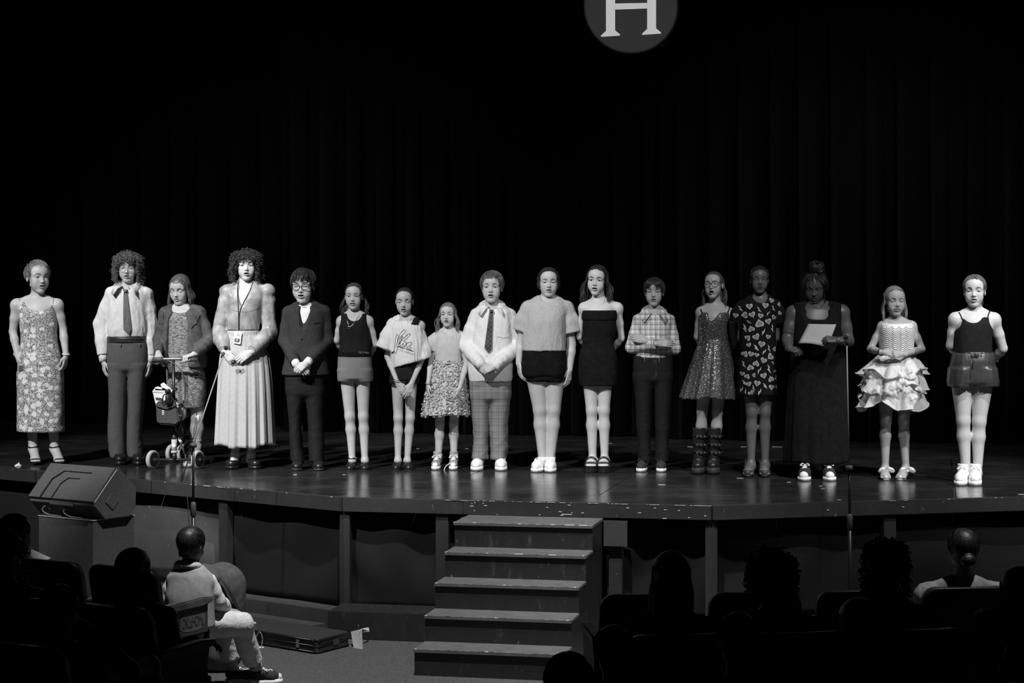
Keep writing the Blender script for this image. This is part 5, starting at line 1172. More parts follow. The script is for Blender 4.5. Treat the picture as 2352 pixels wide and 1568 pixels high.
h0 = (W_[0] + W_[1]) / 2; h0[0] = X(199, 0)[0]; stem0 = X(197, 1400); stem1 = X(190, 795)
MB().tube([h0, stem0], .020, 12).tube([X(197, 1395), X(196, 1240)], .019, 12).out('head_tube', MAT['black_metal'], sc_, True); MB().tube([X(197, 1250), stem1], .013, 12).out('steering_column', MAT['black_metal'], sc_, True)
V, Fs = tubes([np.array([X(197, 1388), X(196, 1312)])], [.0222], 16); o = mkmesh('fork_label', V, Fs, MAT['tyre'], sc_); V, Fs = tubes([np.array([X(197, 1400), X(197, 1386)])], [.027], 16); mkmesh('fork_collar', V, Fs, MAT['tyre'], sc_)
m = MB(); m.lathe([(.016, 0), (.016, .002)], X(196, 1350) + (0, -.022, 0), (0, -1, 0), 16).out('round_badge', MAT['paper'], sc_)
MB().tube([X(62, 800, .02), X(150, 796), X(230, 796), X(345, 800, .03)], .0125, 12).out('handlebar', MAT['steel'], sc_, True)
for a, b_ in (((60, 800, .02), (128, 797, 0)), ((258, 797, .0), (346, 800, .03))): MB().tube([X(*a), X(*b_)], .0185, 12).out('grip', MAT['black_plastic'], sc_, True)
MB().tube([X(130, 812, -.03), X(90, 830, -.05), X(55, 824, -.05)], .007, 8).out('brake_lever', MAT['black_metal'], sc_, True); MB().box(X(150, 815), (.06, .03, .03)).out('lever_clamp', MAT['black_metal'], sc_, bev=.004)
V, Fs = tubes([crom([X(150, 805, -.02), X(215, 840, -.04), X(250, 900, -.05), (X(262, 980, -.05)), X(262, 1080, -.03), X(240, 1180, 0), X(215, 1300, .02)], 24), crom([X(160, 805, -.02), X(235, 860, -.05), X(268, 960, -.03), X(258, 1100, .0), X(225, 1290, .03)], 20)], [.003, .003], 6); mkmesh('brake_cable', V, Fs, MAT['black_plastic'], sc_)
for y in (990, 1060, 1270): MB().box(X(197, y), (.05, .05, .03)).out('column_clamp', MAT['black_metal'], sc_, bev=.006)
MB().tube([X(215, 1290, .02), X(240, 1340, .0), X(262, 1400, .02), X(270, 1420, .1)], .009, 8).tube([X(225, 1380, .0), X(245, 1330, -.02), X(230, 1300, .0)], .007, 8).out('steering_linkage', MAT['steel'], sc_, True)
fr0 = h0 + (0, .06, .09); MB().tube([X(200, 1330, .03), np.array([fr0[0] + .02, D + .2, ZS + .24]), np.array([fr0[0] + .03, D + .62, ZS + .20]), (W_[2] + W_[3]) / 2], .018, 10).tube([np.array([fr0[0] + .02, D + .3, ZS + .22]), np.array([fr0[0] + .02, D + .3, ZS + .40])], .016, 10).out('frame', MAT['black_metal'], sc_, True)
MB().box((fr0[0] + .02, D + .42, ZS + .43), (.15, .36, .07)).out('knee_pad', MAT['black_plastic'], sc_, bev=.02)
bk_ = [(78, 1070), (205, 1050), (232, 1205), (205, 1222), (98, 1215), (84, 1190)]
m = MB(); n = len(bk_); F1 = [X(x, y, -.13) for x, y in bk_]; F2 = [X(x, y, -.02) for x, y in bk_]; m.add(F1 + F2, [tuple(range(n)), tuple(range(2 * n - 1, n - 1, -1))] + [(i, (i + 1) % n, n + (i + 1) % n, n + i) for i in range(n)]); bag = m.out('basket', MAT['bag'], sc_, bev=.012)
V, Fs = tubes([crom([X(120, 1085, -.15), X(128, 1030, -.16), X(160, 1020, -.16), X(182, 1050, -.15), X(170, 1090, -.15)], 16), crom([X(84, 1100, -.14), X(150, 1110, -.15), X(222, 1090, -.13)], 10)], [.005, .004], 6); mkmesh('basket_strap', V, Fs, MAT['hub'], bag)
mt = [(118, 1125), (131, 1125), (131, 1155), (118, 1155)]
for dx, dy, w_, h_ in ((0, 0, 4, 30), (4, 0, 8, 5), (4, 12, 8, 5), (4, 25, 8, 5), (10, 4, 4, 9), (10, 17, 4, 9)): MB().hexa([X(118 + dx + a * w_, 1125 + dy + b_ * h_, -.131 + o_) for o_ in (-.002, 0) for a, b_ in ((0, 0), (1, 0), (1, 1), (0, 1))]).out('basket_letter', MAT['bag_pale'], bag)
MB().lathe([(.020, 0), (.020, .07), (.017, .075), (.017, .095), (.023, .096), (.023, .12), (.019, .124)], X(155, 1090, -.155), (0, 0, 1), 18).out('bottle_cup', MAT['hub'], sc_, True)
bo = empty('book', X(125, 1050, -.09), 'open white paperback stuffed upright in the scooter basket', 'book')
MB().hexa([X(x, y, d) for d in (-.115, -.108) for x, y in ((56, 1000), (182, 1005), (190, 1090), (82, 1105))]).out('front_cover', MAT['paper'], bo)
for pts in (((70, 985), (184, 1000), (182, 1004), (58, 998)), ((72, 978), (92, 972), (184, 1000), (75, 996)), ((108, 958), (128, 945), (188, 998), (120, 992))): MB().hexa([X(x, y, d) for d in (-.107, -.05) for x, y in pts]).out('pages', MAT['paper'], bo)
MB().hexa([X(x, y, d) for d in (-.117, -.115) for x, y in ((75, 1042), (124, 1048), (126, 1066), (80, 1060))]).out('cover_panel', MAT['print_dark'], bo); MB().hexa([X(x, y, d) for d in (-.117, -.115) for x, y in ((62, 1008), (130, 1012), (130, 1014), (62, 1011))]).out('cover_line', MAT['print_dark'], bo)
# 4 --- satin blouse, long skirt
p = Per('person in satin puff-sleeve blouse, long grey skirt and lanyard, dark curly hair', CB, (660, 102, 288), 1.08, .88, foot=1502, yaw=8, pitch=2, skin='skin_pale')
p.fm.update(op=.75, e=.6, brow='hair_dark')
p.frame((652, 305), (548, 362), (788, 362), [(318, 600, 705, .06), (352, 545, 765, .09), (450, 548, 756, .11), (600, 548, 735, .095), (780, 530, 760, .12), (860, 530, 765, .12)])
p.arm('a', (490, 610, .03), (520, 748, -.16), ((.75, -.25, -.75), (-.3, -1, .3), (.6, -.3, .7), 'relax')).arm('b', (812, 620, .03), (690, 752, -.18), ((-.8, -.15, -.5), (.2, -1, .35), (-.5, -.3, .8), 'relax'))
p.leg((600, 850), (596, 1150), (590, 1400)).leg((700, 850), (700, 1150), (692, 1400)); p.build_body()
s0 = p.sleeve(0, (0, .18, .6, 1, 1.45, 1.92), (.060, .066, .058, .058, .062, .034)); s1 = p.sleeve(1, (0, .18, .6, 1, 1.45, 1.92), (.060, .066, .058, .058, .062, .034))
b = p.cloth('blouse', 'satin', [(318, 595, 710, .07), (360, 525, 780, .105), (450, 536, 766, .122), (500, 538, 756, .120), (610, 537, 744, .102)], [s0, s1], shoulders=.012, fold=.006, sx=26, sz=11, k=.012, extra=[('ell', p.sa + (-.012, 0, .022), (.068, .07, .062)), ('ell', p.sb + (.012, 0, .022), (.068, .07, .062))], cuts=[('cone', p.c(650, 318, -.10), p.c(630, 462, -.13), .062, .012, .01, None)])
p.cloth('undershirt', 'white_tee', [(335, 600, 700, .075), (380, 590, 705, .104), (480, 592, 700, .112)], fold=0, cuts=[('ell', p.c(648, 320, -.06), (.055, .12, .032))])
for W, E in ((p.arms[0][2], p.arms[0][1]), (p.arms[1][2], p.arms[1][1])): d = (W - E) / np.linalg.norm(W - E); p.ring('cuff', 'satin', W - d * .015, d, .028, .010, 8)
p.skirt('skirt_waistband', 'linen', [(612, 535, 744, .106), (648, 533, 746, .110)], 30, (.01, .014), nr=6)
p.skirt('skirt', 'linen', [(640, 532, 746, .109), (700, 515, 770, .125), (780, 490, 805, .15), (1000, 476, 826, .19), (1190, 469, 834, .21), (1348, 464, 840, .23)], 15, (.008, .055), nseg=220, hem=.012, seed=3, sharp=.8)
l = [[(612, 300), (616, 380), (622, 470), (624, 560), (622, 605)], [(706, 300), (690, 360), (655, 430), (630, 500), (625, 605)]]
us = [o for o in p.root.children if o.name.startswith('undershirt')][0]; sk = [o for o in p.root.children if o.name.startswith('skirt')]
p.stick('lanyard', 'black_cloth', [b, us, p.body], [[tuple(q[:2]) for q in crom([(x, y, 0) for x, y in k], 16)] for k in l], .0028, p.root, .004)
bd = [(598, 618), (645, 622), (638, 698), (590, 690)]; bg = p.patch('name_badge', 'paper', sk, [bd], .022, p.root); p.patch('badge_photo', 'print_dark', sk, [[(600, 660), (634, 663), (630, 686), (598, 682)]], .024, bg); p.patch('badge_picture', 'paper_grey', sk, [[(610, 664), (622, 665), (620, 680), (608, 679)]], .026, bg)
p.stick('badge_line', 'print_mid', sk, [[(612, 630), (630, 634)], [(612, 640), (634, 644)]], .0012, bg, .024)
p.stick('bust_seam', 'print_mid', b, [[tuple(q[:2]) for q in crom(k, 14)] for k in ([(548, 452, 0), (575, 478, 0), (620, 490, 0)], [(622, 490, 0), (680, 492, 0), (730, 474, 0), (752, 450, 0)])], .0022, b, .0)
p.stick('blouse_button', 'bead', b, [[(626, y), (628, y + 1)] for y in (500, 516, 532, 548, 564, 580, 596)], .004, b, .002)
q = p.c(578, 815, -.26); o = MB().lathe([(.012, -.02), (.016, -.015), (.016, .015), (.012, .02)], q, (1, .2, .3), 12).out('bottle_cap', MAT['hub'], None, True); origin_to(o, q); setp(o, 'small dark object held in the fingers before the long grey skirt', 'trinket')
p.shoe('mary', 0, 'shoe_black', 'shoe_black', toe=560, wide=1.25); p.shoe('mary', 1, 'shoe_black', 'shoe_black', toe=724, wide=1.25)
for i in (0, 1):
    A = p.legs[i][2]; V, Fs = tubes([np.array([A + (0, -.05, -.03), A + (0, -.01, .01), A + (0, 0, .05)])], [[.034, .040, .036]], 14); mkmesh('sock', V, Fs, MAT['sock_white'], p.root)
l, r = p.locks_curly(330, 1.0, 1.26, 1.0, .40, 5.0, seed=4, wide=1.34, turns=1.4); l3 = [crom([(x, -7.5, 19.8), (x * 1.2 + .3, -9.4, 17.6), (x * 1.2 + .8, -9.5, 15.2), (x * 1.2 - .2, -9.3, 13.4)], 9) for x in (-3.6, -2.6, -1.6, -.6, .6, 3.6, 4.6)]
p.hair_out(p.hair_shell(1.0, 8.8, low=4.0, ears=False), l + l3, r + [.4 * np.sin(np.linspace(.6, 2.9, 9)) for _ in l3], 'hair_dark')
# 5 --- suit boy
p = Per('person in a dark suit with open-necked white shirt, black-framed glasses, hands folded', CC, (192, 112, 330), .98, .95, foot=1453, yaw=-6, pitch=6, skin='skin_fair')
p.fm.update(op=.7, e=.35, brow='hair_dark')
p.frame((206, 348), (102, 386), (326, 386), [(356, 150, 262, .06), (392, 105, 322, .09), (550, 108, 318, .10), (700, 100, 325, .10), (830, 90, 325, .10)])
p.arm('a', (72, 585, .02), (148, 745, -.20), ((.75, -.25, -.6), (-.2, -1, .5), (.6, -.2, .8), 'clasp')).arm('b', (352, 590, .02), (218, 735, -.22), ((-.75, -.2, -.55), (.2, -1, .5), (-.6, -.2, .8), 'clasp'))
p.leg((150, 860), (140, 1080), (160, 1370)).leg((265, 860), (275, 1080), (285, 1370)); p.build_body()
V0 = dict(cuts=[('cone', p.c(208, 330, -.115), p.c(192, 502, -.128), .060, .012, .004, None), ('ell', p.c(206, 322, -.06), (.060, .09, .052))])
s0 = p.sleeve(0, (0, .5, 1, 1.5, 1.9), (.062, .058, .056, .048, .042)); s1 = p.sleeve(1, (0, .5, 1, 1.5, 1.9), (.062, .058, .056, .048, .042))
p.cloth('shirt', 'white_shirt', [(348, 140, 270, .075), (400, 110, 315, .105), (560, 112, 312, .108)], fold=.002, cuts=[('ell', p.c(205, 335, -.07), (.032, .1, .04))])
j = p.cloth('suit_jacket', 'suit', [(350, 140, 275, .085), (388, 78, 348, .115), (550, 90, 338, .130), (690, 72, 350, .135), (815, 48, 372, .14)], [s0, s1], shoulders=.016, fold=.004, **V0)
p.patch('lapel', 'suit', j, [[(248, 318), (282, 340), (290, 372), (268, 388), (205, 500), (196, 506), (218, 430)], [(160, 330), (140, 360), (138, 385), (152, 395), (182, 500), (178, 440)]], .008, sub=2); p.collar('white_shirt', 306, 366, r=(.060, .062), out=.016, drop=(.02, .055), splay=.93); p.stick('jacket_button', 'shoe_black', j, [[(193, 572), (194, 574)]], .008, j, .002); p.patch('pocket_welt', 'suit_pants', j, [[(272, 466), (312, 460), (313, 468), (273, 474)]], .004, sub=1)
for i in (0, 1): A, E, W, _ = p.arms[i]; V, Fs = tubes([np.array([E + (W - E) * .86, E + (W - E) * 1.02])], [[.034, .032]], 16); mkmesh('cuff', V, Fs, MAT['white_shirt'], p.root)
p.pants('trousers', 'suit_pants', [(790, 72, 335, .12), (860, 72, 336, .12), (930, 80, 332, .11)], [(900, 76, 206, .10), (1080, 92, 188, .09), (1250, 104, 186, .085), (1385, 106, 212, .095)], [(900, 204, 336, .10), (1080, 218, 330, .09), (1250, 228, 334, .085), (1390, 230, 338, .095)], fold=.004)
p.shoe('oxford', 0, 'shoe_black', toe=145, wide=1.1); p.shoe('oxford', 1, 'shoe_black', toe=298, wide=1.1)
p.hair_out(p.hair_shell(.7, 9.6, low=9.0), *p.locks_short(300, 5.5, .6, .2, .32, seed=6, sweep=-.4, messy=.4, fringe=12, frontz=16.0), 'hair_dark'); p.glasses('frame_black', 2.45, 1.75, .20, 3.0, 11.0)
# 6 --- black tank, grey shorts
p = Per('smiling person in black tank top and grey shorts, long wavy hair, ring pendant', CC, (530, 205, 378), .93, .86, foot=1455, yaw=-3, pitch=2, skin='skin_fair')
p.fm.update(op=.6, e=.75, brow='hair_brown', teeth=True, mw=1.15)
p.frame((532, 402), (448, 444), (628, 444), [(410, 470, 595, .055), (440, 450, 622, .08), (500, 436, 628, .095), (600, 444, 634, .085), (680, 432, 640, .095), (760, 426, 648, .105), (840, 428, 648, .10)])
p.arm('a', (418, 585, .05), (470, 690, .18), (*BACK_A, 'clasp')).arm('b', (672, 610, .05), (630, 700, .17), (*BACK_B, 'clasp'))
p.leg((485, 790), (504, 1090), (520, 1365), r=(.95, 1, .95)).leg((590, 790), (594, 1090), (604, 1365), r=(.95, 1, .95)); p.build_body()
b = p.cloth('tank_top', 'black_jersey', [(404, 446, 614, .075), (440, 440, 626, .092), (500, 430, 634, .108), (600, 437, 641, .098), (672, 429, 644, .104)], fold=.002, cuts=[('ell', p.c(532, 396, -.08), (.065, .16, .072)), ('ell', p.c(422, 440, .0), (.026, .2, .07)), ('ell', p.c(638, 440, .0), (.024, .2, .07))])
p.pants('shorts', 'grey_shorts', [(672, 428, 645, .108), (760, 421, 653, .120), (838, 424, 656, .115)], [(780, 422, 540, .105), (856, 424, 536, .10)], [(780, 536, 656, .105), (856, 538, 658, .10)], fold=.002, tap=.012)
p.cloth('waistband', 'black_cloth', [(662, 426, 646, .113), (694, 424, 649, .120)], fold=0); wb = [o for o in p.root.children if o.name.startswith('waistband')][0]
p.text('waistband_lettering', 'print_pale', wb, 'NIKE PRO', 604, 664, 15, .10, .2, .003, sx=.72)
p.necklace([(492, 450), (500, 475), (507, 492), (530, 478), (570, 418)], .0014, over=[b]); c = p.front(p.bvh(b), *p.c(506, 497)[[0, 2]], .006); p.ring('pendant', 'steel', c, (0, 1, .1), .0085, .003)
p.shoe('jazz', 0, 'shoe_black', toe=498); p.shoe('jazz', 1, 'shoe_black', toe=600); p.ring('anklet', 'steel', p.legs[0][2] + (0, 0, .025), (0, 0, 1), .037, .005)
l, r = p.locks_long(150, -5.5, 3.2, 1.0, 1.5, 14, r=.44, seed=7, zj=2.0, top=21.6); p.hair_out(p.hair_shell(.35, 10.6, low=3.0, back=.5), l, r, 'hair_brown')
# 7 --- cropped white tee
p = Per('person in a loose cropped white tee with script lettering over black shorts', CC, (868, 236, 412), .89, .80, foot=1453, yaw=-3, pitch=8, skin='skin_fair')
p.fm.update(op=.7, e=.15, brow='hair_dark')
p.frame((880, 432), (800, 478), (974, 474), [(440, 830, 935, .055), (480, 796, 985, .08), (560, 800, 962, .095), (680, 806, 946, .085), (780, 792, 944, .095), (860, 780, 952, .10)])
p.arm('a', (752, 690, .02), (822, 868, -.16), ((.45, -.15, -.85), (-.4, -1, .2), (.8, -.3, .5), 'relax')).arm('b', (980, 720, .02), (916, 872, -.16), ((-.3, -.15, -.9), (.4, -1, .2), (-.8, -.3, .5), 'relax'))
p.leg((822, 800), (826, 1100), (824, 1365), r=(.95, 1, .95)).leg((910, 800), (906, 1100), (886, 1365), r=(.95, 1, .95)); p.build_body()
lt = p.cloth('leotard', 'black_jersey', [(430, 830, 975, .075), (500, 795, 968, .103), (700, 800, 952, .098), (800, 788, 948, .10)], fold=.0, cuts=[('ell', p.c(870, 420, -.07), (.070, .2, .09)), ('ell', p.c(992, 470, 0), (.028, .2, .09))])
p.pants('shorts', 'black_jersey', [(735, 790, 942, .10), (800, 778, 950, .108), (845, 770, 962, .108)], [(800, 772, 868, .10), (874, 764, 862, .098)], [(800, 864, 962, .10), (872, 868, 970, .098)], fold=.002, tap=.012)
s0 = ([p.sa + (0, 0, .005), p.c(768, 560, .0), p.c(736, 645, -.01)], [.062, .075, .078]); s1 = ([p.c(968, 545, .01), p.c(990, 650, -.01), p.c(993, 778, -.04)], [.05, .062, .062])
b = p.cloth('cropped_tee', 'white_tee', [(452, 800, 930, .085), (500, 772, 985, .115), (600, 770, 1005, .128), (740, 782, 985, .135), (800, 800, 985, .13)], [s0, s1], shoulders=0, fold=.006, sx=30, sz=5, extra=[('cone', p.sa + (0, 0, .01), p.nb + (-.045, 0, -.015), .058 * .9, .046, .02)],
    cuts=[('ell', p.c(885, 405, -.02), (.052, .12, .062)), ('cone', p.c(905, 425, -.2), p.c(1060, 500, -.2), .03, .05, .0, (np.array([0, 1., 0]), .15))], planes=[(p.c(850, 752), (.30, 0, -1)), (p.c(960, 470), (.42, 0, 1))])
for cx_, cy_, d in ((0, 0, 0),):
    L_ = lambda pts: [tuple(q[:2]) for q in crom([(630 + 290 - 48 + (x / 15.68) * 2.9028 - 174 + 0, (y / 15.68) * 2.9028, 0) for x, y in pts], 26)]
TX = lambda x, y: ((870 + x / 15.677 - 630) * 2.9028, (750 + y / 15.68 - 580) * 2.9028)
def loop(pts, n=30): return [tuple(q[:2]) for q in crom([(*TX(*q), 0) for q in pts], n)]
script = [loop([(640, 960), (600, 930), (590, 800), (620, 560), (650, 320), (690, 270), (735, 310), (720, 420), (690, 560), (665, 740)]), loop([(640, 960), (680, 860), (720, 690), (790, 560), (850, 450)]), loop([(670, 650), (740, 420), (800, 240), (930, 105), (985, 140), (940, 220), (800, 370), (770, 420)]),
    loop([(740, 620), (800, 430), (850, 410), (830, 500), (760, 600)]), loop([(870, 310), (905, 350), (870, 390), (835, 355), (870, 310)], 12), loop([(800, 640), (790, 600), (860, 470), (960, 370), (1110, 240), (1165, 270), (1080, 370), (930, 510), (1010, 540), (1005, 620), (930, 680), (850, 670), (800, 640)], 46), loop([(960, 740), (960, 700), (1040, 640), (1030, 600), (1110, 555), (1220, 580), (1200, 630), (1120, 660), (1120, 690), (1190, 720), (1170, 760), (1010, 775), (960, 740)], 40)]
p.stick('script_outline', 'print_dark', b, script, .0019, b, .001)
p.patch('lettering_bar', 'print_dark', b, [[TX(*q) for q in ((475, 915), (575, 855), (580, 900), (485, 980))], [TX(*q) for q in ((725, 680), (790, 680), (900, 730), (940, 745), (940, 775), (860, 755), (790, 720), (725, 715))], [TX(*q) for q in ((1020, 790), (1180, 805), (1280, 860), (1285, 882), (1170, 840), (1030, 800))], [TX(*q) for q in ((860, 610), (940, 575), (930, 600), (870, 630))], [TX(*q) for q in ((1020, 720), (1100, 700), (1100, 715), (1030, 732))]], .004)
for i, ch in enumerate('STAINMENT'): p.text('tee_letter', 'print_dark', b, ch, *TX(725 + i * 71, 805 + i * 17 + i * i * .8), 10.5, -.22 - .01 * i, .25, .004, sx=.8)
p.necklace([(840, 425), (858, 460), (876, 484), (900, 462), (918, 436)], .0012, over=[lt])
for dz in (0, .010): p.ring('bracelet', 'steel' if dz else 'bag_pale', p.arms[0][2] + (-.004, 0, .012 + dz), (.3, 0, 1), .027, .003)
p.shoe('jazz', 0, 'shoe_black', toe=808); p.shoe('jazz', 1, 'shoe_black', toe=896)
p.hair_out(p.hair_shell(.15, 10.4, low=7.5, extra=[('ell', (0, 10.5, 15), (3.0, 2.6, 3.0))]), [], [], 'hair_dark')
# 8 --- small girl, petal skirt
p = Per('small person in pale dress with a petalled skirt, long wavy hair, untied sneaker lace', CD, (228, 336, 492), .80, .88, foot=1450, yaw=-8, pitch=1, skin='skin_pale')
p.fm.update(op=.6, e=.5, brow='hair_mid')
p.frame((236, 512), (150, 556), (318, 552), [(522, 185, 285, .05), (560, 155, 318, .075), (640, 152, 318, .088), (720, 152, 318, .085), (800, 142, 330, .095), (900, 142, 330, .095)])
p.arm('a', (116, 720, .0), (96, 880, -.12), ((.0, -.2, -1), (-1, -.4, 0), (.4, -1, 0), 'relax'), hl=.15).arm('b', (352, 735, -.04), (308, 900, -.23), ((-.25, -.3, -1), (.8, -.7, 0), (-.5, -1, 0), 'relax'), hl=.15)
p.leg((190, 900), (175, 1140), (163, 1330), r=(.95, 1, 1)).leg((285, 900), (268, 1140), (268, 1345), r=(.95, 1, 1)); p.build_body()
s0 = ([p.sa, p.c(118, 600, .01), p.c(112, 655, .01)], [.046, .052, .046]); s1 = ([p.sb, p.c(338, 600, .01), p.c(345, 650, .01)], [.044, .048, .044])
b = p.cloth('dress_bodice', 'pale_jersey', [(528, 170, 300, .075), (565, 146, 325, .09), (640, 143, 326, .10), (728, 142, 325, .096)], [s0, s1], shoulders=.008, fold=.002, cuts=[('ell', p.c(236, 512, -.05), (.048, .12, .042))])
k = p.skirt('dress_skirt', 'tulle_lining', [(722, 142, 326, .097), (800, 122, 350, .14), (900, 95, 366, .17), (1000, 75, 376, .19), (1075, 62, 378, .20)], 11, (.01, .05), hem=.008, seed=6)
me = k.data; g_r = np.random.default_rng(4); V = []; Fs = []; vn = [(v.co + Vector(wloc(k)), v.normal) for v in me.vertices[:len(me.vertices) // 2]]
for i in g_r.choice(len(vn), 1500, replace=False):
    c, n = np.array(vn[i][0]), np.array(vn[i][1]); n = n if n @ (c - np.array((k.parent.location.x, p.D0, c[2]))) > 0 else -n; a = np.cross(n, g_r.normal(size=3)); a /= np.linalg.norm(a); bb = np.cross(n, a); r = g_r.uniform(.007, .015); b0 = len(V)
    for t in range(5): th = t * 2 * math.pi / 5 + g_r.uniform(-.3, .3); V.append(c + n * (.002 + g_r.uniform(0, .016)) + (a * math.cos(th) + bb * math.sin(th)) * r * g_r.uniform(.7, 1.2))
    V.append(c + n * .004); Fs += [(b0 + t, b0 + (t + 1) % 5, b0 + 5) for t in range(5)]
o = mkmesh('cloth_petals', V, Fs, MAT['petal'], k, smooth=False); o['kind'] = 'stuff'
for i in range(2): p.ring('sleeve_band', 'bead', (s0, s1)[i][0][2] + (0, 0, -.002), (.15 if i == 0 else -.1, 0, 1), .043, .003)
p.ring('bracelet', 'steel', p.arms[0][2] + (0, 0, .008), (.1, 0, 1), .023, .0035)
l, r = p.locks_long(130, -10, 2.0, 1.3, 2.2, -18, r=.42, seed=8, zj=3.5, fwd=-.6); p.hair_out(p.hair_shell(.4, 10.2, low=1.0, ears=False), l, r, 'hair_light')
for i, tx in ((0, 140), (1, 262)):
    so = p.shoe('hightop', i, 'shoe_grey', 'sole_white', toe=tx); A = p.legs[i][2]; V, Fs = tubes([np.array([A + (0, .005, .02), A + (0, .002, .062)])], [[.036, .034]], 14); mkmesh('sock', V, Fs, MAT['sock_grey'], p.root)
    if i == 1: c = crom([A + (-.02, -.13, -.0), A + (-.06, -.12, -.03), A + (-.075, -.12, -.07), A + (-.05, -.14, -.072), A + (-.03, -.15, -.068)], 18); V, Fs = tubes([c], [.0035], 6); mkmesh('loose_lace', V, Fs, MAT['lace_white'], so)
# 9 --- white shirt, plaid tie, checked trousers
p = Per('person in loose white shirt, dark plaid tie and checked trousers, hands folded', CD, (522, 132, 332), .98, 1.08, foot=1453, yaw=-6, pitch=0, skin='skin_fair')
p.fm.update(op=.6, e=.6, brow='hair_brown', jw=1.1)
p.frame((524, 348), (428, 412), (630, 412), [(362, 450, 600, .07), (400, 425, 640, .10), (520, 410, 650, .125), (700, 395, 655, .13), (860, 390, 655, .125)])
p.arm('a', (352, 615, .02), (450, 748, -.23), ((.8, -.2, -.5), (-.2, -1, .4), (.5, -.2, .8), 'clasp')).arm('b', (690, 620, .02), (540, 760, -.25), ((-.8, -.15, -.25), (.1, -1, .5), (-.3, -.2, .9), 'clasp'))
p.leg((450, 900), (445, 1110), (440, 1370)).leg((580, 900), (568, 1110), (578, 1370)); p.build_body()
s0 = p.sleeve(0, (0, .5, 1, 1.45, 1.9), (.070, .070, .074, .060, .044)); s1 = p.sleeve(1, (0, .5, 1, 1.45, 1.9), (.070, .070, .074, .060, .044))
b = p.cloth('shirt', 'white_shirt', [(352, 440, 608, .085), (392, 405, 658, .115), (500, 398, 656, .14), (700, 366, 668, .155), (790, 360, 668, .155), (858, 372, 660, .15)], [s0, s1], shoulders=.016, fold=.006, sx=18, sz=9, cuts=[('ell', p.c(522, 338, -.06), (.05, .1, .05))])
p.collar('white_shirt', 314, 370); p.patch('tie', 'plaid_tie', b, [[(508, 382), (530, 382), (522, 640), (498, 662), (474, 632)]], .018, sub=3); p.patch('tie_knot', 'plaid_tie', b, [[(506, 366), (535, 366), (530, 392), (512, 392)]], .036, sub=1)
p.patch('breast_pocket', 'white_shirt', b, [[(556, 460), (640, 462), (638, 560), (600, 566), (556, 556)]], .005, sub=2); p.stick('shirt_button', 'eye_white', b, [[(490, y), (491, y + 1)] for y in (682,)], .005, b, .001)
for i in (0, 1): A, E, W, _ = p.arms[i]; V, Fs = tubes([np.array([E + (W - E) * .80, E + (W - E) * 1.03])], [[.042, .037]], 16); mkmesh('cuff', V, Fs, MAT['white_shirt'], p.root)
p.pants('checked_trousers', 'plaid_pants', [(840, 368, 655, .135), (900, 368, 652, .135), (960, 372, 648, .125)], [(930, 372, 508, .115), (1100, 388, 504, .10), (1250, 398, 498, .095), (1375, 380, 500, .10)], [(930, 506, 650, .115), (1100, 504, 634, .10), (1250, 506, 628, .095), (1378, 512, 626, .10)], fold=.005, sx=14, sz=24)
p.shoe('sneaker', 0, 'shoe_white', 'sole_white', toe=412, wide=1.15); p.shoe('sneaker', 1, 'shoe_white', 'sole_white', toe=585, wide=1.15)
p.hair_out(p.hair_shell(.5, 9.8, low=7.5), *p.locks_short(330, 4.8, 1.3, -.1, .34, seed=9, sweep=.5, messy=.9, fringe=0, frontz=17.2), 'hair_mid')
# 10 --- grey tee, dark shorts
p = Per('person in a boxy heather grey tee and dark shorts, white sneakers, curly hair tied back', CE, (232, 102, 292), 1.02, 1.16, foot=1462, yaw=1, pitch=3, skin='skin_fair')
p.nk = 1.1; p.fm.update(op=.45, e=.4, brow='hair_brown', jw=1.18)
p.frame((228, 302), (104, 362), (346, 362), [(318, 160, 296, .065), (355, 105, 345, .095), (480, 92, 340, .125), (640, 88, 335, .125), (760, 74, 338, .13), (850, 84, 338, .12)])
p.arm('a', (48, 600, .05), (34, 738, .0), ((.1, -.2, -1), (-1, -.4, 0), (.2, -1, 0), 'relax')).arm('b', (384, 610, .03), (372, 782, -.02), ((-.12, -.12, -1), (.8, -.7, 0), (-.4, -1, 0), 'relax'))
p.leg((148, 800), (174, 1045), (192, 1330), r=(.88, .90, .88)).leg((272, 800), (266, 1045), (246, 1330), r=(.88, .90, .88)); p.build_body()
s0 = ([p.sa, p.c(72, 450, .02), p.c(52, 520, .03)], [.066, .074, .070]); s1 = ([p.sb, p.c(372, 450, .01), p.c(388, 535, .01)], [.066, .074, .072])
b = p.cloth('grey_tee', 'heather', [(312, 150, 306, .08), (350, 88, 362, .112), (480, 72, 350, .15), (600, 58, 350, .152), (655, 57, 350, .15)], [s0, s1], shoulders=.014, fold=.005, sx=22, sz=7, cuts=[('ell', p.c(230, 290, -.05), (.062, .13, .052))])
p.pants('shorts_lining', 'black_cloth', [(760, 72, 342, .125), (846, 80, 336, .118)], [(770, 80, 210, .115), (858, 88, 208, .11)], [(770, 206, 340, .115), (862, 210, 332, .11)], fold=.001, tap=.01)
p.pants('shorts', 'black_cloth', [(648, 58, 346, .135), (720, 54, 348, .145), (770, 52, 348, .142), (815, 58, 342, .136)], [(740, 52, 212, .135), (800, 56, 208, .132), (828, 64, 205, .128)], [(740, 204, 348, .135), (800, 206, 344, .132), (832, 210, 330, .128)], fold=.003, tap=.01)
p.shoe('sneaker', 0, 'shoe_white', 'sole_white', toe=140, wide=1.08); p.shoe('sneaker', 1, 'shoe_white', 'sole_white', toe=244, wide=1.08)
for i in (0, 1): A = p.legs[i][2]; V, Fs = tubes([np.array([A + (0, .0, .0), A + (0, 0, .032)])], [[.040, .039]], 14); mkmesh('sock', V, Fs, MAT['sock_white'], p.root)
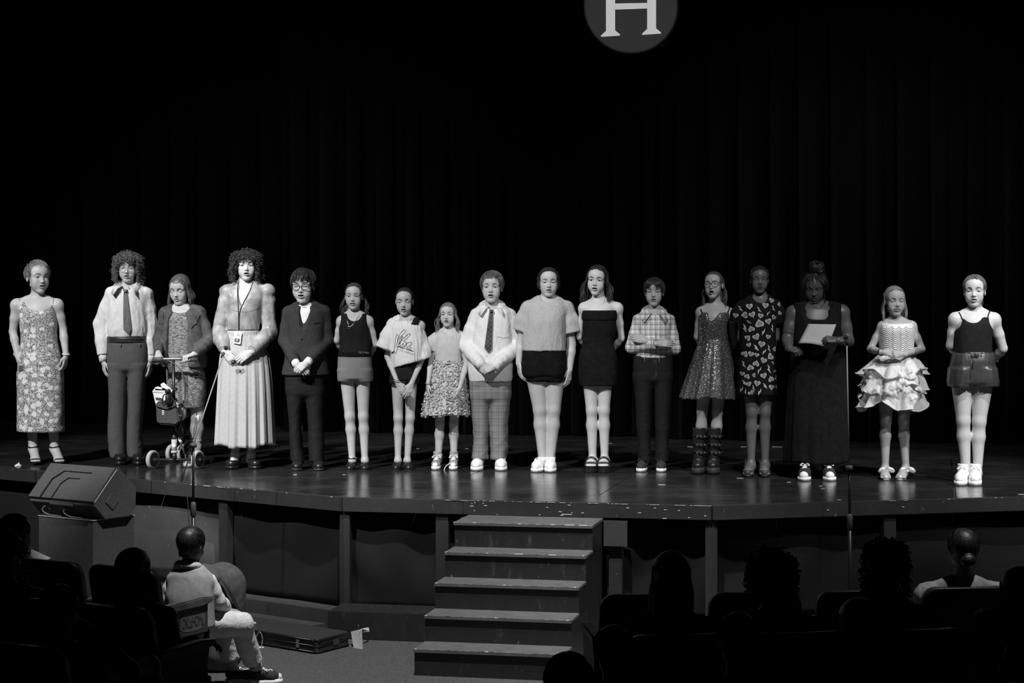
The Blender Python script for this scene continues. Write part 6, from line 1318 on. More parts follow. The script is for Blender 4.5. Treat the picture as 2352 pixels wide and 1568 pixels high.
l, r = p.locks_curly(150, 9.5, 1.06, .45, .22, 3.5, seed=10, turns=1.8, face=20.2); l2, r2 = p.locks_long(40, -2, .4, .5, 3, 60, r=.4, seed=3)
p.hair_out(p.hair_shell(.3, 9.8, low=7.0, back=.5), l + l2, r + r2, 'hair_dark')
for x in (-1, 1): p.ring('earring', 'steel', p.h((7.0 * x, .2, 6.6)), (1, .3, 0), .007, .002)
# 11 --- strapless black dress
p = Per('person in a strapless black dress and chunky sandals, long dark wavy hair, hands behind', CE, (556, 86, 280), 1.02, .88, foot=1465, yaw=-14, pitch=4, roll=4, skin='skin_pale')
p.fm.update(op=.7, e=.75, brow='hair_dark', jw=.92)
p.frame((570, 322), (468, 356), (692, 356), [(330, 505, 640, .055), (360, 470, 672, .08), (420, 462, 680, .098), (520, 468, 676, .09), (580, 468, 660, .082), (700, 440, 680, .10), (820, 442, 680, .10)])
p.arm('a', (438, 560, .06), (500, 650, .17), (*BACK_A, 'clasp'), r=(.92, .92)).arm('b', (718, 570, .06), (650, 660, .16), (*BACK_B, 'clasp'), r=(.92, .92))
p.leg((506, 800), (520, 1050), (526, 1345), .045, 512, r=(.86, .98, .95)).leg((610, 800), (602, 1050), (606, 1345), .045, 596, r=(.86, .98, .95)); p.build_body()
b = p.cloth('dress', 'black_cloth', [(388, 458, 682, .106), (440, 456, 686, .112), (500, 456, 685, .108), (560, 460, 672, .100), (600, 456, 668, .098), (700, 432, 690, .115), (800, 430, 692, .118), (888, 436, 688, .112)], fold=.003, sx=8, sz=22, planes=[(p.c(570, 386), (0, 0, 1))])
p.cloth('folded_cuff', 'black_cloth', [(384, 454, 686, .110), (430, 450, 690, .118), (452, 454, 688, .116)], fold=.001)
for i, tx in ((0, 512), (1, 598)): p.shoe('slide', i, 'shoe_black', 'shoe_black', toe=tx, wide=1.1)
l, r = p.locks_long(170, -7.5, 2.8, 1.1, 2.2, -14, r=.46, seed=11, zj=2.2, wide=8.1); l2, r2 = p.locks_long(14, -6, .6, 1.2, 1.5, -16, r=.4, seed=5, zj=.8, fwd=-1.2)
p.hair_out(p.hair_shell(.35, 10.4, low=2.0, ears=False, back=.6), l + l2, r + r2, 'hair_dark')
# 12 --- plaid shirt, arms crossed
p = Per('person in a plaid shirt and dark jeans with arms crossed, straight fringe', CE, (936, 172, 355), .92, .92, foot=1461, yaw=-8, pitch=1, skin='skin_olive')
p.fm.update(op=.45, e=.6, brow='hair_dark')
p.frame((934, 388), (836, 440), (1034, 440), [(396, 880, 990, .055), (430, 830, 1040, .085), (550, 830, 1036, .10), (690, 825, 1040, .10), (790, 812, 1046, .105)])
p.arm('a', (784, 632, -.02), (960, 606, -.20), ((1, -.05, .02), (0, -1, .35), (0, .2, 1), 'relax')).arm('b', (1074, 640, -.02), (880, 590, -.165), ((-1, .15, .28), (-.1, -1, .1), (.1, 0, 1), 'relax'))
p.leg((868, 800), (866, 1100), (872, 1380)).leg((1000, 800), (990, 1100), (984, 1380)); p.build_body()
s0 = p.sleeve(0, (0, .5, 1, 1.5, 1.92), (.056, .056, .054, .052, .045)); s1 = p.sleeve(1, (0, .5, 1, 1.5, 1.95), (.056, .056, .054, .050, .044))
b = p.cloth('plaid_shirt', 'plaid_shirt', [(396, 870, 1000, .07), (428, 806, 1062, .10), (550, 820, 1045, .12), (640, 815, 1046, .122), (700, 806, 1050, .12)], [s0, s1], shoulders=.010, fold=.003, k=.012, cuts=[('ell', p.c(934, 378, -.06), (.042, .1, .045))])
p.collar('plaid_shirt', 354, 416); p.stick('placket', 'plaid_shirt', b, [[(938, 440), (940, 560)]], .004, b, .0); p.patch('breast_pocket', 'plaid_shirt', b, [[(964, 486), (1022, 480), (1022, 550), (966, 552)]], .004, sub=1)
p.pants('jeans', 'denim_dark', [(684, 800, 1056, .115), (760, 794, 1060, .12), (840, 796, 1056, .112)], [(810, 792, 934, .11), (960, 808, 920, .10), (1110, 814, 914, .088), (1260, 824, 914, .082), (1385, 828, 918, .088)], [(810, 930, 1056, .11), (960, 938, 1050, .10), (1110, 940, 1040, .088), (1260, 944, 1036, .082), (1390, 940, 1034, .088)], fold=.005, sx=12, sz=24)
jn = [o for o in p.root.children if o.name.startswith('jeans')][0]; p.stick('fly_seam', 'denim', jn, [[(926, 710), (928, 830), (912, 835)], [(940, 710), (942, 820), (928, 836)]], .0015, jn, .001); p.stick('belt_loop', 'denim', jn, [[(866, 690), (866, 730)], [(962, 690), (962, 730)]], .004, jn, .001)
p.shoe('sneaker', 0, 'canvas_black', 'sole_white', 'shoe_black', toe=842, lift=.024); p.shoe('sneaker', 1, 'canvas_black', 'sole_white', 'shoe_black', toe=985, lift=.024)
l, r = p.locks_short(260, 5.2, .5, .35, .32, seed=12, messy=.3, fringe=0, frontz=16.2); l3 = [crom([(x * .55, -3, 21.6), (x * .95, -7.6, 20.0), (x * 1.05 + (.8 if x > 0 else -.3), -9.3 + .05 * x * x, 17.2), (x * 1.1 + (1.2 if x > 1 else -.8), -9.0 + .07 * x * x, 13.6 + .06 * (x + 1) ** 2 * (1 if x < 1 else -.2))], 9) for x in (-5.4, -4.8, -4.2, -3.6, -3.0, -2.4, -1.8, .6, 1.2, 1.8, 2.4, 3.0, 3.6, 4.2, 4.8, 5.4)]
p.hair_out(p.hair_shell(.7, 9.8, low=8.0), l + l3, r + [.36 * np.array([.7, 1, 1.1, 1.1, 1, .9, .8, .5, .15]) for _ in l3], 'hair_dark')
# 13 --- sparkle dress, boots
p = Per('person in a dark sparkling sleeveless dress and buckled black boots, glasses, mouth wide open', CF, (288, 128, 308), 1.0, .86, foot=1478, yaw=-20, pitch=-5, roll=-3, skin='skin_olive')
p.fm.update(op=1.25, e=.5, brow='hair_brown', mw=.95)
p.frame((296, 352), (204, 384), (390, 390), [(362, 235, 350, .055), (395, 200, 385, .08), (440, 190, 392, .098), (560, 196, 384, .088), (700, 180, 390, .10), (840, 180, 392, .10)])
p.arm('a', (178, 560, .06), (240, 660, .18), (*BACK_A, 'clasp')).arm('b', (424, 590, .05), (380, 680, .16), (*BACK_B, 'clasp'))
p.leg((232, 840), (212, 1050), (198, 1370), r=(.95, 1, .95)).leg((330, 840), (314, 1050), (296, 1370), r=(.95, 1, .95)); p.build_body()
b = p.cloth('dress_bodice', 'sparkle', [(398, 186, 394, .10), (450, 184, 396, .112), (520, 188, 390, .106), (590, 190, 386, .098)], fold=.002, cuts=[('cone', p.c(296, 335, -.085), p.c(268, 462, -.105), .092, .010, .0, None), ('ell', p.c(178, 385, 0), (.035, .2, .035)), ('ell', p.c(400, 385, 0), (.01, .2, .01))])
p.skirt('dress_skirt', 'sparkle', [(575, 189, 387, .10), (650, 168, 398, .125), (700, 150, 408, .14), (800, 118, 422, .17), (900, 88, 436, .20), (968, 66, 442, .215)], 9, (.008, .06), nseg=160, hem=.010, seed=13)
p.stick('strap', 'black_cloth', p.body, [[(376, 402), (388, 378), (396, 360)], [(222, 420), (206, 395), (200, 378)]], .005, p.root, .002)
p.shoe('boot', 0, 'shoe_black', 'shoe_sole', toe=180, wide=1.15); p.shoe('boot', 1, 'shoe_black', 'shoe_sole', toe=282, wide=1.15)
l, r = p.locks_long(120, -8.5, 1.2, .7, 2.0, 16, r=.42, seed=13, zj=2.5, top=21.6); l2, r2 = p.locks_long(26, -10, 1.0, .9, 2.0, -6, r=.42, seed=4, sides=(-1,), fwd=-1.0)
p.hair_out(p.hair_shell(.3, 10.2, low=3.0, back=.5), l + l2, r + r2, 'hair_brown'); p.glasses('frame_black', 2.5, 2.1, .18, 2.5, 11.2)
# 14 --- hearts dress
p = Per('person in a black short-sleeved dress printed with pale hearts and lightning bolts', CF, (594, 92, 270), 1.0, .90, foot=1493, yaw=-3, pitch=2, skin='skin_brown')
p.fm.update(op=.55, e=.5, brow='hair_black', teeth=True, lip=.75)
p.frame((600, 298), (484, 346), (700, 346), [(312, 530, 660, .055), (345, 490, 698, .085), (480, 484, 692, .10), (620, 488, 688, .095), (760, 478, 690, .105), (860, 478, 690, .105)])
p.arm('a', (466, 570, .06), (520, 680, .17), (*BACK_A, 'clasp'), r=(.9, .9)).arm('b', (706, 570, .05), (650, 690, .17), (*BACK_B, 'clasp'), r=(.9, .9))
p.leg((535, 830), (542, 1060), (536, 1390), .012, 515, r=(.95, 1, .95)).leg((640, 830), (630, 1060), (630, 1390), .012, 628, r=(.95, 1, .95)); p.build_body()
s0 = ([p.sa, p.c(452, 410, .01), p.c(440, 462, .02)], [.056, .060, .058]); s1 = ([p.sb, p.c(714, 410, .01), p.c(720, 468, .02)], [.056, .060, .056])
b = p.cloth('printed_dress', 'black_cloth', [(310, 520, 668, .075), (345, 466, 714, .10), (450, 466, 702, .122), (600, 460, 702, .118), (800, 447, 706, .125), (950, 444, 712, .128)], [s0, s1], shoulders=.010, fold=.002, sx=14, sz=5, cuts=[('ell', p.c(600, 292, -.04), (.055, .12, .05))])
def heart(cx, cy, r, a, k=1.0):
    o = []
    for i in range(26):
        t = 2 * math.pi * i / 26; x = .062 * 16 * math.sin(t) ** 3 * k; y = -.062 * (13 * math.cos(t) - 5 * math.cos(2 * t) - 2 * math.cos(3 * t) - math.cos(4 * t)) * k
        o.append((cx + r * (x * math.cos(a) - y * math.sin(a)), cy + r * (x * math.sin(a) + y * math.cos(a))))
    return o
def bolt(cx, cy, r, a): return [(cx + r * (x * math.cos(a) - y * math.sin(a)), cy + r * (x * math.sin(a) + y * math.cos(a))) for x, y in ((-.1, -1.), (.35, -.25), (.08, -.22), (.30, 1.1), (-.38, .05), (-.06, .02))]
HE = [(500, 318, 22, .2), (517, 357, 22, -.1), (622, 350, 22, .2), (533, 411, 22, -.4), (588, 419, 19, .2), (580, 470, 30, 2.9), (640, 456, 22, -.3), (527, 506, 22, 2.8), (559, 558, 24, -.5), (640, 558, 18, .2), (595, 606, 24, .2), (511, 612, 16, -.3), (525, 672, 20, .3), (486, 672, 22, -2.6), (563, 678, 16, .2), (655, 690, 24, .9), (608, 714, 22, .4), (558, 735, 22, -2.9), (520, 762, 22, 2.9), (686, 786, 20, 3.0), (470, 803, 16, .2), (500, 820, 18, -2.7), (608, 815, 22, -.3), (659, 838, 22, 2.8), (565, 865, 22, .2), (510, 870, 18, -.3), (662, 892, 20, .1), (527, 930, 22, -.6), (628, 942, 18, 2.9), (668, 942, 16, .3), (486, 415, 22, 1.4), (680, 430, 18, .6), (505, 565, 20, -2.4), (697, 890, 18, 1.6), (460, 710, 16, 1.5), (543, 812, 14, 1.6), (430, 418, 18, .2), (722, 402, 14, .8), (718, 345, 14, 1.4), (668, 318, 18, .4), (685, 640, 16, 1.6), (460, 560, 13, .8)]
BO = [(460, 372, 24, -.5), (578, 378, 24, -.5), (640, 402, 20, .8), (676, 370, 24, -.4), (510, 460, 20, -.9), (606, 524, 24, .6), (668, 500, 28, 0), (484, 500, 30, -.1), (556, 630, 26, -.5), (612, 655, 22, .8), (644, 635, 26, -.2), (478, 740, 26, -.3), (643, 770, 32, -.2), (676, 735, 22, -.9), (578, 780, 26, .6), (480, 862, 22, -.5), (614, 882, 24, -.5), (580, 920, 24, .6), (465, 905, 20, .6), (540, 895, 20, -.2), (694, 830, 20, .1), (489, 920, 18, .1)]
for x, y, r, a in HE: p.patch('heart_print', 'print_pale', b, [heart(x, y, r, a)], .0035); p.patch('heart_inner_print', 'print_mid', b, [heart(x, y, r, a, .62)], .005)
for x, y, r, a in BO: p.patch('bolt_print', 'print_pale', b, [bolt(x, y, r, a)], .0035)
for i, tx in ((0, 512), (1, 628)): p.shoe('strap', i, 'leather_dark', toe=tx)
p.hair_out(p.hair_shell(.3, 10.2, low=6.0, extra=[('ell', (0, 10.5, 14.5), (3.4, 3., 3.4))]), *p.locks_short(120, 3, .3, -.5, .3, seed=14, messy=.2, zmin=16, frontz=17.5), 'hair_black')
# 15 --- black tank and long skirt, reading a page
p = Per('person in black tank top and long black skirt reading a page, braids piled high', CG, (312, 160, 352), 1.04, 1.2, foot=1483, yaw=-12, pitch=16, skin='skin_deep')
p.fm.update(op=.5, e=.0, brow='hair_black', jw=1.12, teeth=True, lip=.8)
p.frame((330, 352), (178, 404), (484, 400), [(362, 260, 395, .065), (400, 190, 470, .10), (500, 172, 480, .135), (600, 175, 470, .125), (720, 160, 505, .14), (880, 150, 515, .14)])
p.arm('a', (136, 590, -.02), (150, 646, -.16), ((.5, -.6, -.1), (-.3, -.5, .8), (.6, .2, .7), 'fist'), r=(1.12, 1)).arm('b', (528, 600, .0), (462, 592, -.36), ((-1, .1, .12), (-.1, -.7, .7), (.1, -.6, .8), 'pinch'), r=(1.12, 1))
p.leg((250, 880), (240, 1150), (262, 1395, -.13)).leg((410, 880), (405, 1150), (402, 1395, -.13)); p.build_body()
b = p.cloth('tank_top', 'black_cloth', [(352, 180, 470, .10), (430, 176, 478, .135), (500, 166, 482, .152), (600, 164, 476, .142), (640, 180, 480, .145)], shoulders=.006, fold=.002, cuts=[('cone', p.c(292, 402, -.15), p.c(368, 402, -.15), .075, .075, .01, None), ('cone', p.c(285, 340, -.10), p.c(375, 340, -.10), .078, .078, .01, None), ('ell', p.c(150, 410, .0), (.033, .25, .085)), ('ell', p.c(510, 405, 0), (.036, .25, .085)), ('ell', p.c(330, 340, .06), (.085, .16, .05))])
p.skirt('long_skirt', 'black_cloth', [(618, 172, 484, .148), (700, 155, 506, .165), (850, 140, 522, .185), (1000, 130, 530, .20), (1200, 120, 532, .215), (1374, 114, 530, .215)], 10, (.005, .035), nseg=160, hem=.006, seed=15)
p.patch('skirt_tie', 'black_cloth', [o for o in p.root.children if o.name.startswith('long_skirt')][0], [[(195, 690), (215, 690), (205, 780), (178, 770)]], .01)
for i, tx in ((0, 240), (1, 412)): p.shoe('hightop', i, 'canvas_black', 'sole_white', toe=tx, wide=1.1)
p.hair_out(p.hair_shell(.5, 10.0, low=5.0, extra=[('ell', (1.5, 3.5, 25), (6.0, 5.5, 4.5))]), *(lambda a, c: (a[0] + c, a[1] + [.42 * np.sin(np.linspace(.5, 2.9, 14)) ** .3 for _ in c]))(p.locks_short(120, 8, .3, -.8, .5, seed=15, messy=.1, zmin=15.5, frontz=17.5), [crom([(1.5 + 6 * math.cos(t), 3.5 + 5 * math.sin(t) * .8, 22 + 2 * math.sin(3 * t)), (1.5 + 5.5 * math.cos(t + .7), 3.0 + 5.2 * math.sin(t + .7), 25.5 + 2 * math.cos(2 * t)), (1.5 + 4.2 * math.cos(t + 1.5), 3.4 + 4 * math.sin(t + 1.5), 28.6 + 1.2 * math.sin(5 * t)), (1.5 + 6.4 * math.cos(t + 2.3), 3.4 + 5.4 * math.sin(t + 2.3), 24.5 + 3.2 * math.sin(4 * t))], 14) for t in np.linspace(0, 6.2, 46)] +
    [crom([(-6.6, -3, 12), (-7.0, -4.2, 4), (-5.6, -5.0, -2), (-5.8, -5.2, -7), (-5.2, -5.6, -11)], 14), crom([(7.2, -2, 12), (7.4, -3.5, 3), (8.2, -4.2, -3), (7.6, -4.6, -7.5)], 14)]), 'hair_black')
p.necklace([(282, 362), (305, 378), (335, 382), (360, 360), (378, 338)], .0028, 'bead', 'choker'); p.stick('earring', 'steel', p.body, [[(372, 270), (370, 290), (372, 312)]], .006, p.root, .012)
A, E, W, _ = p.arms[0]; p.ring('arm_band', 'bead', E * .75 + A * .25, A - E, .052, .003)
pg = p; m = [p.c(*q) for q in ((270, 487, -.20), (450, 490, -.30), (396, 626, -.34), (208, 612, -.26))]
nx = 9; V = []; 
for j in range(nx):
    for i in range(nx):
        u, v = i / (nx - 1), j / (nx - 1); q = (m[0] * (1 - u) + m[1] * u) * (1 - v) + (m[3] * (1 - u) + m[2] * u) * v; V.append(q + np.array((0, -.012 * math.sin(math.pi * u) - .006 * math.sin(5 * v), .006 * math.sin(math.pi * u * 1.5) * v)))
Fs = [(j * nx + i, j * nx + i + 1, (j + 1) * nx + i + 1, (j + 1) * nx + i) for j in range(nx - 1) for i in range(nx - 1)]
o = mkmesh('page', V, Fs, MAT['paper_grey']); md = o.modifiers.new('thick', 'SOLIDIFY'); md.thickness = .003; origin_to(o, V[0]); setp(o, 'white page held up in the hand in front of the black tank top', 'paper')
# 16 --- sequin bodice, tulle skirt
p = Per('small person in a sequinned bodice and frilly white tulle skirt, fingers laced', CG, (826, 246, 434), .88, .92, foot=1491, yaw=4, pitch=3, skin='skin_dim')
p.fm.update(op=.3, e=.2, brow='hair_mid', mw=1.2, teeth=True, jw=1.05)
p.frame((832, 458), (748, 492), (934, 490), [(468, 775, 890, .055), (500, 738, 938, .08), (560, 730, 945, .095), (660, 730, 940, .09), (760, 722, 945, .10), (900, 722, 950, .10)])
p.arm('a', (668, 648, .0), (752, 668, -.19), ((.95, -.15, -.1), (0, -1, .3), (0, -.2, 1), 'clasp')).arm('b', (1002, 648, .0), (880, 682, -.20), ((-.95, -.15, .05), (0, -1, .3), (0, -.2, 1), 'clasp'))
p.leg((776, 930), (768, 1112), (764, 1385), .008, 770, r=(1, 1, 1)).leg((890, 930), (884, 1112), (898, 1390), .008, 862, r=(1, 1, 1)); p.build_body()
b = p.cloth('bodice', 'bodice', [(482, 728, 946, .095), (540, 720, 952, .112), (600, 722, 950, .108), (690, 730, 944, .102)], fold=.001, cuts=[('ell', p.c(834, 470, -.03), (.062, .14, .014)), ('ell', p.c(716, 480, 0), (.018, .2, .04)), ('ell', p.c(956, 480, 0), (.018, .2, .04))])
sw = []
for x0, x1 in ((728, 790), (790, 835), (838, 880), (880, 944)):
    for y in range(506, 682, 13): sw.append([tuple(q[:2]) for q in crom([(x0, y - 6, 0), ((x0 * .7 + x1 * .3), y + 9, 0), ((x0 * .3 + x1 * .7), y + 10, 0), (x1, y - 4, 0)], 8)])
p.stick('bead_swag', 'bead', b, sw, .0016, b, .001, 4); p.stick('strap', 'bodice', p.body, [[(772, 500), (768, 484), (764, 470)], [(922, 498), (930, 480), (936, 462)]], .004, p.root, .002)
p.skirt('skirt_lining', 'tulle_lining', [(680, 728, 946, .10), (760, 700, 968, .13), (900, 668, 985, .16), (985, 660, 990, .17)], 6, (.0, .04), seed=2)
for i, (rows, sd, am) in enumerate((([(682, 726, 948, .102), (740, 668, 990, .16), (806, 604, 1016, .21)], 3, .12), ([(780, 676, 986, .15), (840, 640, 1008, .20), (900, 622, 1016, .22)], 5, .13), ([(880, 660, 990, .16), (950, 630, 1004, .20), (1012, 604, 1012, .22)], 8, .14))):
    k = p.skirt('tulle_tier', 'tulle', rows, 9, (.02, am), nseg=170, nr=16, hem=.03, seed=sd, inner=.0015, sharp=.7); me = k.data; n2 = len(me.vertices) // 2
    q = np.zeros(len(me.vertices) * 3); me.vertices.foreach_get('co', q); q = q.reshape(-1, 3); rim = q[15 * 170:16 * 170] + np.array(wloc(k)); V, Fs = tubes([np.concatenate([rim, rim[:1]])], [.007], 5); mkmesh('tier_edge', V, Fs, MAT['tulle_lining'], k)
rr = np.random.default_rng(3)
for t in range(26):
    th = rr.uniform(math.pi * 1.0, math.pi * 2.0); z = rr.uniform(.05, .28); rx, ry = .17 + .10 * z / .28, .17 + .05 * z / .28; c = np.array([p.c(812, 0)[0] + rx * .86 * math.cos(th), p.D0 + ry * 1.12 * math.sin(th), p.c(0, 740)[2] - z]); a = rr.uniform(.03, .055)
    nx = 7; V = []; d = np.array([-math.sin(th), math.cos(th), rr.uniform(-.4, .4)]); o_ = np.array([math.cos(th), math.sin(th), 0]); 
    for j in range(nx):
        for i in range(nx):
            u, v = i / (nx - 1) * 2 - 1, j / (nx - 1); V.append(c + d * u * a * (.6 + .5 * v) + o_ * (.030 * math.sin(2.6 * v) + .008 * math.sin(4 * u + t)) + np.array((0, 0, .04 - v * a * 1.2 + .008 * math.sin(5 * u + t))))
    mkmesh('tulle_ruffle', V, [(j * nx + i, j * nx + i + 1, (j + 1) * nx + i + 1, (j + 1) * nx + i) for j in range(nx - 1) for i in range(nx - 1)], MAT['tulle'], p.root)
p.ring('wristband', 'bead', p.arms[0][2] * .88 + p.arms[0][1] * .12, p.arms[0][2] - p.arms[0][1], .028, .005)
for i, tx in ((0, 772), (1, 858)):
    so = p.shoe('flat', i, 'glitter_shoe', 'glitter_shoe', toe=tx); A = p.legs[i][2]; c = A + (.0, -.055, -.008); m = MB()
    for d in (-1, 1):
        G = Grid(c - .09, c + .09, .005); R = np.array(Matrix.Rotation(.5 * d, 3, 'Y')); G.ell(c + (d * .034, 0, .012), (.034, .012, .022), R, .0); G.ell(c, (.011, .012, .012), k=.006); V, Q = G.skin(1); mkmesh('bow', V + vnorm(V, Q) * folds(V, .002, 3, 90, 90)[:, None], Q, MAT['glitter_shoe'], so)
l, r = p.locks_long(120, -4.5, .8, .25, 1.2, -8, r=.45, seed=16, zj=1.2); p.hair_out(p.hair_shell(.35, 10.4, low=2.0, back=.4), l, r, 'hair_light')
# 17 --- camisole and satin shorts
p = Per('person in dark camisole and loose satin shorts, white lace-up sneakers, hands behind back', CH, (715, 122, 332), .98, 1.08, foot=1524, yaw=-16, pitch=2, skin='skin_pale')
p.fm.update(op=.5, e=.35, brow='hair_brown', jw=1.1)
p.frame((716, 352), (588, 402), (844, 404), [(366, 650, 785, .06), (402, 600, 830, .09), (480, 588, 836, .115), (560, 590, 822, .11), (640, 590, 818, .105), (740, 566, 838, .12), (840, 566, 842, .12)])
p.arm('a', (556, 590, .05), (620, 670, .18), (*BACK_A, 'clasp')).arm('b', (905, 610, .05), (840, 690, .17), (*BACK_B, 'clasp'))
p.leg((630, 800), (640, 1088), (660, 1370), r=(.96, .95, .92)).leg((770, 800), (746, 1095), (736, 1372), r=(.96, .95, .92)); p.build_body()
b = p.cloth('camisole', 'black_jersey', [(400, 586, 836, .11), (460, 580, 838, .128), (540, 576, 830, .124), (650, 575, 832, .118)], fold=.002, cuts=[('ell', p.c(704, 360, -.08), (.085, .18, .088)), ('ell', p.c(556, 415, 0), (.074, .3, .085)), ('ell', p.c(868, 415, 0), (.086, .3, .085))])
p.stick('strap', 'black_jersey', p.body, [[(622, 412), (614, 385), (604, 358)], [(786, 415), (796, 388), (814, 362)]], .0045, p.root, .002)
sh = p.pants('satin_shorts', 'satin_dark', [(636, 572, 836, .125), (700, 556, 850, .14), (770, 544, 862, .142), (835, 538, 872, .142)], [(740, 544, 702, .138), (866, 536, 686, .142)], [(740, 700, 864, .138), (862, 690, 876, .142)], fold=.006, sx=26, sz=6, tap=.012)
p.skirt('waistband', 'satin_dark', [(630, 573, 836, .124), (660, 568, 842, .132)], 26, (.01, .02), nr=6, nseg=130); p.stick('drawstring', 'satin_dark', sh, [[(672, 662), (664, 720), (660, 800), (660, 862)], [(690, 660), (676, 690), (672, 740)]], .0035, sh, .004)
c = p.front(p.bvh(sh), *p.c(688, 656)[[0, 2]], .012); p.ring('drawstring_bow', 'satin_dark', c + (.014, 0, .004), (.1, 1, .2), .013, .0035); p.ring('drawstring_bow', 'satin_dark', c - (.014, 0, -.004), (-.1, 1, .2), .013, .0035)
p.shoe('hightop', 0, 'shoe_white', 'sole_white', toe=615, wide=1.12, lift=.034); p.shoe('hightop', 1, 'shoe_white', 'sole_white', toe=718, wide=1.12, lift=.034)
l, r = p.locks_long(60, -4, .3, .8, 2, 62, r=.45, seed=17); p.hair_out(p.hair_shell(.3, 10.2, low=7.0, back=.4), *(lambda a: (a[0] + l, a[1] + r))(p.locks_short(160, 4, .3, -.7, .28, seed=17, messy=.25, zmin=15, frontz=17.6)), 'hair_mid')
# ------------------------------------------------------------------ theatre seats and the audience
def make_seat():
    r = empty('theatre_seat', (0, 0, 0), 'x', 'seat')
    w, nx, nz = .235, 21, 17; V = []; vs = [0, .15, .3, .45, .6, .72, .8, .84, .87, .90, .925, .945, .96, .975, .987, .995, 1.]
    for side in (0, 1):
        for k in range(nz):
            for i in range(nx):
                u = -1 + 2 * i / (nx - 1); v = vs[k]; z = .36 + .48 * v
                cr = .10; x = u * w
                if v > .84: x = u * (w - .075 * (1 - math.sqrt(max(0, 1 - ((v - .84) / .16) ** 2))))
                V.append((x, -.10 * v + .03 * (1 - u * u) * 0 + .03 * u * u - (0 if side else .045), z))
    n = nx * nz; Fs = []
    for k in range(nz - 1):
        for i in range(nx - 1): a = k * nx + i; Fs += [(a, a + 1, a + nx + 1, a + nx), (n + a, n + a + nx, n + a + nx + 1, n + a + 1)]
    b = [i for i in range(nx)] + [k * nx + nx - 1 for k in range(1, nz)] + [(nz - 1) * nx + i for i in range(nx - 2, -1, -1)] + [k * nx for k in range(nz - 2, 0, -1)]
    for i in range(len(b)): Fs.append((b[i], n + b[i], n + b[(i + 1) % len(b)], b[(i + 1) % len(b)]))
    mkmesh('backrest', V, Fs, MAT['seat_shell'], r)
    MB().box((0, .21, .41), (.43, .42, .09)).out('seat_cushion', MAT['seat_fabric'], r, bev=.02)
    MB().box((0, -.135, .815), (.05, .004, .014)).out('number_plate', MAT['plate'], r)
    for s in (-1, 1):
        ar = MB().prism([(-.03, -.03), (.30, -.03), (.40, -.012), (.42, .012), (.30, .024), (-.03, .012)], lambda u, v, w_: (s * .240 + (w_ - .5) * .056, u - .03, .615 + v)).out('armrest', MAT['armwood'], r, bev=.008)
    MB().box((0, .12, .33), (.40, .30, .04)).out('seat_pan', MAT['seat_metal'], r)
    for s in (-1, 1): MB().hexa([(s * .240 + a, y, z) for z, y0, y1 in ((0, .02, .22), (.60, -.04, .34)) for a, y in ((-.014, y0), (.014, y0), (.014, y1), (-.014, y1))]).out('standard', MAT['seat_metal'], r, bev=.004)
    return r
proto = make_seat(); used = [False]
def seat(x, y, yaw, label):
    if not used[0]: r = proto; used[0] = True
    else:
        r = proto.copy(); COL.objects.link(r)
        for c in proto.children: d = c.copy(); COL.objects.link(d); d.parent = r
    r.location = (x, y, 0); r.rotation_euler = (0, 0, math.radians(yaw)); r['label'] = label; r['group'] = 'theatre seats in front of the stage'; return r
LY = -29; ld = np.array([-.875, .485]) * .54
r1 = np.array([-2.09, 11.0]); r2 = np.array([-1.875, 9.64]); r3 = np.array([-2.06, 8.62])
S_end = seat(*r1, LY, 'dark theatre seat holding the small figure in the pale waistcoat, aisle end of its row')
seat(*(r1 + ld), LY, 'empty dark theatre seat directly below the tall speaker box'); seat(*(r1 + 2 * ld), LY, 'dark theatre seat at far left under the figure with the white programme')
S_b = seat(*r2, LY, 'dark theatre seat with ornate sticker under the figure in the dark jacket'); seat(*(r2 + ld), LY, 'empty dark theatre seat beside the figure in the dark jacket'); seat(*(r2 + 2 * ld), LY, 'dark theatre seat under the bare-shouldered figure with pale curls')
seat(*r3, LY, 'dark theatre seat at bottom left under the figure with folded arms'); seat(*(r3 + ld), LY, 'dark empty theatre seat in the bottom left corner of the house')
RY = 7
for i, (x, y, l) in enumerate(((.66, 10.02, 'empty dark theatre seat before the long straight hair, end of the front right row'), (1.21, 10.08, 'empty dark theatre seat hidden behind the broad dark figure, front right row'), (1.76, 10.15, 'empty dark theatre seat left of the figure in the pale blouse'), (2.31, 10.25, 'dark theatre seat under the figure in the pale puffed blouse'), (2.86, 10.37, 'empty dark theatre seat at the right end of the front row'))): seat(x, y, RY, l)
for i, (x, y, l) in enumerate(((.72, 8.86, 'dark theatre seat with a white number plate under the long straight hair'), (1.27, 8.93, 'dark theatre seat under the broad dark figure with hair pinned up'), (1.80, 9.0, 'dark theatre seat under the figure with dark curls'), (2.36, 9.1, 'dark theatre seat at the right edge of the second row'))): seat(x, y, RY, l)
for i, (x, y, l) in enumerate(((.42, 7.62, 'dark theatre seat under the short round dark head, third row by the aisle'), (.95, 7.68, 'dark theatre seat under the smooth dark head in the third row'), (1.47, 7.75, 'dark theatre seat under the long dark hair in the third row'), (2.0, 7.82, 'dark theatre seat under the grey hooded top'))): seat(x, y, RY, l)
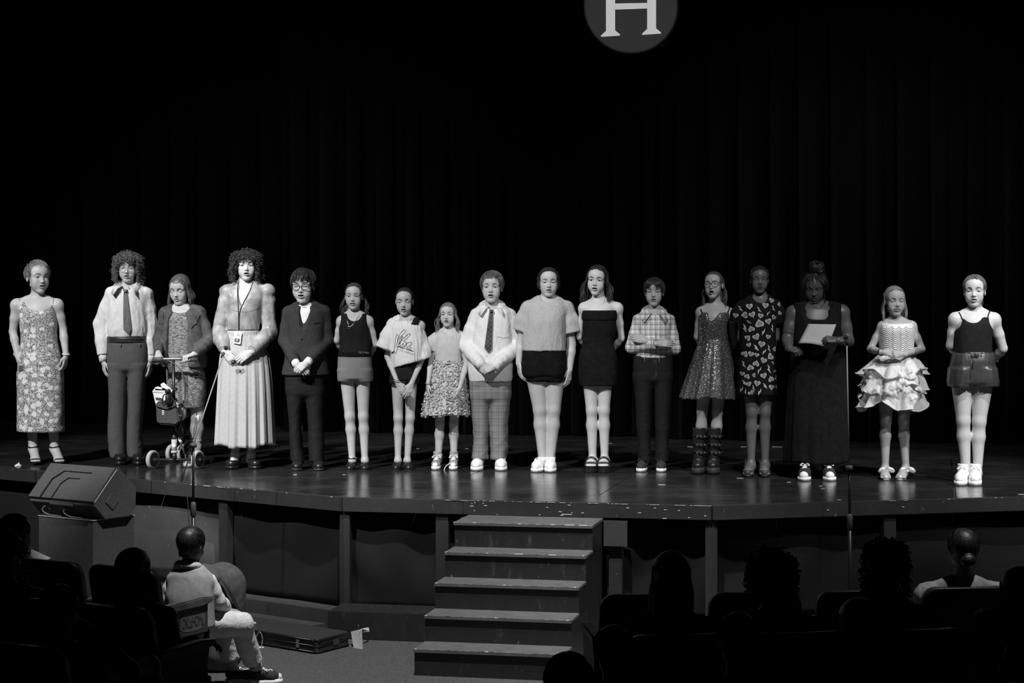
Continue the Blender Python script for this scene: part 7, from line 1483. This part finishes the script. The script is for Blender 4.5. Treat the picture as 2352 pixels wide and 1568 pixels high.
# stickers on the aisle ends
def sticker(root, x, y, yaw, mat, w, h, z0, z1, words, shear, oval, font_s, side=1, tl=0):
    M = np.array(Matrix.Rotation(math.radians(yaw), 3, 'Z')); o = np.array([x, y, 0]); sx = .2545
    T = lambda u, v, d=0.: o + M @ np.array([sx + d, u, v])
    def put(name, pts, mat_, dd): 
        me = mkmesh(name, [T(u, v, dd) for u, v in pts], [tuple(range(len(pts)))], MAT[mat_], None, False); loc = Vector(root.location); me.data.transform(Matrix.Translation(-loc)); me.data.transform(Matrix.Rotation(-math.radians(yaw), 4, 'Z')); me.parent = root; return me
    u0, u1 = .06, .06 + w
    put('end_sticker', [(u0, z0), (u1, z0 + tl), (u1, z1 + tl), (u0, z1)], mat, .0015)
    if oval: put('sticker_oval', [(u0 + w * (.5 + .40 * math.copysign(abs(math.cos(t)) ** .6, math.cos(t))), (z0 + z1) / 2 + (z1 - z0) * .36 * math.copysign(abs(math.sin(t)) ** .6, math.sin(t))) for t in np.linspace(0, 2 * math.pi, 33)[:-1]], 'sticker_pale', .0025)
    cu = bpy.data.curves.new('t', 'FONT'); cu.body = words; cu.size = 1; cu.align_x = 'CENTER'; cu.shear = shear; cu.resolution_u = 3; to = bpy.data.objects.new('t', cu); me = bpy.data.meshes.new_from_object(to); bpy.data.objects.remove(to)
    wd_ = max(v.co.x for v in me.vertices) - min(v.co.x for v in me.vertices); k = w * .70 / wd_
    for v in me.vertices: v.co = Vector((M.T @ (T((u0 + u1) / 2 + v.co.x * k, (z0 + z1) / 2 + (v.co.y - .35) * font_s / .7, .0035) - np.array(root.location))))
    me.name = 'sticker_lettering'; me.materials.clear(); me.materials.append(MAT['ink']); ob = bpy.data.objects.new('sticker_lettering', me); COL.objects.link(ob); ob.parent = root
sticker(S_end, *r1, LY, 'sticker', .27, .15, .44, .585, 'OKLaHOMa', 0, True, .062)
sticker(S_b, *r2, LY, 'sticker', .26, .16, .34, .50, 'Brigadoon', .35, False, .05)
for rt in (S_end, S_b): MB().box((.285, .17, .575), (.006, .03, .04)).box((.285, .17, .30), (.006, .03, .04)) and None
# --- audience, seen from behind
def aud(label, x, y, D, yaw=180, S=1.0, w=.165, hair='dark', style='long', top='dark_top', turn=0, zl=-8, n=70, lean=0., skin='skin_dim', shift=0., g=1., hood=False, arms=True, low=.0):
    k = FPX / D; p = Per(label, (0, 0, 1.), (x, y - .112 * S * k, y + .112 * S * k), S, g, D0=D, yaw=yaw, skin=skin, fine=False, facing=-1, zbase=0.)
    X = lambda dx, dz: (x + (dx + shift * min(1, -dz / .5)) * k, y - dz * k)
    p.frame(X(0, -.17 * S), X(-w * S, -.215 * S), X(w * S, -.215 * S), [(X(0, -.19 * S)[1], X(-.09 * S, -.19)[0], X(.09 * S, -.19)[0], .06), (X(0, -.24 * S)[1], X(-w * S, -.24)[0], X(w * S, -.24)[0], .09 * S), (X(0, -.42 * S)[1], X(-w * .92 * S, -.42)[0], X(w * .92 * S, -.42)[0], .11 * S), (X(0, -.62 * S)[1], X(-w * .95 * S, -.62)[0], X(w * .95 * S, -.62)[0], .12 * S)], ndy=-.02)
    sg = 1 if True else -1
    if arms:
        p.arm('a', (*X(-(w + .05) * S, -.47 * S), -.02), (*X(-(w - .02) * S, -.60 * S), .22)); p.arm('b', (*X((w + .05) * S, -.47 * S), -.02), (*X((w - .02) * S, -.60 * S), .22))
    p.hands = []
    p.build_body(hb=.0115)
    sl = []
    if arms: sl = [p.sleeve(0, (0, .5, 1, 1.5, 1.95), (.058, .056, .054, .05, .044)), p.sleeve(1, (0, .5, 1, 1.5, 1.95), (.058, .056, .054, .05, .044))]
    rows = [(X(0, -.20 * S)[1], X(-.10 * S, -.2)[0], X(.10 * S, -.2)[0], .075), (X(0, -.25 * S)[1], X(-(w + .012) * S, -.25)[0], X((w + .012) * S, -.25)[0], .105 * S), (X(0, -.42 * S)[1], X(-w * S, -.42)[0], X(w * S, -.42)[0], .125 * S), (X(0, -.63 * S)[1], X(-w * 1.02 * S, -.63)[0], X(w * 1.02 * S, -.63)[0], .135 * S)]
    ex = [('cone', p.nb + (-.07, -.06, -.02), p.nb + (.07, -.06, -.02), .055, .055, .03)] if hood else ()
    p.top = p.cloth('top', top, rows, sl, shoulders=.012, fold=.004, h=.011, extra=ex)
    m = 'hair_' + hair
    if style == 'long': l, r = p.locks_long(n, zl, 1.0, .2, 1.2, -5, r=.75, seed=3); p.hair_out(p.hair_shell(.6, 9, low=-1, ears=False, back=.6), l, r, m)
    elif style == 'wavy': l, r = p.locks_long(n, zl, 1.6, .9, 1.8, -10, r=.75, seed=3); p.hair_out(p.hair_shell(.8, 9, low=-1, ears=False, back=.8), l, r, m)
    elif style == 'curly': l, r = p.locks_curly(int(n * 2.4), zl, 1.2, 1.0, .5, 6, wide=1.1, turns=1.6); p.hair_out(p.hair_shell(1.0, 9, low=1, ears=False, back=1), l, r, m)
    elif style == 'bun': p.hair_out(p.hair_shell(.6, 9.6, low=3, back=.4, extra=[('ell', (0, 11.6, 6.5), (4.2, 3.6, 3.8))]), *p.locks_short(60, 5, .4, -.6, .5, zmin=14, messy=.3), m)
    elif style == 'short': p.hair_out(p.hair_shell(.8, 9.4, low=5.0, back=.6), *p.locks_short(110, 5, .5, 0, .55, zmin=11, messy=.5), m)
    return p
# front left: the small figure in the aisle seat
p = Per('small dark-haired figure in white shirt and pale waistcoat sitting sideways in the aisle seat', (0, 0, 1.), (441, 1211, 1290), .86, .9, D0=11.45, yaw=158, pitch=4, skin='skin_dim', fine=False, facing=-1, zbase=0.)
p.frame((432, 1300), (400, 1326), (478, 1330), [(1304, 410, 462, .05), (1322, 392, 486, .075), (1370, 384, 488, .095), (1415, 392, 490, .10), (1440, 396, 490, .10)])
p.arm('a', (384, 1375, .03), (420, 1410, .16)).arm('b', (497, 1378, .06), (522, 1400, .22), ((1, .3, -.25), (.1, -.3, 1), (-.2, 1, .1), 'relax'), hl=.145)
p.legs = []; p.fdir = (.95, .25)
p.leg((452, 1432, .05), (556, 1432, .22), (588, 1538, .40)); p.leg((440, 1432, .10), (520, 1430, .36), (534, 1532, .42)); p.build_body(hb=.0105)
p.cloth('waistcoat', 'vest', [(1302, 404, 468, .07), (1324, 390, 486, .09), (1372, 380, 492, .11), (1438, 388, 494, .115)], shoulders=.010, fold=.003)
s0 = p.sleeve(0, (0, .5, 1, 1.5, 1.9), (.056, .056, .056, .05, .042)); s1 = p.sleeve(1, (0, .5, 1, 1.5, 1.85), (.058, .058, .058, .054, .044)); p.cloth('shirt_sleeve', 'white_shirt', None, [s0], fold=.004); p.cloth('shirt_sleeve', 'white_shirt', None, [s1], fold=.004)
p.collar('white_shirt', 1288, 1296, drop=(.05, .05), r=(.064, .066), out=.026, span=170)
for i in (0, 1):
    H, K, A, *_ = p.legs[i]; e = K * .18 + A * .82; q = K + (A - K) * .5 + (-.012, 0, 0)
    p.cloth('trouser_leg', 'linen_pants', None, [([H, H * .4 + K * .6, K, q, e], [.085, .080, .066, .062, .056])], fold=.004, sx=20, sz=34, h=.008)
    sh = p.shoe('hightop', i, 'canvas_black', 'sole_white', lift=.03, high=.085); V, Fs = tubes([np.array([A + (0, 0, .0), A + (-.005, -.0, .045)])], [[.036, .038]], 14); mkmesh('sock', V, Fs, MAT['sock_grey'], p.root)
p.hair_out(p.hair_shell(.8, 9.0, low=3.5, back=.6), *p.locks_short(200, 5.5, .4, .3, .4, zmin=10, messy=.25), 'hair_black')
# tall padded bag beyond that figure
bp = P(503, 1320, 12.3); bp[2] = 0; bg = empty('padded_bag', bp, 'tall grey padded bag with a flap standing beyond the waistcoat figure', 'bag')
G = Grid(bp - (.25, .22, .02), bp + (.3, .22, .85), .011); G.cone(bp + (0, 0, .13), bp + (.02, 0, .52), .155, .150, .03, (np.array([0, 1., 0]), 1.35)); G.plane((0, 0, .003), (0, 0, -1)); V, Q = G.skin(1); mkmesh('body', V + vnorm(V, Q) * folds(V - bp, .005, 5, 14, 14)[:, None], Q, MAT['backpack'], bg)
c = bp + (-.045, -.02, .60); G = Grid(c - .2, c + .2, .009); R = np.array(Matrix.Rotation(.45, 3, 'Y')); G.ell(c, (.105, .125, .05), R, 0.); V, Q = G.skin(1); mkmesh('flap', V + vnorm(V, Q) * folds(V - bp, .003, 6, 20, 20)[:, None], Q, MAT['backpack'], bg)
for o_ in (0, .018): V, Fs = tubes([crom([bp + (.02 + o_, -.125, .60 - o_), bp + (.09, -.118, .50 - o_), bp + (.14 - o_, -.07, .36), bp + (.13 - o_, -.08, .24)], 18)], [.004], 6); mkmesh('zip', V, Fs, MAT['leather'], bg)
V, Fs = tubes([crom([bp + (-.11, -.08, .66), bp + (-.14, -.10, .63), bp + (-.13, -.11, .57), bp + (-.09, -.12, .59)], 10)], [.008], 6); mkmesh('carry_loop', V, Fs, MAT['cable'], bg)
# the rest of the house
p = aud('dark-haired figure at far left leaning on a hand, white programme before them', 36, 1228, 11.2, 150, 1.0, .15, 'black', 'short', 'dark_top')
pg_ = [P(*q) for q in ((72, 1262, 11.5), (116, 1282, 11.55), (92, 1292, 11.4), (70, 1276, 11.4))]; o = MB().hexa(pg_ + [q + (0, .004, .003) for q in pg_]).out('programme', MAT['paper'], None); origin_to(o, pg_[0]); setp(o, 'white folded programme held low at far left beside the tall box', 'paper')
aud('figure with long pale curls and a bare shoulder at the left edge', 14, 1272, 9.95, 170, 1.0, .16, 'mid', 'curly', 'skin_dim', zl=-9, n=90, arms=True)
p2 = aud('long-haired figure in a dark jacket with an arm on the armrest', 308, 1312, 9.98, 165, 1.0, .165, 'black', 'wavy', 'jacket_dark', zl=-9, n=80, arms=False)
A = p2.sb; E = P(392, 1492, 9.95); W = P(452, 1474, 10.05); V0_ = [A, A * .5 + E * .5, E, W]; p2.cloth('jacket_sleeve', 'jacket_dark', None, [(V0_, [.054, .050, .046, .038])], h=.010, fold=.004)
G = Grid(W - .12, W + .16, .006); fr = [np.array([.9, .35, -.1]), np.array([0, -.1, 1.]), np.array([-.3, 1, 0])]; p2.hand_prims(G, W, [f / np.linalg.norm(f) for f in fr], 'relax', .155); V, Q = G.skin(1); mkmesh('hand', V, Q, MAT['skin_dim'], p2.root)
p3 = aud('dark figure at bottom left with folded arms and raised knee', 140, 1402, 9.05, 165, 1.0, .165, 'black', 'short', 'dark_top', arms=False)
E = P(262, 1500, 9.0); W = P(206, 1446, 9.15); K_ = P(338, 1532, 9.35); H_ = P(210, 1560, 8.95)
G = Grid(np.minimum(E, W) - .15, np.maximum(E, W) + .15, .007); G.cone(P(303, 1540, 9.1), W, .042, .026, .01); fr = [np.array([-.75, .1, .45]), np.array([.3, -.5, .8]), np.array([.3, .9, .2])]; p3.hand_prims(G, W, [f / np.linalg.norm(f) for f in fr], 'relax', .165); V, Q = G.skin(1); mkmesh('forearm', V, Q, MAT['skin_dim'], p3.root)
G = Grid(np.minimum(H_, K_) - .2, np.maximum(H_, K_) + .2, .011); G.cone(H_, K_, .085, .062, .02); G.cone(K_, K_ + (.05, .02, -.2), .060, .052, .02); V, Q = G.skin(1); mkmesh('leg', V, Q, MAT['skin_dim'], p3.root)
p3.cloth('sleeve', 'dark_top', None, [([p3.sb, p3.sb * .4 + P(303, 1540, 9.1) * .6, P(303, 1540, 9.1)], [.058, .056, .05])], h=.011)
aud('figure with long straight dark hair and bare arms beyond the plated seat', 1541, 1326, 9.15, 180, 1.05, .17, 'dark', 'long', 'dark_top', zl=-14, n=110, g=1.0)
aud('broad dark figure with hair pinned up in a wide bun', 1772, 1322, 9.25, 186, 1.1, .20, 'black', 'curly', 'dark_top', zl=4, n=80, g=1.1)
aud('figure with loose dark curls seated left of the pale blouse', 2036, 1300, 9.3, 160, 1.05, .18, 'black', 'curly', 'dark_top', zl=-3, n=90)
p = aud('figure in a pale puffed blouse with hair in a low bun', 2212, 1262, 10.55, 182, .95, .16, 'black', 'bun', 'blouse_dim')
for A in (p.sa, p.sb): G = Grid(A - .16, A + .16, .009); G.ell(A + (.03 * (1 if A[0] > p.nb[0] else -1), -.01, -.03), (.085, .085, .085), k=0); V, Q = G.skin(1); mkmesh('puff_sleeve', V + vnorm(V, Q) * folds(V, .006, 4, 30, 18)[:, None], Q, MAT['blouse_dim'], p.root)
aud('dark figure cut by the right edge of the second row', 2338, 1362, 9.4, 185, 1.05, .18, 'black', 'wavy', 'dark_top', zl=-6)
aud('short round dark head lowest in the aisle seat right of the steps', 1410, 1500, 8.0, 180, .95, .16, 'black', 'short', 'dark_top')
aud('smooth dark head of a seated figure in the third row', 1694, 1474, 8.0, 180, 1.0, .17, 'black', 'short', 'dark_top')
aud('tall figure with long dark hair falling straight in the third row', 1972, 1442, 8.1, 182, 1.05, .17, 'black', 'long', 'dark_top', zl=-10)
aud('figure in a grey hooded top leaning at lower right', 2266, 1470, 8.15, 176, 1.05, .19, 'black', 'short', 'hoodie', hood=True)
aud('dark head at the very bottom edge in the fourth row', 1306, 1575, 6.95, 180, 1.0, .17, 'black', 'short', 'dark_top')
